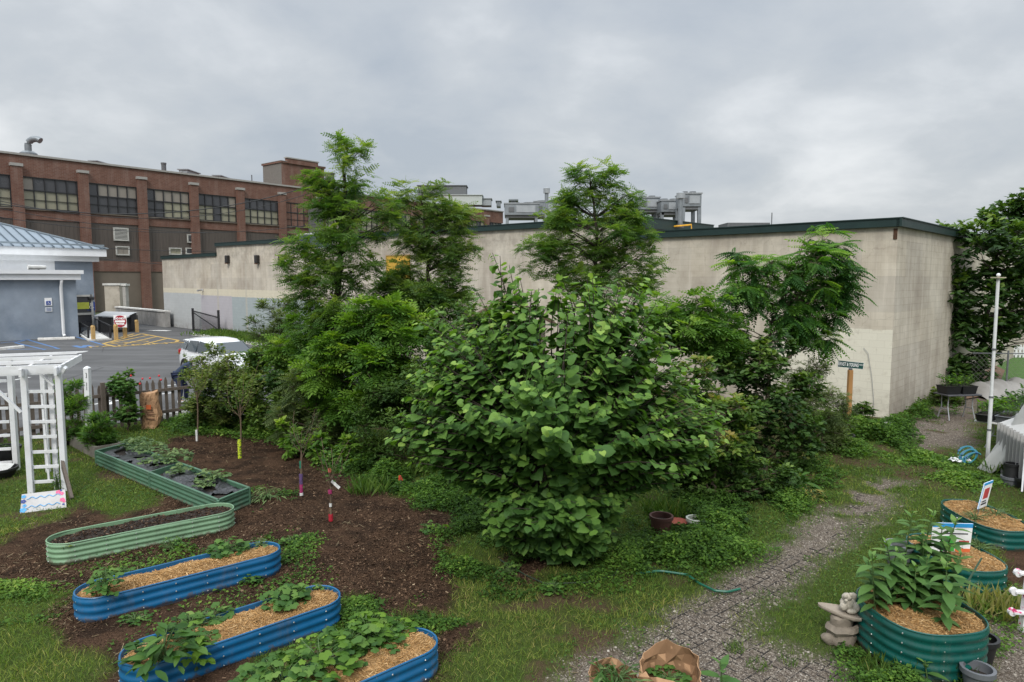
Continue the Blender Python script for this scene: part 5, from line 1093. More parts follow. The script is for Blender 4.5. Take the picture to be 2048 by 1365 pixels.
b = P(300, 857); pb = paperbag(b, .42, .30, .98, .15, 'crumpled brown paper yard bag leaning on the picket fence', .75, .05, (.04, .10), seed=4, solid=True)
OR = M('orange_print', (.45, .10, .03), .8); BR = M('brown_print', (.14, .07, .04), .8)
lg = b + np.array([.10, -.135, .60]); m = MB(); m.box(lg + [-.04, 0, 0], (.13, .012, .12)); m.build('print', OR, pb)
for z_, w2 in ((-.14, .20), (-.20, .16), (-.32, .22)): m = MB(); m.box(lg + [.0, -.01, z_], (w2, .012, .03)); m.build('print', BR, pb)
paperbag(np.array([*P(1338, 1346, .45)[:2] - np.array([0, .0]), 0.]), .54, .32, .50, -.12, 'open brown paper yard bag at the bottom edge, the larger of two', .16, .13, (.02, -.03), seed=9)
paperbag(np.array([*P(1236, 1366, .38)[:2], 0.]), .46, .32, .42, .2, 'slumped brown paper yard bag full of cut greens', .25, .10, (0, .0), seed=14)
# ---------------------------------------------------------------- corrugated raised beds
def metal(name, col, rough=.38):
    m_ = M(name, col, rough, .14, 2.5, spec=.5, dirt=tuple(np.array(col) * .5 + .02), dirt_amt=.5, dscale=3); t = NT.__new__(NT); t.mat = m_; t.t = m_.node_tree; t.b = t.t.nodes['Principled BSDF']
    src = t.b.inputs['Base Color'].links[0].from_socket; p = t.pos(); z = t.n('ShaderNodeSeparateXYZ', i_0=p).outputs[2]          # mud splashed up from the soil
    f = t.math('MULTIPLY', t.step(t.math('ADD', t.math('MULTIPLY', z, -5.0), t.math('MULTIPLY', t.noise(p, 11, 6, .7), 1.5)), .42, .62), .75)
    d = t.math('MULTIPLY', t.step(t.noise(p, 3, 6, .75, (1, 1, .25)), .54, .70), .30)
    t.set(t.b.inputs['Base Color'], t.mix(f, t.mix(d, src, (.16, .13, .10)), (.075, .052, .036))); return m_
BLUE_B, SAGE, GREEN_B, TEAL = metal('blue_steel', (.005, .100, .235)), metal('sage_steel', (.165, .285, .165), .5), metal('green_steel', (.060, .140, .085), .45), metal('teal_steel', (.004, .075, .062), .28)
BOLT = M('bolt_steel', (.55, .55, .53), .35, metal=.6); STRAWS = [(0., (.19, .095, .030)), (.5, (.36, .205, .080)), (1., (.54, .37, .19))]
STRAWB = M('straw_base', (.34, .20, .085), .95, .3, 14, .8, 50, dirt=(.12, .07, .03), dirt_amt=.5, dscale=8); STRAWF = tintmat('straw_fibres', STRAWS)
def stadium(A, B, r, n=14):
    d = (B - A)[:2]; d = d / np.linalg.norm(d); a0 = math.atan2(d[1], d[0]); ca, cb = A[:2] + d * r, B[:2] - d * r; out = []
    for k in range(n + 1): t = a0 - math.pi / 2 + math.pi * k / n; out.append(cb + r * np.array([math.cos(t), math.sin(t)]))
    for s in np.linspace(0, 1, 12)[1:-1]: out.append((cb + (ca - cb) * s) + r * np.array([math.cos(a0 + math.pi / 2), math.sin(a0 + math.pi / 2)]))
    for k in range(n + 1): t = a0 + math.pi / 2 + math.pi * k / n; out.append(ca + r * np.array([math.cos(t), math.sin(t)]))
    for s in np.linspace(0, 1, 12)[1:-1]: out.append((ca + (cb - ca) * s) + r * np.array([math.cos(a0 - math.pi / 2), math.sin(a0 - math.pi / 2)]))
    return np.array(out)
def superell(c, ax, ay, az, e=2.8, n=44):
    t = np.linspace(0, 2 * math.pi, n, endpoint=False); x = ax * np.sign(np.cos(t)) * np.abs(np.cos(t)) ** (2 / e); y = ay * np.sign(np.sin(t)) * np.abs(np.sin(t)) ** (2 / e)
    return np.stack([c[0] + x * math.cos(az) - y * math.sin(az), c[1] + x * math.sin(az) + y * math.cos(az)], -1)
def resample(o, step):
    o = np.vstack([o, o[:1]]); L = np.r_[0, np.cumsum(np.linalg.norm(np.diff(o, axis=0), axis=1))]; n = max(8, int(L[-1] / step)); s = np.linspace(0, L[-1], n, endpoint=False)
    return np.stack([np.interp(s, L, o[:, 0]), np.interp(s, L, o[:, 1])], -1)
def outnorm(o):
    t = np.roll(o, -1, 0) - np.roll(o, 1, 0); n = np.stack([t[:, 1], -t[:, 0]], -1); return n / np.maximum(np.linalg.norm(n, axis=1, keepdims=True), 1e-9)
def bed(label, o, h, ribs, mat, fill, fz, wob=.008, boltstep=.36, grp='corrugated steel raised beds', seed=0, soilcol=None, fib=9500):
    o = resample(o, .05); N = outnorm(o); c = o.mean(0); r = thing('raised_bed', label, 'raised bed', (*c, 0), grp); n = len(o); BED_KEEP.append([tuple(q) for q in o + N * .01])
    K = ribs * 8; V = []; hw = fbm(o[:, 0] * 1., o[:, 1], 1.5, 3) - .5; top = []
    for j in range(K + 1):
        z = j / K; off = .014 * (1 - math.cos(z * ribs * 2 * math.pi)) / 2 * (1 if 0 < j < K else 0)
        q = o + N * (off + wob * hw[:, None] * 4 * z); V += [[a, b_, z * h * (1 + wob * 4 * hh * z)] for (a, b_), hh in zip(q, hw)]
    Fc = [(j * n + i, j * n + (i + 1) % n, (j + 1) * n + (i + 1) % n, (j + 1) * n + i) for j in range(K) for i in range(n)]
    V2 = [[a, b_, z - .0] for (a, b_, z) in V[K * n:]]; inn = o - N * .008
    V2 = [[inn[i][0], inn[i][1], V[K * n + i][2]] for i in range(n)] + [[inn[i][0], inn[i][1], .05] for i in range(n)]
    m = MB(); m.add(V, Fc); m.build('panel', mat, r, smooth=True)
    m = MB(); m.add(V2, [(i, (i + 1) % n, n + (i + 1) % n, n + i) for i in range(n)]); m.build('inner_panel', mat, r, smooth=True)
    rim = np.array([[*(o[i] + N[i] * .0), V[K * n + i][2] + .003] for i in range(n)]); m = MB(); m.tube(np.vstack([rim, rim[:1]]), .010, 6, cap=False); m.build('rim', mat, r, smooth=True)
    m = MB(); ob = resample(o, boltstep); oN = outnorm(ob)
    for k in range(len(ob)):
        for j in range(ribs):
            z = (j + .5) / ribs * h; p = np.array([*(ob[k] + oN[k] * .012), z]); d = np.array([*oN[k], 0.]); a = np.array([-d[1], d[0], 0]); u = np.array([0, 0, 1.])
            ringp = [p + .0095 * (math.cos(t) * a + math.sin(t) * u) for t in np.arange(6) * 1.047] + [p + d * .008 + .006 * (math.cos(t) * a + math.sin(t) * u) for t in np.arange(6) * 1.047]
            m.add(ringp, [tuple(range(6, 12))] + [(i, (i + 1) % 6, 6 + (i + 1) % 6, 6 + i) for i in range(6)])
    tag(m.build('bolt', BOLT, r), kind='stuff')
    # filling: a mounded surface with loose fibres
    lo, hi = o.min(0), o.max(0); st = .05; gx_, gy_ = np.arange(lo[0] - st, hi[0] + st, st), np.arange(lo[1] - st, hi[1] + st, st); XX, YY = np.meshgrid(gx_, gy_); sd_ = sdist(XX, YY, o)
    zf = lambda x, y, s: h + fz + .05 * np.clip(s / .25, 0, 1) + (fbm(x, y, 4, 4) - .5) * .07
    ZZ = zf(XX, YY, sd_); id_ = np.arange(XX.size).reshape(XX.shape); q = np.stack([id_[:-1, :-1], id_[:-1, 1:], id_[1:, 1:], id_[1:, :-1]], -1).reshape(-1, 4); q = q[(sd_.ravel()[q] > -.045).all(1)]
    # squeeze border points inside the wall
    XY = np.stack([XX.ravel(), YY.ravel()], -1); sdv = sd_.ravel(); cc = c; outp = sdv < .004
    for i in np.nonzero(outp & (sdv > -.12))[0]:
        k = np.argmin(((o - XY[i]) ** 2).sum(1)); XY[i] = o[k] - N[k] * .010
    mesh_np('straw_mulch' if fill == 'straw' else 'soil', np.c_[XY, ZZ.ravel()], q, mats=STRAWB if fill == 'straw' else SOILM, parent=r, smooth=True)
    nf = int(fib * (hi - lo).prod()); x, y = rng.uniform(lo[0], hi[0], nf), rng.uniform(lo[1], hi[1], nf); s = sdist(x, y, o); k = s > .03; x, y, s = x[k], y[k], s[k]; nf = len(x)
    pos = np.stack([x, y, zf(x, y, s) + rng.uniform(.002, .014, nf)], -1); T = np.array([[-.5, -.5, 0], [.5, -.5, .03], [.5, .5, .03], [-.5, .5, 0]])
    if fill == 'straw': V, qq = scatter(T, [[0, 1, 2, 3]], pos, rdir(nf, (-.35, .45)), rdir(nf, (.7, 1.5)), rng.gamma(4, .0075, nf) + .008, rng.uniform(.05, .14, nf)); mt, tn = STRAWF, np.clip(rng.normal(.5, .25, nf), 0, 1)
    else: V, qq = scatter(T, [[0, 1, 2, 3]], pos, rdir(nf, (-.35, .45)), rdir(nf, (.7, 1.5)), rng.gamma(2, .008, nf) + .006, rng.uniform(.2, .6, nf)); mt, tn = bpy.data.materials.get('mulch_chips') or tintmat('mulch_chips', [(0., (.016, .010, .0075)), (.4, (.055, .034, .022)), (.75, (.16, .11, .075)), (1., (.34, .27, .19))]), rng.beta(1.2, 3.4, nf)
    tag(mesh_np('loose_straw' if fill == 'straw' else 'soil_crumbs', V, qq, mats=mt, parent=r, tint=np.repeat(tn, 4)), kind='stuff')
    return r, o, h + fz + .03
ZB = .30
b2a, b2b = P(240, 1322, ZB), P(674, 1180, ZB); b2d = nrm(b2b - b2a)
BED_B1 = bed('long blue corrugated raised bed with straw, the middle one behind two others', stadium(P(148, 1190, ZB), P(557, 1091, ZB), .285), ZB, 3, BLUE_B, 'straw', -.055)
BED_B2 = bed('long blue corrugated raised bed with straw and a big leafy plant at its near end', stadium(b2a, b2b, .30), ZB, 3, BLUE_B, 'straw', -.05)
b3b = P(864, 1266, ZB); BED_B3 = bed('blue corrugated raised bed overgrown with leafy squash at the bottom edge', stadium(b3b - b2d * 2.45, b3b, .30), ZB, 3, BLUE_B, 'straw', -.03)
BED_G2 = bed('pale sage green corrugated raised bed filled with dark soil', stadium(P(92, 1083, ZB), P(466, 1012, ZB), .30), ZB, 4, SAGE, 'soil', -.05, wob=.016, fib=3000)
c = P(1838, 1216, .5); BED_R1 = bed('tall glossy dark green raised bed with straw and milkweed stems', superell(c, .53, .58, .15, 2.7), .5, 5, TEAL, 'straw', -.045, fib=13000)
c = P(1908, 1104, .3); BED_R2 = bed('dark green raised bed of straw with a big blue and white sign', superell(c, .43, .66, .1, 2.6), .3, 3, TEAL, 'straw', -.02)
c = P(1967, 1030, .3); BED_R3 = bed('farthest dark green raised bed of straw with a small tilted picture sign', superell(c, .40, .74, .0, 2.6), .3, 3, TEAL, 'straw', -.02)
# square-cornered double green bed under black plastic
z = .32; qa, qb, qc = P(192, 903, z), P(251, 888, z), P(498, 977, z); qd = qa + (qc - qb); mid1, mid2 = (qa + qd) / 2, (qb + qc) / 2
g1 = thing('raised_bed', 'long square cornered dark green raised bed covered with black plastic', 'raised bed', (qa + qc) / 2 * [1, 1, 0], 'corrugated steel raised beds')
BED_KEEP.append([tuple(q[:2]) for q in (qa, qb, qc, qd)])
def corr(p, q, h, ribs, mat, nm='panel', amp=.014, parent=None):
    d = nrm((q - p) * [1, 1, 0]); n_ = np.array([d[1], -d[0], 0]); K = ribs * 8; V = []; L = np.linalg.norm(q[:2] - p[:2])
    for j in range(K + 1):
        zz = j / K; off = amp * (1 - math.cos(zz * ribs * 2 * math.pi)) / 2
        for s in (0, 1): V.append([*(p + (q - p) * s + n_ * off)[:2], zz * h])
    m = MB(); m.add(V, [(2 * j, 2 * j + 1, 2 * j + 3, 2 * j + 2) for j in range(K)]); nb = len(V); V3 = [v - n_ * .012 - [0, 0, 0] for v in map(np.array, V)]
    m.add([[*(p - n_ * .012)[:2], 0], [*(q - n_ * .012)[:2], 0], [*(q - n_ * .012)[:2], h], [*(p - n_ * .012)[:2], h]], [(0, 1, 2, 3)])
    m.build(nm, mat, parent, smooth=True); m = MB(); m.bar([*p[:2], h + .008], [*q[:2], h + .008], .045, .022); m.build('rim', mat, parent)
ctr = (qa + qc) / 2
for p, q in ((qa, mid1), (mid1, qd), (qd, qc), (qc, mid2), (mid2, qb), (qb, qa)):
    d = nrm((q - p) * [1, 1, 0]); n_ = np.array([d[1], -d[0], 0])
    if n_ @ (((p + q) / 2 - ctr) * [1, 1, 0]) < 0: p, q = q, p
    corr(p, q, z, 4, GREEN_B, parent=g1)
for q in (qa, qb, qc, qd, mid1, mid2): m = MB(); m.bar([*q[:2], 0], [*q[:2], z + .01], .05, .05, up=(0, 1, 0)); m.build('corner_post', GREEN_B, g1, bevel=.01)
m = MB(); m.bar(mid1 - [0, 0, .05], mid2 - [0, 0, .05], .03, .14); m.build('divider', GREEN_B, g1)
m = MB(); i_ = .02; m.prism([tuple((ctr + (q - ctr) * (1 - i_))[:2]) for q in (qa, qb, qc, qd)], .02, z - .09); m.build('soil', SOILM, g1)
PLAST = NT('black_plastic_sheet'); pp = PLAST.pos(); PLAST.bump(PLAST.noise(pp, 9, 5, .6), .9, .05); PLAST = PLAST.fin((.014, .014, .016), .28, 0, .7)
for e0, e1, e2, e3 in ((qa, qb, mid2, mid1), (mid1, mid2, qc, qd)):
    nu_, nv2 = 60, 34; V = []; keep = []
    ss, tt = np.meshgrid(np.linspace(.035, .965, nu_), np.linspace(.04, .96, nv2)); pts = e0[None, None] * ((1 - ss) * (1 - tt))[..., None] + e1[None, None] * ((1 - ss) * tt)[..., None] + e2[None, None] * (ss * tt)[..., None] + e3[None, None] * (ss * (1 - tt))[..., None]
    x, y = pts[..., 0], pts[..., 1]; rid = np.abs(fbm(x * 1.0, y, 2.6, 4) - .5); zz = z - .05 + (fbm(x, y, 2.0, 3) - .5) * .07 + .05 * np.clip(.08 - rid, 0, 1) / .08 * .8
    hole = fbm(x + 33, y + 8, 3.0, 2) > .64; id_ = np.arange(nu_ * nv2).reshape(nv2, nu_); q = np.stack([id_[:-1, :-1], id_[:-1, 1:], id_[1:, 1:], id_[1:, :-1]], -1).reshape(-1, 4); q = q[~hole.ravel()[q].any(1)]
    mesh_np('plastic_sheet', np.stack([x, y, zz], -1).reshape(-1, 3), q, mats=PLAST, parent=g1, smooth=True)
# ---------------------------------------------------------------- stone bird bath with carved figure
b = P(1681, 1282); STONE = M('cast_stone', (.30, .255, .205), .95, .25, 12, .5, 60, dirt=(.14, .115, .09), dirt_amt=.6, dscale=6); STONEL = M('pale_cast_stone', (.42, .38, .315), .95, .2, 14, .5, 60, dirt=(.22, .2, .16), dirt_amt=.6, dscale=9); STONED = M('brown_cast_stone', (.19, .16, .125), .95, .3, 10, .6, 50)
st_ = thing('stone_birdbath', 'weathered stone bird bath with fan shaped tray and rough stump', 'bird bath', b)
m = MB(); prof = []
for zz, rr in ((0, .15), (.05, .165), (.08, .15), (.12, .14), (.17, .125), (.23, .12), (.28, .13), (.31, .12)): prof.append((rr, zz))
m.lathe(b, [(0, 0)] + prof + [(0, .31)], 18, sx=1.0, sy=.85); m.ball(b + [-.14, -.03, .04], .08, 10, 7, sq=(1, .8, .9)); m.lathe(b + [.0, .0, .10], [(0, 0), (.16, .01), (.19, .05), (.165, .09), (.13, .11)], 14, sx=1., sy=.8, lean=(.3, 0))
m.roughen(.035, 12); m.build('stump', STONED, st_, smooth=True)
tray = [(-.21, .10), (-.20, .135), (-.16, .14), (.10, .12), (.205, .02), (.21, -.03), (.185, -.09), (.14, -.135), (.07, -.13), (-.02, -.09), (-.13, .0), (-.19, .06)]
m = MB(); V = []; n = len(tray); cx_, cy2 = np.mean(tray, axis=0)
for s, zz in ((.90, .305), (1.0, .32), (1.0, .345), (.95, .35), (.88, .338)): V += [b + np.array([cx_ + (x - cx_) * s, (cy2 + (y - cy2) * s) * 1.1, zz + .04 * y - .10 * x]) for x, y in tray]
m.add(V, [(j * n + i, j * n + (i + 1) % n, (j + 1) * n + (i + 1) % n, (j + 1) * n + i) for j in range(4) for i in range(n)] + [tuple(range(n - 1, -1, -1)), tuple(range(4 * n, 5 * n))]); m.build('tray', STONE, st_, smooth=True)
m = MB(); c = b + [.075, .02, .425]
m.ball(c, .085, 14, 9, sq=(1, .85, .85)); m.ball(c + [-.03, -.03, .09], .055, 12, 8, sq=(1, .9, .8)); m.ball(c + [-.06, -.06, .11], .028, 8, 6); m.ball(c + [.0, -.05, .12], .026, 8, 6); m.ball(c + [.06, .02, .06], .05, 10, 7, sq=(1, .7, 1)); m.ball(c + [.065, -.05, -.02], .05, 10, 7); m.ball(c + [-.07, -.04, -.02], .045, 10, 7); m.ball(c + [.01, -.06, -.06], .05, 10, 7, sq=(1.2, .8, .6)); m.ball(c + [-.065, -.08, .07], .022, 8, 6)
m.roughen(.010, 22); m.build('carved_figure', STONEL, st_, smooth=True)
# galvanised bucket
pot(1796, 1128, .17, .30, M('galvanised_bucket', (.20, .21, .22), .45, .25, 6, metal=.5), 'galvanised grey bucket behind the milkweed', 'bucket', 'bucket', .8)
# signs in the beds
def yard_sign(c, w_, h, az, tilt, label, cols, legs=True):
    o = thing('yard_sign', label, 'sign', c, 'printed signs in the raised beds'); xd = np.array([math.cos(az), math.sin(az), 0]); nd = np.array([math.sin(az), -math.cos(az), 0]); ud = nrm(np.array([0, 0, 1.]) * math.cos(tilt) - nd * math.sin(tilt) * -1 + xd * cols.get('lean', 0)); nd = nrm(np.cross(xd, ud)); nd = nd
    A = np.array([xd, nd, ud]); z0 = .12; cc = c + ud * (z0 + h / 2)
    m = MB(); m.box(cc, (w_, .008, h), ax=A); m.build('board', SIGNW, o)
    for (x0, x1, y0, y1, mt, nm) in cols['bands']: 
        for sgn in (1, -1): m = MB(); m.box(cc + xd * w_ * ((x0 + x1) / 2 - .5) + ud * h * ((y0 + y1) / 2 - .5) + nd * sgn * .006, (w_ * (x1 - x0), .003, h * (y1 - y0)), ax=A); m.build(nm, mt, o)
    for s in (-.3, .3): m = MB(); m.bar(c + xd * s * w_ - ud * .1, c + xd * s * w_ + ud * .25, .008); m.build('stake', STEELD, o)
    return o, cc, xd, ud, nd
SB, SRED, SGR, SORG = M('print_sky_blue', (.03, .27, .58), .5), M('print_red', (.42, .05, .05), .5, .3, 30), M('print_green', (.06, .33, .05), .5), M('print_orange', (.65, .14, .05), .5)
c = P(1897, 1120, .3); yard_sign(c, .50, .40, -.08, .1, 'blue and white printed sign half hidden behind the milkweed', dict(bands=[(.0, 1., .86, 1., SB, 'blue_band'), (.25, .6, .02, .55, SGR, 'green_print'), (.62, 1., .0, .12, SORG, 'orange_print'), (.1, .9, .62, .66, INK, 'lettering'), (.7, .95, .3, .4, SRED, 'red_print')]))
c = P(1960, 1030, .3); yard_sign(c, .32, .42, .60, .05, 'small tilted white sign with a red picture in the farthest bed', dict(lean=.35, bands=[(.0, 1., .9, 1., SB, 'blue_band'), (.0, .05, .0, .9, SB, 'blue_edge'), (.25, .8, .35, .75, SRED, 'red_picture'), (.2, .8, .12, .18, INK, 'lettering'), (.25, .7, .22, .27, INK, 'lettering')]))
m = MB(); m.tube([P(1911, 1225, .45), P(1935, 1165, .75), PD(1963, 1117, P(1940, 1190)[1] + .2)], .011, 6); tag(m.build('garden_stake', M('green_stake', (.012, .05, .02), .6)), 'thin green garden stake leaning in the tall dark green bed', 'stake')
# street name sign on a timber post, black tub
b = P(1695, 872); zt = PD(1698, 738, b[1])[2]; sp2 = thing('street_sign', 'green street name sign on a plain timber post by the pale wall', 'street sign', b)
POSTW = M('cedar_post', (.36, .185, .065), .8, .2, 5, .2, 40, stretch=(8, 8, .5)); m = MB(); m.bar(b - [0, 0, .2], b + [0, 0, zt - .03], .105, .105, up=(0, 1, 0)); m.build('post', POSTW, sp2, bevel=.006)
sx = nrm([.62, -.10, 0]); sn = np.array([sx[1], -sx[0], 0]); saz = math.atan2(sx[1], sx[0]); c = b + [0, 0, zt + .10]
m = MB(); m.lathe(b + [0, 0, zt - .03], [(0, 0), (.045, 0), (.05, .03), (.02, .06), (0, .06)], 10); m.build('bracket', STEELD, sp2)
tl = np.array([sx, -sn, [0, 0, 1.]]); tl[0] = nrm(sx + [0, 0, -.09]); tl[2] = nrm(np.cross(tl[0], tl[1])); tl[2] = tl[2] if tl[2][2] > 0 else -tl[2]
m = MB(); m.box(c, (.61, .012, .17), ax=tl); m.build('plate', M('street_green', (.006, .055, .048), .45, .1), sp2)
m = MB()
for s in (-1, 1): m.box(c + tl[2] * s * .081, (.61, .014, .006), ax=tl); m.box(c + tl[0] * s * .302, (.006, .0145, .156), ax=tl)
m.build('border', SIGNW, sp2)
nd = np.cross(tl[0], tl[2]); nd = nd if nd[1] < 0 else -nd
text('lettering', 'ERNST & YOUNG', SIGNW, .125, c + nd * .008 - tl[0] * .055, tl[0], tl[2], sp2, .002, sx=.50, bold=.003); text('lettering', 'WAY', SIGNW, .06, c + nd * .008 + tl[0] * .25 + tl[2] * .02, tl[0], tl[2], sp2, .002, sx=.75)
pot(1680, 893, .30, .30, BPL, 'wide black rubber tub below the street sign', 'tub', 'tub', .9)
# ---------------------------------------------------------------- right edge: white pole, tables with seedlings, tarp shed, pots
b = P(1975, 918); t_ = PD(1997, 550, b[1]); POLE = M('white_pole', (.58, .585, .58), .5, .1, 4); pl = thing('tall_pole', 'tall thin white pole with a small board and ball on top', 'pole', b)
d = t_ - b; m = MB(); m.tube([b - [0, 0, .1], b + d * .35], .040, 10); m.build('lower_tube', POLE, pl, smooth=True); m = MB(); m.tube([b + d * .33, b + d * .985], .033, 10); m.build('upper_tube', POLE, pl, smooth=True)
m = MB(); 
for s in (.16, .34, .60): m.tube([b + d * (s - .004), b + d * (s + .006)], .045, 10)
m.build('clamp', STEELD, pl); m = MB(); m.box(b + d * .985, (.22, .18, .022), .2); m.build('board', M('board_tan', (.40, .34, .26), .8), pl); m = MB(); m.ball(b + d * .985 + [0, 0, .055], .042, 12, 8); m.build('ball', WPAINT, pl, smooth=True)
TABLE = M('white_table', (.58, .57, .55), .6, .1, 3, dirt=(.3, .28, .25), dirt_amt=.5); TLEG = M('grey_leg', (.30, .31, .32), .45, metal=.3)
def ftable(c, w_, d_, h, az, mat, label):
    o = thing('folding_table', label, 'table', c); ax = np.array([[math.cos(az), math.sin(az), 0], [-math.sin(az), math.cos(az), 0], [0, 0, 1.]]); q = lambda x, y, z: np.asarray(c) + ax[0] * x + ax[1] * y + np.array([0, 0, z])
    m = MB(); m.box(q(0, 0, h - .02), (w_, d_, .04), ax=ax); m.build('tabletop', mat, o, bevel=.01)
    for s in (-1, 1):
        for t in (-1, 1): m = MB(); m.tube([q(s * w_ * .36, t * d_ * .22, h - .05), q(s * w_ * .36, t * d_ * .20, h * .5), q(s * w_ * .38, t * d_ * .38, .0)], .016, 6); m.build('leg', TLEG, o)
        m = MB(); m.tube([q(s * w_ * .37, -d_ * .23, h * .42), q(s * w_ * .37, d_ * .23, h * .42)], .014, 6); m.build('crossbar', TLEG, o)
    return o, q
c = P(1912, 838); T1, q1 = ftable(c, 1.05, .6, .74, .12, M('dark_table', (.06, .06, .065), .6), 'dark folding table under the tree against the pale wall')
c = P(1990, 905); c2 = P(2085, 850); T2, q2 = ftable((c + c2) / 2, np.linalg.norm(c2 - c) + .6, .75, .74, math.atan2(*(c2 - c)[[1, 0]]), TABLE, 'white folding table crowded with seedling trays by the white pole')
def tray_(q, x, y, w_, d_, h, z0, label, mat=BPL):
    p = q(x, y, z0); o = thing('seedling_tray', label, 'tray', p, 'plastic seedling trays'); m = MB(); e = q(1, 0, 0) - q(0, 0, 0); f = q(0, 1, 0) - q(0, 0, 0)
    V = [p + e * sx_ * w_ / 2 * k + f * sy_ * d_ / 2 * k + np.array([0, 0, zz]) for k, zz in ((.86, .002), (1, h), (1.05, h), (1.05, h + .01), (.94, h + .01), (.86, .03)) for sx_, sy_ in ((-1, -1), (1, -1), (1, 1), (-1, 1))]
    m.add(V, [(j * 4 + i, j * 4 + (i + 1) % 4, (j + 1) * 4 + (i + 1) % 4, (j + 1) * 4 + i) for j in range(5) for i in range(4)] + [(3, 2, 1, 0), (20, 21, 22, 23)]); m.build('tray', mat, o)
    V = [p + e * sx_ * w_ * .46 + f * sy_ * d_ * .46 + np.array([0, 0, h - .02]) for sx_, sy_ in ((-1, -1), (1, -1), (1, 1), (-1, 1))]; m = MB(); m.add(V, [(0, 1, 2, 3)]); m.build('soil', SOILM, o); return p + np.array([0, 0, h])
TRAYS = []
for x, lab in ((-.28, 'black tray of seedlings on the dark table, beside the wall'), (.22, 'black tray of seedlings on the dark table, away from the wall')): TRAYS.append((tray_(q1, x, 0, .46, .42, .22, .74, lab), .24, .30))
LN = np.linalg.norm(c2 - c) + .6
for x, y, lab, mt in ((-.44, .18, 'small black seedling tray on the near corner of the white table', BPL), (-.42, -.18, 'grey seedling tray at the near end of the white table', GPL), (-.25, .15, 'black seedling tray second from the near end of the white table', BPL), (-.22, -.2, 'grey seedling tray behind the white pole on the table', GPL), (-.02, .16, 'dark tray of tall seedlings midway along the white table', BPL), (.0, -.18, 'grey tray of tall seedlings midway along the white table', GPL), (.24, .1, 'dark tray of leafy seedlings at the far end of the white table', BPL), (.26, -.22, 'grey tray of leafy seedlings at the far end of the white table', GPL)):
    TRAYS.append((tray_(q2, x * LN, y, .17 * LN, .30, .16, .74, lab, mt), .2, .26))
# plank shed with tarp draped over it
GREYW = M('grey_planks', (.33, .325, .315), .85, .12, 1.2, .3, 20, stretch=(7, 7, .35)); TARP = M('grey_tarp', (.47, .465, .45), .75, .12, 2.5, .5, 9, spec=.3)
sh = thing('garden_shed', 'low grey plank shed corner at the right edge', 'shed', P(2040, 968)); s0, s1 = P(1993, 938), P(2060, 985); hh = PD(2030, 852, P(2030, 962)[1])[2]
dS = nrm(s1 - s0); nS = np.array([-dS[1], dS[0], 0]); s1 = s1 + dS * 1.2
for k in range(9): p = s0 + dS * (.14 + k * .17); m = MB(); m.bar(p, p + [0, 0, hh - .1 + .05 * k * 0], .022, .166, up=nS); m.build('plank', GREYW, sh)
m = MB(); m.prism([tuple((s0 + nS * .04)[:2]), tuple((s1 + nS * .04)[:2]), tuple((s1 + nS * 1.4)[:2]), tuple((s0 + nS * 1.4)[:2])], 0, hh - .15); m.build('body', GREYW, sh)
ra, rb_ = s0 + dS * .75 + nS * .75, s1 + nS * .75; m = MB(); zt_ = 1.62; Vr = [[*s0[:2], hh - .12], [*s1[:2], hh - .12], [*rb_[:2], zt_], [*ra[:2], zt_], [*(s0 + nS * 1.4)[:2], hh - .12], [*(s1 + nS * 1.4)[:2], hh - .12]]; m.add(Vr, [(0, 1, 2, 3), (4, 3, 2, 5), (0, 3, 4), (1, 5, 2)]); m.build('roof', TARP, sh)
p0 = P(1958, 938); p1 = PD(2062, 792, P(2040, 968)[1] + .3); wv = nrm(p1 - p0); nu_, nv2 = 40, 12; V = []
for i in range(nu_):
    s = i / (nu_ - 1); base = p0 + (p1 - p0) * s + np.array([0, 0, .10 * math.sin(s * math.pi) * -1])
    for j in range(nv2): t = j / (nv2 - 1) - .5; V.append(base + np.array([.10, .9, .0]) * t * (.35 + .6 * s) + np.array([0, 0, -.32 * abs(t) * 2 * (.4 + s) + .05 * math.sin(9 * s + 7 * t) + .02 * math.sin(25 * t)]))
m = MB(); m.add(V, [(i * nv2 + j, i * nv2 + j + 1, (i + 1) * nv2 + j + 1, (i + 1) * nv2 + j) for i in range(nu_ - 1) for j in range(nv2 - 1)]); o = m.build('tarp', TARP, smooth=True); tag(o, 'pale grey tarp draped down from the shed to the grass', 'tarp')
o.modifiers.new('thickness', 'SOLIDIFY').thickness = .012
b = P(2021, 970); pot(0, 0, .155, .17, GPL, 'grey pot standing at the bottom of the stack by the shed', base=b, soil=False, taper=.9); pot(0, 0, .12, .28, BPL, 'upturned black pot stacked on a grey pot by the shed', base=b + [0, 0, .15], soil=False, taper=1.15)
pot(2052, 978, .17, .2, BPL, 'low black pot half out of view by the shed planks', soil=False)
m = MB(); m.bar(P(2044, 985), PD(2052, 892, P(2044, 985)[1] + .3), .03, .12); tag(m.build('board', WPAINT), 'narrow white board leaning on the shed', 'board')
# hose reel, folded cloth
b = P(1945, 930); hr = thing('hose_coil', 'tangle of turquoise and blue hose lying by the pole', 'hose', b)
TEALH, BLUH = M('hose_teal', (.01, .16, .17), .5), M('hose_blue', (.012, .07, .22), .5)
for k, mt in ((0, TEALH), (1, BLUH), (2, TEALH)):
    th = np.linspace(0, 2 * math.pi * 2.3, 50); rr = .17 - .02 * k; ph = k * .5
    m = MB(); m.tube([b + np.array([rr * math.cos(a + ph), rr * .45 * math.sin(a + ph) + .02 * a, .13 + .12 * math.sin(a + ph + .8) + .006 * a]) for a in th], .014, 6); m.build('loop', mt, hr, smooth=True)
a, b_ = P(1905, 928), P(1940, 925); m = MB(); V = []
for i in range(8):
    for j in range(5): V.append(a + (b_ - a) * i / 7 + np.array([0, .05 * j + .02 * i * (j - 2) * .3, .06 + .03 * math.sin(i * 1.7 + j)]))
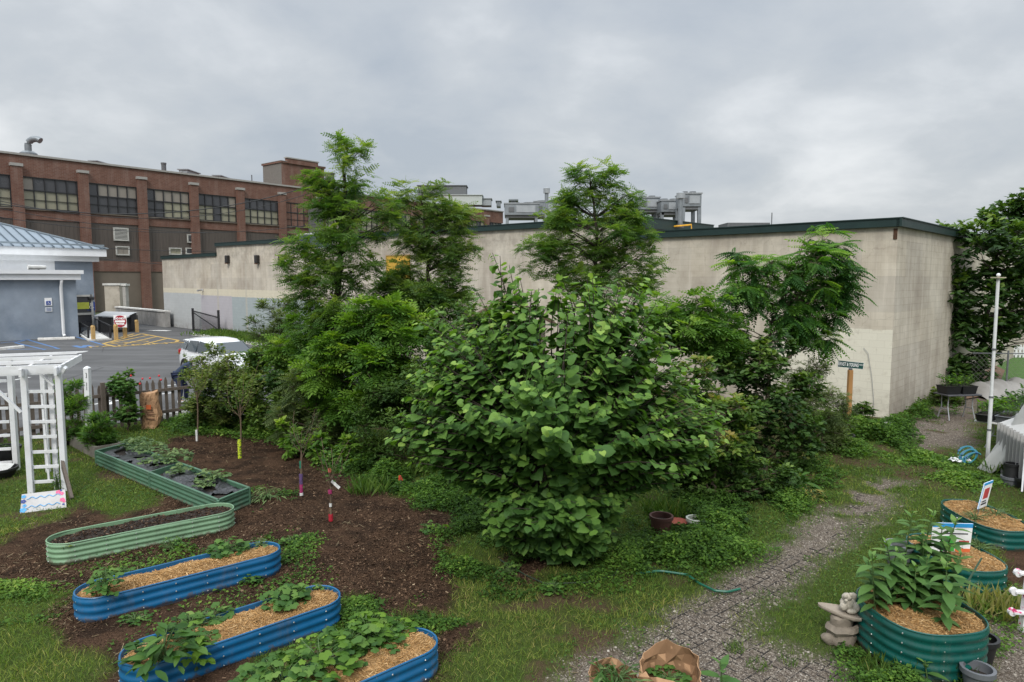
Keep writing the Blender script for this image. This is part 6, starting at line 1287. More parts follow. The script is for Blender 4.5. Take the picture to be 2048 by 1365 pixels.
m.add(V, [(i * 5 + j, i * 5 + j + 1, (i + 1) * 5 + j + 1, (i + 1) * 5 + j) for i in range(7) for j in range(4)]); o = m.build('folded_cloth', WPAINT, smooth=True); tag(o, 'crumpled white cloth on the grass next to the hose', 'cloth'); o.modifiers.new('t', 'SOLIDIFY').thickness = .02
# pots by the tall bed
pot(1958, 1322, .155, .27, BPL, 'black nursery pot beside the tall dark green bed', taper=.75); pot(1953, 1382, .135, .24, GPL, 'grey nursery pot in front of the black one', taper=.75)
# pink splashed white picket figure at the right edge
b = P(2047, 1262); PINK = M('paint_pink_splash', (.62, .06, .20), .6)
WP2 = NT('pink_splashed_white'); pn = WP2.noise(WP2.pos(), 9, 5, .7); WP2 = WP2.fin(WP2.mix(WP2.step(pn, .56, .60), (.68, .67, .68), (.55, .05, .17)), .6, 0, .3)
pk = thing('painted_trellis', 'white wooden slats splashed with pink paint at the right edge', 'trellis', b)
zt = PD(2056, 1108, b[1])[2]
for k, (dx, h_) in enumerate(((0, zt), (.22, zt * .95))): m = MB(); m.bar(b + [dx - .03, 0, 0], b + [dx + .03, 0, h_], .03, .075, up=(0, 1, 0)); m.build('upright', WP2, pk)
for py, x0 in ((1224, 2024), (1183, 2028), (1146, 2036)): zz = PD(2040, py, b[1])[2]; a = PD(x0, py, b[1] - .03); m = MB(); m.bar(a, [a[0] + .6, a[1], a[2] - .05], .022, .085, up=(0, 1, 0)); m.tube([a + [0, -.02, 0], a + [0, .02, 0]], .045, 12); m.build('cross_slat', WP2, pk)
# pots and dish under the big bush, flag, hose
pot(1322, 1068, .17, .30, M('rust_brown_pot', (.065, .028, .022), .6), 'dark red brown pot among grass under the big bush', taper=.85); pot(1390, 1060, .13, .2, M('white_pot', (.42, .44, .38), .6, .2), 'small white pot in the weeds to the right of a red brown pot')
b = P(1355, 1056); tag(MB().lathe(b, [(0, .06), (.10, .06), (.16, .11), (.165, .115), (.15, .118), (.1, .085), (0, .085)], 20).build('clay_dish', M('terracotta', (.26, .065, .04), .8), smooth=True), 'shallow terracotta dish between two pots', 'dish')
b = P(802, 985); fl = thing('marker_flag', 'small orange marker flag at the edge of the mulch', 'flag', b); m = MB(); m.tube([b, b + [0, 0, .32]], .004, 5); m.build('wire', STEELD, fl); m = MB(); m.slab([b + [-.04, 0, .32], b + [.0, .0, .33], b + [.04, .02, .22], b + [-.045, 0, .23]], .004, (0, 1, 0)); m.build('flag', M('flag_orange', (.50, .06, .025), .7), fl)
pts = [P(*p, z=.03) for p in ((1270, 1148), (1320, 1142), (1375, 1150), (1400, 1168), (1430, 1182), (1456, 1184), (1480, 1178))]; pts = np.array(pts); s = np.linspace(0, 6, 40); pts = np.stack([np.interp(s, range(7), pts[:, k]) for k in range(3)], -1)
tag(MB().tube(pts, .016, 8).build('garden_hose', M('hose_green', (.012, .10, .062), .4), smooth=True), 'green garden hose lying from the weeds onto the gravel', 'hose')
pts = np.array([P(*p, z=.03) for p in ((1000, 1120), (1050, 1150), (1090, 1168), (1180, 1165), (1230, 1150), (1240, 1128))]); s = np.linspace(0, 5, 30); pts = np.stack([np.interp(s, range(6), pts[:, k]) for k in range(3)], -1)
tag(MB().tube(pts, .009, 6).build('garden_hose', M('hose_dark', (.02, .035, .02), .6), smooth=True), 'thin dark hose curled on the ground under the big bush', 'hose')
b = P(1775, 866); wf = thing('white_rag', 'scrunched white rag caught on the weeds by the wall corner', 'rag', b + [0, 0, .1]); m = MB(); m.ball(b + [0, 0, .22], .085, 10, 7, sq=(1, 1, .8)); m.ball(b + [.06, 0, .27], .05, 8, 6); m.ball(b + [-.05, .03, .25], .055, 8, 6); m.build('cloth', M('rag_white', (.75, .75, .74), .8, .1, 30, .8, 40), wf, smooth=True)
# far right: chain link fence, white picket fence, lawn bank, tarped heap
p = lambda px, py, Y: PD(px, py, Y)
LAWN = M('far_lawn', (.055, .12, .020), .95, .3, 3, .5, 30); BANK = M('bare_earth', (.14, .085, .055), .95, .3, 2, .5, 20)
bk = thing('brick_edge', 'low brown earth bank beside the far lawn', 'bank', P(1985, 720))
m = MB(); y0 = P(2000, 735)[1]; m.add([P(1930, 800), P(1990, 790), P(2010, 742), P(1975, 725), P(1930, 735)], [(0, 1, 2, 3, 4)]); 
for v in m.v: v[:, 2] += .03
m.build('earth', BANK, bk)
m = MB(); m.add([P(1985, 790), P(2300, 810), P(2400, 700), P(1985, 704)], [(0, 1, 2, 3)])
for v in m.v: v[:, 2] += .015
tag(m.build('lawn', LAWN), kind='structure')
Yf = P(2030, 716)[1]; wf = thing('white_picket_fence', 'white picket fence beyond the far lawn at right', 'fence', P(2030, 716)); x0, x1 = PD(2003, 700, Yf)[0], PD(2120, 700, Yf)[0]; zt = PD(2020, 690, Yf)[2]
for k in range(int((x1 - x0) / .19)): x = x0 + k * .19; m = MB(); m.box([x, Yf, zt / 2], (.11, .03, zt)); m.build('picket', WPAINT, wf)
for z_ in (.2, zt * .72): m = MB(); m.box([(x0 + x1) / 2, Yf + .04, z_], (x1 - x0, .05, .14)); m.build('rail', WPAINT, wf)
m = MB(); m.box([x0 - .1, Yf, zt / 2], (.2, .2, zt + .2)); m.build('post', WPAINT, wf)
cl_ = thing('chain_link_fence', 'sagging grey chain link fence in front of the far lawn', 'fence', P(1990, 790)); A = P(1940, 790); B = P(2110, 792); m = MB(); hh = 1.45
L = np.linalg.norm(B - A); d = (B - A) / L; stp = .16
for k in range(int(L / stp) + 9):
    for sgn in (1, -1):
        a0 = k * stp - (hh if sgn > 0 else 0); a1 = a0 + sgn * hh if sgn > 0 else a0 - hh
        s0_, z0_, s1_, z1_ = (a0, 0, a0 + hh, hh) if sgn > 0 else (a0, 0, a0 - hh, hh)
        def clip(s0_, z0_, s1_, z1_):
            if s0_ < 0: f = (0 - s0_) / (s1_ - s0_); z0_ += f * (z1_ - z0_); s0_ = 0
            if s1_ < 0: f = (0 - s1_) / (s0_ - s1_); z1_ += f * (z0_ - z1_); s1_ = 0
            return s0_, z0_, s1_, z1_
        s0_, z0_, s1_, z1_ = clip(s0_, z0_, s1_, z1_)
        if max(s0_, s1_) <= L + .2 and (s0_ > 0 or s1_ > 0): m.tube([A + d * s0_ + [0, 0, z0_], A + d * s1_ + [0, 0, z1_]], .0028, 3, cap=False)
m.build('mesh', M('chain_wire', (.22, .21, .19), .5, metal=.4), cl_)
for s in (.42, 1.): m = MB(); m.tube([A + d * L * s, A + d * L * s + [0, 0, hh + .1]], .03, 8); m.build('post', STEELD, cl_)
m = MB(); m.tube([A + [0, 0, hh], B + [0, 0, hh]], .02, 6); m.build('top_rail', STEELD, cl_)
# grey covered heap
hp0, hp1 = P(1975, 800), P(2090, 800); m = MB(); V = []; nu_, nv2 = 28, 10
for i in range(nu_):
    s = i / (nu_ - 1)
    for j in range(nv2): t = j / (nv2 - 1); V.append(hp0 + (hp1 - hp0) * s + np.array([0, 1.6 * t, (.42 + .16 * s + .06 * math.sin(s * 17) + .04 * math.sin(s * 41)) * math.sin(math.pi * t) ** .6 * min(1, s * 5 + .25)]))
m.add(V, [(i * nv2 + j, i * nv2 + j + 1, (i + 1) * nv2 + j + 1, (i + 1) * nv2 + j) for i in range(nu_ - 1) for j in range(nv2 - 1)]); tag(m.build('covered_heap', M('heap_tarp', (.26, .25, .235), .85, .15, 2, .6, 8), smooth=True), 'long heap under a wrinkled grey cover behind the seedling table', 'heap')
# little mossy roofed kiosk behind the big bush
pk_ = PD(985, 600, 15.5); ks = thing('garden_kiosk', 'small kiosk with a mossy brown gable roof behind the big bush', 'kiosk', pk_ * [1, 1, 0]); MOSS = M('mossy_thatch', (.095, .062, .040), .95, .4, 12, .8, 40, dirt=(.10, .10, .03), dirt_amt=.8, dscale=5)
cxk, cyk, zr = pk_[0] + .35, 16.0, pk_[2] + .02; ze = zr - .62
for sgn in (-1, 1): m = MB(); m.slab([[cxk - 1.15 * 0 + sgn * .0, cyk - .7, zr], [cxk + sgn * 1.1, cyk - .7, ze], [cxk + sgn * 1.1, cyk + .7, ze], [cxk, cyk + .7, zr]], .07, (0, 0, 1)); m.build('roof', MOSS, ks)
for sx_ in (-.8, .8):
    for sy_ in (-.5, .5): m = MB(); m.bar([cxk + sx_, cyk + sy_, 0], [cxk + sx_, cyk + sy_, ze + .15], .1); m.build('post', WOODG, ks)
m = MB(); m.box([cxk, cyk, ze - .55], (1.5, .06, .9)); m.build('notice_board', M('notice_teal', (.01, .05, .07), .5), ks)
# ================================================================ vegetation
BARK = M('bark', (.085, .062, .045), .9, .3, 8, .6, 30, stretch=(5, 5, .6)); BARKD = M('dark_bark', (.040, .030, .024), .9, .3, 8, .6, 30, stretch=(5, 5, .6)); TWIG = M('twig', (.12, .085, .055), .85, .3, 6); STEM = M('green_stem', (.07, .12, .035), .6, .2, 6); STEMP = M('brown_stem', (.07, .05, .035), .7, .2)
G = lambda a, b, c, d: [(0., a), (.38, b), (.72, c), (1., d)]
L_LOC = leafmat('locust_leaf', G((.020, .056, .019), (.048, .114, .032), (.125, .21, .050), (.24, .31, .08)), .5, .42)
L_FINE = leafmat('fine_leaf', G((.021, .054, .019), (.051, .112, .033), (.13, .205, .052), (.24, .30, .085)), .55, .3)
L_BRI = leafmat('bright_leaf', G((.020, .054, .012), (.055, .13, .022), (.14, .25, .036), (.27, .36, .07)), .5, .35)
L_DARK = leafmat('dark_leaf', G((.012, .030, .010), (.026, .062, .017), (.065, .125, .028), (.15, .22, .05)), .45, .25)
L_AIL = leafmat('umbrella_leaf', G((.014, .046, .013), (.034, .10, .024), (.11, .23, .035), (.24, .36, .06)), .45, .35)
L_BIG = leafmat('heart_leaf', G((.022, .058, .016), (.050, .118, .027), (.115, .22, .044), (.22, .33, .075)), .5, .3, .25)
L_OLV = leafmat('olive_leaf', G((.030, .052, .014), (.075, .118, .030), (.16, .20, .058), (.28, .28, .10)), .55, .3)
L_WIL = leafmat('willow_leaf', G((.022, .042, .016), (.055, .088, .034), (.115, .16, .06), (.2, .24, .1)), .5, .3)
L_MILK = leafmat('milkweed_leaf', G((.020, .055, .018), (.046, .112, .032), (.09, .175, .046), (.16, .26, .07)), .5, .22)
L_VEG = leafmat('garden_leaf', G((.016, .046, .012), (.038, .098, .022), (.085, .165, .035), (.17, .25, .07)), .5, .25)
L_TOM = leafmat('pale_veg_leaf', G((.030, .060, .025), (.070, .125, .050), (.14, .20, .08), (.24, .28, .13)), .55, .25)
L_RED = leafmat('reddish_leaf', [(0., (.018, .045, .011)), (.5, (.050, .105, .020)), (.75, (.12, .19, .035)), (1., (.24, .20, .06))], .45, .3)
L_GRAS = leafmat('tall_grass_leaf', G((.02, .05, .01), (.05, .105, .02), (.11, .17, .04), (.26, .24, .11)), .55, .3)
# ---- leaf templates: x along the leaf, y across, z up
def t_simple(w=.42, fold=.10, droop=.12):
    X = [0, .22, .5, .78, 1.0]; Wd = [0, .75, 1.0, .62, 0]; V = []
    for x, k in zip(X, Wd): V += [[x, 0, -droop * x * x], [x, -w / 2 * k, -droop * x * x + fold * k * w], [x, w / 2 * k, -droop * x * x + fold * k * w]]
    F_ = []
    for i in range(4): F_ += [[3 * i, 3 * i + 1, 3 * i + 4, 3 * i + 3], [3 * i, 3 * i + 3, 3 * i + 5, 3 * i + 2]]
    return np.array(V), np.array(F_)
def t_diamond(w=.4): return np.array([[0, 0, 0], [.45, -w / 2, .04], [1, 0, -.10], [.45, w / 2, .04]]), np.array([[0, 1, 2, 3]])
def t_pinnate(n=8, ll=.24, lw=.095, droop=.28, taper=.45, start=.16, hang=.05):
    V, F_ = [], []
    def leaflet(x, side, L, W):
        z = -droop * x * x; o = len(V); ang = .95
        d = np.array([math.cos(ang) * .55, side * math.sin(ang), -hang]); d /= np.linalg.norm(d); p = np.array([d[1], -d[0], 0]) * (1 if side > 0 else -1); b = np.array([x, 0, z])
        V.extend([b, b + d * L * .5 - p * W / 2, b + d * L + [0, 0, -.04], b + d * L * .5 + p * W / 2]); F_.append([o, o + 1, o + 2, o + 3])
    for i in range(n):
        x = start + (1 - start) * i / (n - .5); k = 1 - taper * abs(i / (n - 1) - .4)
        for s in (1, -1): leaflet(x, s, ll * k, lw * k)
    o = len(V); z = -droop; V.extend([[1, 0, z], [1 + ll * .4, -lw / 2, z - .05], [1 + ll * .8, 0, z - .14], [1 + ll * .4, lw / 2, z - .05]]); F_.append([o, o + 1, o + 2, o + 3])
    o = len(V); V.extend([[0, -.006, 0], [0, .006, 0], [.5, .006, -droop * .25], [.5, -.006, -droop * .25]]); F_.append([o, o + 1, o + 2, o + 3]); o = len(V); V.extend([[.5, -.005, -droop * .25], [.5, .005, -droop * .25], [1, .004, -droop], [1, -.004, -droop]]); F_.append([o, o + 1, o + 2, o + 3])
    return np.array(V, float), np.array(F_)
def t_heart(c1=.20, c2=.55, c3=.16):
    out = [(.10, 0), (-.03, .14), (-.06, .32), (.05, .49), (.27, .56), (.50, .52), (.71, .38), (.87, .17), (1.02, 0)]; mid = [.10, .10, .12, .2, .32, .5, .68, .84, 1.02]; V, F_ = [], []
    zf = lambda x, y: -c1 * max(x, 0) ** 2 - c2 * y * y + c3 * abs(y) + .015 * math.sin(9 * x + 14 * abs(y))
    for (x, y), mx_ in zip(out, mid):
        for s in (-1, 0, 1):
            xx = mx_ if s == 0 else x; yy = s * y; V.append([xx, yy, zf(xx, yy)])
        V.append([(mx_ + x) / 2, -y * .55, zf((mx_ + x) / 2, y * .55) + .012]); V.append([(mx_ + x) / 2, y * .55, zf((mx_ + x) / 2, y * .55) + .012])
    for i in range(8):
        a, b = 5 * i, 5 * (i + 1)
        F_ += [[a + 1, a + 3, b + 3, b + 1], [a + 3, a, b, b + 3], [a + 1, b + 1, b + 4, a + 4], [a + 4, b + 4, b + 2, a + 2]]
    return np.array(V, float), np.array(F_)
def t_lobed(lobes=5, depth=.35):
    n = lobes * 4; V = [[.35, 0, .04]]; F_ = []
    for i in range(n + 1):
        a = -2.6 + 5.2 * i / n; r = .5 * (1 - depth * (.5 + .5 * math.cos((a) * lobes * 1.2 + math.pi))) * (1 + .25 * math.cos(a)); V.append([.35 + r * math.cos(a), r * math.sin(a), -.12 * (r * 2) ** 2 + .03 * math.sin(5 * a)])
    for i in range(0, n, 2): F_.append([0, i + 1, i + 2, i + 3])
    return np.array(V), np.array(F_)
TPL = dict(locust=t_pinnate(5, .33, .15, .50, .3, .14, .10), ash=t_pinnate(4, .42, .17, .22, .2, .25), ail=t_pinnate(8, .26, .13, .45, .4, .10, .30), fern=t_pinnate(6, .30, .11, .3), simple=t_simple(), oval=t_simple(.58, .06), narrow=t_simple(.17, .1, .3), diamond=t_diamond(), diaw=t_diamond(.6), nar2=t_diamond(.16), heart=t_heart(), heart2=t_heart(.48, .15, .30), heart3=t_heart(.05, .95, .12), lobed=t_lobed(5, .20), lobed3=t_lobed(3, .42), milk=t_simple(.44, .09, .30))
def leaves(pos, ax, up, sc, tpl, tint, name, mat, parent, sx=None):
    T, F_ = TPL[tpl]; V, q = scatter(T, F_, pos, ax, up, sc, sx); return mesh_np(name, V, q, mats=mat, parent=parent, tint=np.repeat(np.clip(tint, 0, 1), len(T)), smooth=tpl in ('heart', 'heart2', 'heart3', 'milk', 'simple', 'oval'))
def sample_poly(poly, n, Y, thick, tk=1.0):
    pa = np.array(poly, float); lo, hi = pa.min(0), pa.max(0); out = []
    while sum(map(len, out)) < n:
        q = rng.uniform(lo, hi, (n * 3, 2)); q = q[pip(q[:, 0], q[:, 1], pa)]; out.append(q)
    q = np.vstack(out)[:n]; s = edge_dist(q[:, 0], q[:, 1], pa) * Y / F
    t = np.minimum(thick, tk * s + .12); dy = rng.uniform(-1, 1, n) * t
    p = np.array([PD(a, b, Y + d) for (a, b), d in zip(q, dy)]); return p, s, dy / thick
def clumpy(poly, n, Y, thick, nc, rad):
    """tips gathered in lumps, so that gaps and light and dark masses show"""
    c, s, _ = sample_poly(poly, nc, Y, thick); k = rng.integers(0, nc, n); v = rng.normal(0, 1, (n, 3)); v /= np.linalg.norm(v, axis=1, keepdims=True)
    r = rad * rng.uniform(.6, 1.35, nc)[k] * rng.random(n) ** .45; return c[k] + v * r[:, None] * [1, 1, .85], c, k, v
def curve(a, b, bend=.12, n=6, sag=.0):
    a, b = np.asarray(a, float), np.asarray(b, float); L = np.linalg.norm(b - a); o = rng.normal(0, bend * L, 3) * [1, 1, .4]; t = np.linspace(0, 1, n)[:, None]
    return a + (b - a) * t + np.sin(np.pi * t) * (o + np.array([0, 0, sag * L])) 
def tree(name, label, cat, base, Y, polys, tpl, leaf, mat, nc=40, tips=700, per=5, rad=.35, thick=1.0, trunk=None, tr=.06, bark=BARK, group=None, tintm=.40, young=.35, droop=.05, limb_n=26, sxr=None, zmin=.05, upw=.7, tw=.25):
    base = np.asarray(base, float); root = thing(name, label, cat, base, group); areas = np.array([abs(sum(a[0] * b[1] - b[0] * a[1] for a, b in zip(p, p[1:] + p[:1]))) / 2 for p in polys]); sh = areas / areas.sum()
    P_, C_, K_, V_, o = [], [], [], [], 0
    for p, f in zip(polys, sh):
        m_ = max(3, int(nc * f)); a, c, k, v = clumpy(p, max(20, int(tips * f)), Y, thick, m_, rad); P_.append(a); C_.append(c); K_.append(k + o); V_.append(v); o += m_
    P_, C_, K_, V_ = map(np.vstack, (P_, C_, [k[:, None] for k in K_], V_)) if False else (np.vstack(P_), np.vstack(C_), np.concatenate(K_), np.vstack(V_))
    keep = P_[:, 2] > zmin; P_, K_, V_ = P_[keep], K_[keep], V_[keep]
    # trunk and limbs
    path = np.array(trunk if trunk is not None else [base, base + (C_.mean(0) - base) * [.3, .3, .5], C_.mean(0) + [0, 0, (C_[:, 2].max() - C_[:, 2].mean()) * .6]], float)
    tt = np.linspace(0, 1, 14); seg = np.linspace(0, 1, len(path)); tp = np.stack([np.interp(tt, seg, path[:, i]) for i in range(3)], -1); tp[1:-1] += rng.normal(0, .03, (12, 3)); tp[0, 2] -= .08
    rad_ = tr * (1 - .82 * tt); m = MB(); m.tube(tp, rad_, 8)
    for c in C_[:limb_n * 3]:
        cand = np.nonzero(tp[:, 2] < c[2] - .25 * np.linalg.norm((tp - c)[:, :2], axis=1))[0]; j = cand[np.argmin(np.linalg.norm(tp[cand] - c, axis=1))] if len(cand) else 1
        L = np.linalg.norm(c - tp[j]); m.tube(curve(tp[j], c, .08, 6, .05), np.linspace(min(rad_[j] * .55, .012 + L * .012), .005, 6), 5, cap=False)
    n2 = min(len(P_), 420)
    for i in rng.choice(len(P_), n2, replace=False): c = C_[K_[i]]; m.tube([c, (c + P_[i]) / 2 + rng.normal(0, .02, 3), P_[i]], [.006, .004, .002], 3, cap=False)
    m.build('trunk', bark, root, smooth=True)
    # leaves
    N = len(P_); i = np.repeat(np.arange(N), per); n = len(i)
    out = P_[i] - np.array([*tp[:, :2].mean(0), 0]); out[:, 2] = 0; out /= np.maximum(np.linalg.norm(out, axis=1, keepdims=True), .05)
    ax = out * .25 + V_[i] * .55 + rdir(n, (-.5, .5)) * (1.2 if tpl == 'locust' else .9); ax[:, 2] = ax[:, 2] * .6 - droop + .25 * (V_[i][:, 2] > .3) + (.38 if tpl == 'locust' else 0) * rng.normal(1, .9, n); up = UPZ * upw + rdir(n, (-.6, 1.0)) * .5 + out * .15
    pos = P_[i] + rdir(n, (-.8, .8)) * (tw * rad * rng.random((n, 1))); sc = leaf * rng.uniform(.65, 1.25, n)
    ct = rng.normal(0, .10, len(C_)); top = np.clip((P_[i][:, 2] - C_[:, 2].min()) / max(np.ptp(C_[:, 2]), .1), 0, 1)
    tint = tintm + ct[K_[i]] + rng.normal(0, .08, n) + young * np.clip(V_[i][:, 2] - .15, 0, 1) * (.35 + .65 * top) + .05 * (rng.random(n) < .02)  # young raises the tint on each clump's upper side, more towards the crown top
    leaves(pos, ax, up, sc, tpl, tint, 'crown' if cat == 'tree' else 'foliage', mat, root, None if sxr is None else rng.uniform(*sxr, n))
    return root
def trunkpx(pts, Y): return [PD(a, b, Y) for a, b in pts]
# ---- tall trees
YA = 16.2
tree('locust_tree', 'tallest feathery tree with a slender top above the factory roof', 'tree', P(668, 905), YA,
     [[(668, 284), (698, 280), (726, 296), (722, 335), (735, 372), (668, 378), (664, 340), (672, 312)], [(592, 352), (612, 340), (634, 347), (660, 385), (690, 400), (690, 425), (640, 410), (604, 385)],
      [(650, 385), (722, 366), (760, 360), (788, 382), (780, 402), (795, 440), (782, 485), (764, 520), (750, 560), (722, 600), (700, 650), (640, 660), (620, 610), (640, 560), (628, 500), (608, 468), (626, 440), (624, 400)],
      [(575, 488), (606, 476), (640, 510), (640, 600), (640, 690), (600, 690), (590, 640), (568, 588), (572, 548)], [(590, 640), (720, 620), (730, 760), (690, 800), (620, 760)]],
     'locust', .22, L_LOC, nc=160, tips=1250, per=5, rad=.27, thick=1.1, trunk=[P(668, 905), *trunkpx([(664, 800), (672, 650), (678, 520), (690, 400), (695, 300)], YA)], tr=.12, bark=BARKD, tintm=.50, young=.55)
YB = 17.5
tree('locust_tree', 'wide airy feathery tree left of the bare pale wall, second tallest on the left', 'tree', P(858, 880), YB,
     [[(806, 364), (822, 390), (846, 380), (880, 373), (902, 386), (906, 414), (932, 442), (920, 480), (880, 500), (800, 500), (786, 440), (790, 396)], [(905, 408), (952, 418), (938, 445), (968, 486), (945, 515), (925, 545), (948, 588), (915, 610), (880, 600), (870, 540), (900, 480)], [(790, 495), (880, 480), (905, 560), (890, 640), (800, 650), (780, 600), (800, 560)], [(755, 560), (800, 500), (850, 560), (880, 640), (800, 690), (750, 640)]],
     'locust', .21, L_FINE, nc=150, tips=1250, per=5, rad=.25, thick=1.3, trunk=[P(858, 880), *trunkpx([(855, 700), (858, 560), (850, 450), (845, 385)], YB)], tr=.08, bark=BARKD, tintm=.50, young=.55)
YC = 17.5
tree('locust_tree', 'full rounded feathery tree rising behind the big heart leaved bush', 'tree', P(1195, 870), YC,
     [[(1150, 338), (1180, 342), (1208, 338), (1232, 360), (1226, 385), (1240, 420), (1200, 430), (1140, 420), (1128, 392), (1150, 372)], [(1245, 376), (1284, 388), (1276, 412), (1290, 446), (1308, 470), (1296, 510), (1240, 520), (1110, 520), (1084, 478), (1100, 446), (1096, 424), (1114, 392), (1140, 400), (1236, 400)],
      [(1042, 488), (1082, 472), (1130, 500), (1130, 560), (1085, 558), (1058, 535)], [(1250, 510), (1326, 520), (1328, 548), (1312, 585), (1270, 600), (1180, 610), (1130, 590), (1120, 520)]],
     'locust', .22, L_LOC, nc=150, tips=1300, per=5, rad=.28, thick=1.3, trunk=[P(1195, 870), *trunkpx([(1197, 700), (1194, 540), (1190, 440), (1180, 355)], YC)], tr=.09, bark=BARKD, tintm=.52, young=.55)
YD = 15.6
tree('ailanthus_tree', 'slim forked tree with layered drooping fronds in front of the bare wall', 'tree', P(1532, 905), YD,
     [[(1624, 460), (1662, 478), (1706, 550), (1690, 590), (1640, 600), (1560, 600), (1538, 586), (1528, 536), (1546, 486), (1590, 480)], [(1570, 590), (1640, 590), (1692, 600), (1692, 650), (1658, 690), (1618, 722), (1578, 695), (1566, 645)], [(1468, 508), (1514, 508), (1530, 550), (1528, 604), (1500, 622), (1465, 628), (1438, 570)], [(1454, 648), (1514, 646), (1522, 685), (1480, 735), (1456, 732), (1436, 698)]],
     'ail', .36, L_AIL, nc=70, tips=460, per=5, rad=.27, thick=1.0, trunk=[P(1532, 905), *trunkpx([(1536, 690), (1545, 645), (1560, 600), (1590, 530), (1610, 480)], YD)], tr=.05, bark=M('ailanthus_bark', (.12, .09, .065), .85, .2, 6), tintm=.36, young=.55, droop=.20, upw=1.1)
tree('broadleaf_tree', 'dark leafy tree crowding the end of the pale block wall', 'tree', P(1952, 775), 24.5,
     [[(1912, 470), (1899, 445), (1920, 424), (1942, 424), (1952, 440), (1985, 428), (2018, 448), (2042, 460), (2090, 470), (2090, 560), (1990, 560), (1900, 545), (1896, 500)], [(1893, 540), (1990, 550), (2090, 550), (2090, 690), (2046, 693), (2000, 688), (1970, 722), (1935, 735), (1910, 700), (1905, 660), (1893, 592)], [(1900, 690), (1960, 710), (1965, 775), (1905, 785), (1898, 740)]],
     'simple', .26, L_DARK, nc=130, tips=1700, per=6, rad=.50, thick=1.7, tr=.16, bark=BARKD, tintm=.40, young=.55, limb_n=30)
tree('broadleaf_tree', 'distant dark round tree top at the right edge of the sky', 'tree', [33, 45, 0], 46, [[(1995, 442), (2008, 412), (2040, 396), (2110, 385), (2180, 400), (2180, 520), (2030, 500)]], 'diaw', .40, L_DARK, nc=60, tips=1500, per=6, rad=1.0, thick=4, tr=.3, tintm=.42, young=.3)
tree('broadleaf_tree', 'little green tree top peeping over the short wall roof edge', 'tree', [29, 44, 0], 44, [[(1862, 470), (1878, 456), (1900, 460), (1915, 480), (1870, 490)]], 'diaw', .36, L_DARK, nc=12, tips=140, per=6, rad=.7, thick=1.2, tr=.15, tintm=.5)
# ---- shrubs between the garden and the parking lot
def shrub(label, poly, Y, tpl, leaf, mat, nc, tips, per=6, rad=.26, thick=.8, base=None, **kw):
    pa = np.array(poly); b = P(pa[:, 0].mean(), 880) if base is None else P(*base); b = np.array([PD(pa[:, 0].mean(), 700, Y)[0], Y, 0.]) if base is None else b
    return tree('shrub', label, 'shrub', b, Y, [poly], tpl, leaf, mat, nc, tips, per, rad, thick, tr=.03, group='shrubs along the parking lot side', limb_n=14, **kw)
shrub('olive green small leaved shrub in front of the white car', [(370, 745), (396, 722), (410, 672), (424, 668), (436, 712), (468, 722), (500, 745), (522, 790), (510, 845), (450, 862), (395, 850), (372, 800)], 17.8, 'diamond', .085, L_OLV, 46, 2100, 7, .26, tintm=.42)
shrub('wispy willow like shrub standing against the grey blue wall paint', [(538, 600), (552, 615), (572, 598), (592, 622), (586, 690), (580, 750), (508, 750), (508, 665), (516, 612)], 20, 'nar2', .17, L_WIL, 34, 1100, 7, .25, .7, droop=-.25, tintm=.45)
shrub('thick low olive shrub behind the two young fruit trees with white and lime wraps', [(376, 775), (450, 760), (530, 770), (548, 862), (380, 866)], 18.2, 'diaw', .085, L_FINE, 40, 1500, 7, .24, tintm=.42)
shrub('leafy light green shrub crowding the trunk of the tallest tree on its left', [(556, 690), (590, 640), (650, 630), (700, 690), (690, 800), (600, 800), (560, 760)], 16.9, 'ash', .25, L_BRI, 40, 620, 5, .26, .8, tintm=.42)
shrub('medium green shrub to the right of the white car windscreen', [(498, 705), (560, 690), (622, 700), (650, 760), (648, 862), (600, 888), (540, 872), (500, 832), (486, 765)], 17.0, 'diaw', .10, L_FINE, 56, 2300, 7, .28, tintm=.52)
shrub('pale green sumac like shrub under the tallest tree', [(560, 760), (640, 740), (690, 770), (690, 850), (650, 890), (580, 890), (545, 830)], 15.6, 'fern', .24, L_WIL, 30, 420, 5, .24, tintm=.42)
shrub('bright yellow green ash like shrub between the two tall left trees', [(640, 700), (700, 650), (770, 600), (832, 640), (862, 700), (858, 765), (820, 822), (760, 850), (700, 838), (640, 800), (596, 770), (600, 722)], 15.0, 'ash', .30, L_BRI, 62, 760, 5, .27, .9, tintm=.42, young=.5)
shrub('feathery olive shrub at the foot of the airy tree', [(760, 570), (860, 560), (925, 600), (962, 660), (930, 745), (860, 740), (790, 692)], 17.2, 'locust', .28, L_FINE, 46, 520, 5, .28, .9, tintm=.42)
shrub('dark small leaved shrub left of the big bush, low and dense', [(690, 820), (790, 745), (880, 715), (915, 780), (905, 870), (860, 935), (790, 935), (740, 900)], 13.9, 'diamond', .085, L_DARK, 56, 2500, 7, .26, .9, tintm=.50)
shrub('green shrub peeping out at the upper left of the big bush', [(858, 650), (930, 610), (1020, 620), (1040, 700), (980, 770), (890, 770)], 14.2, 'diaw', .11, L_FINE, 40, 1100, 6, .28, .9, tintm=.42)
shrub('shrub with reddish new leaf tips right of the big bush', [(1362, 740), (1430, 712), (1478, 760), (1506, 842), (1502, 925), (1450, 962), (1390, 962), (1362, 860)], 11.9, 'simple', .125, L_RED, 46, 760, 6, .22, .7, tintm=.44, young=.6)
shrub('dark round leaved shrub under the forked tree', [(1442, 725), (1500, 700), (1560, 668), (1600, 700), (1640, 782), (1632, 905), (1560, 958), (1480, 965), (1450, 850)], 14.0, 'oval', .125, L_DARK, 60, 1200, 7, .28, .9, tintm=.44, young=.5)
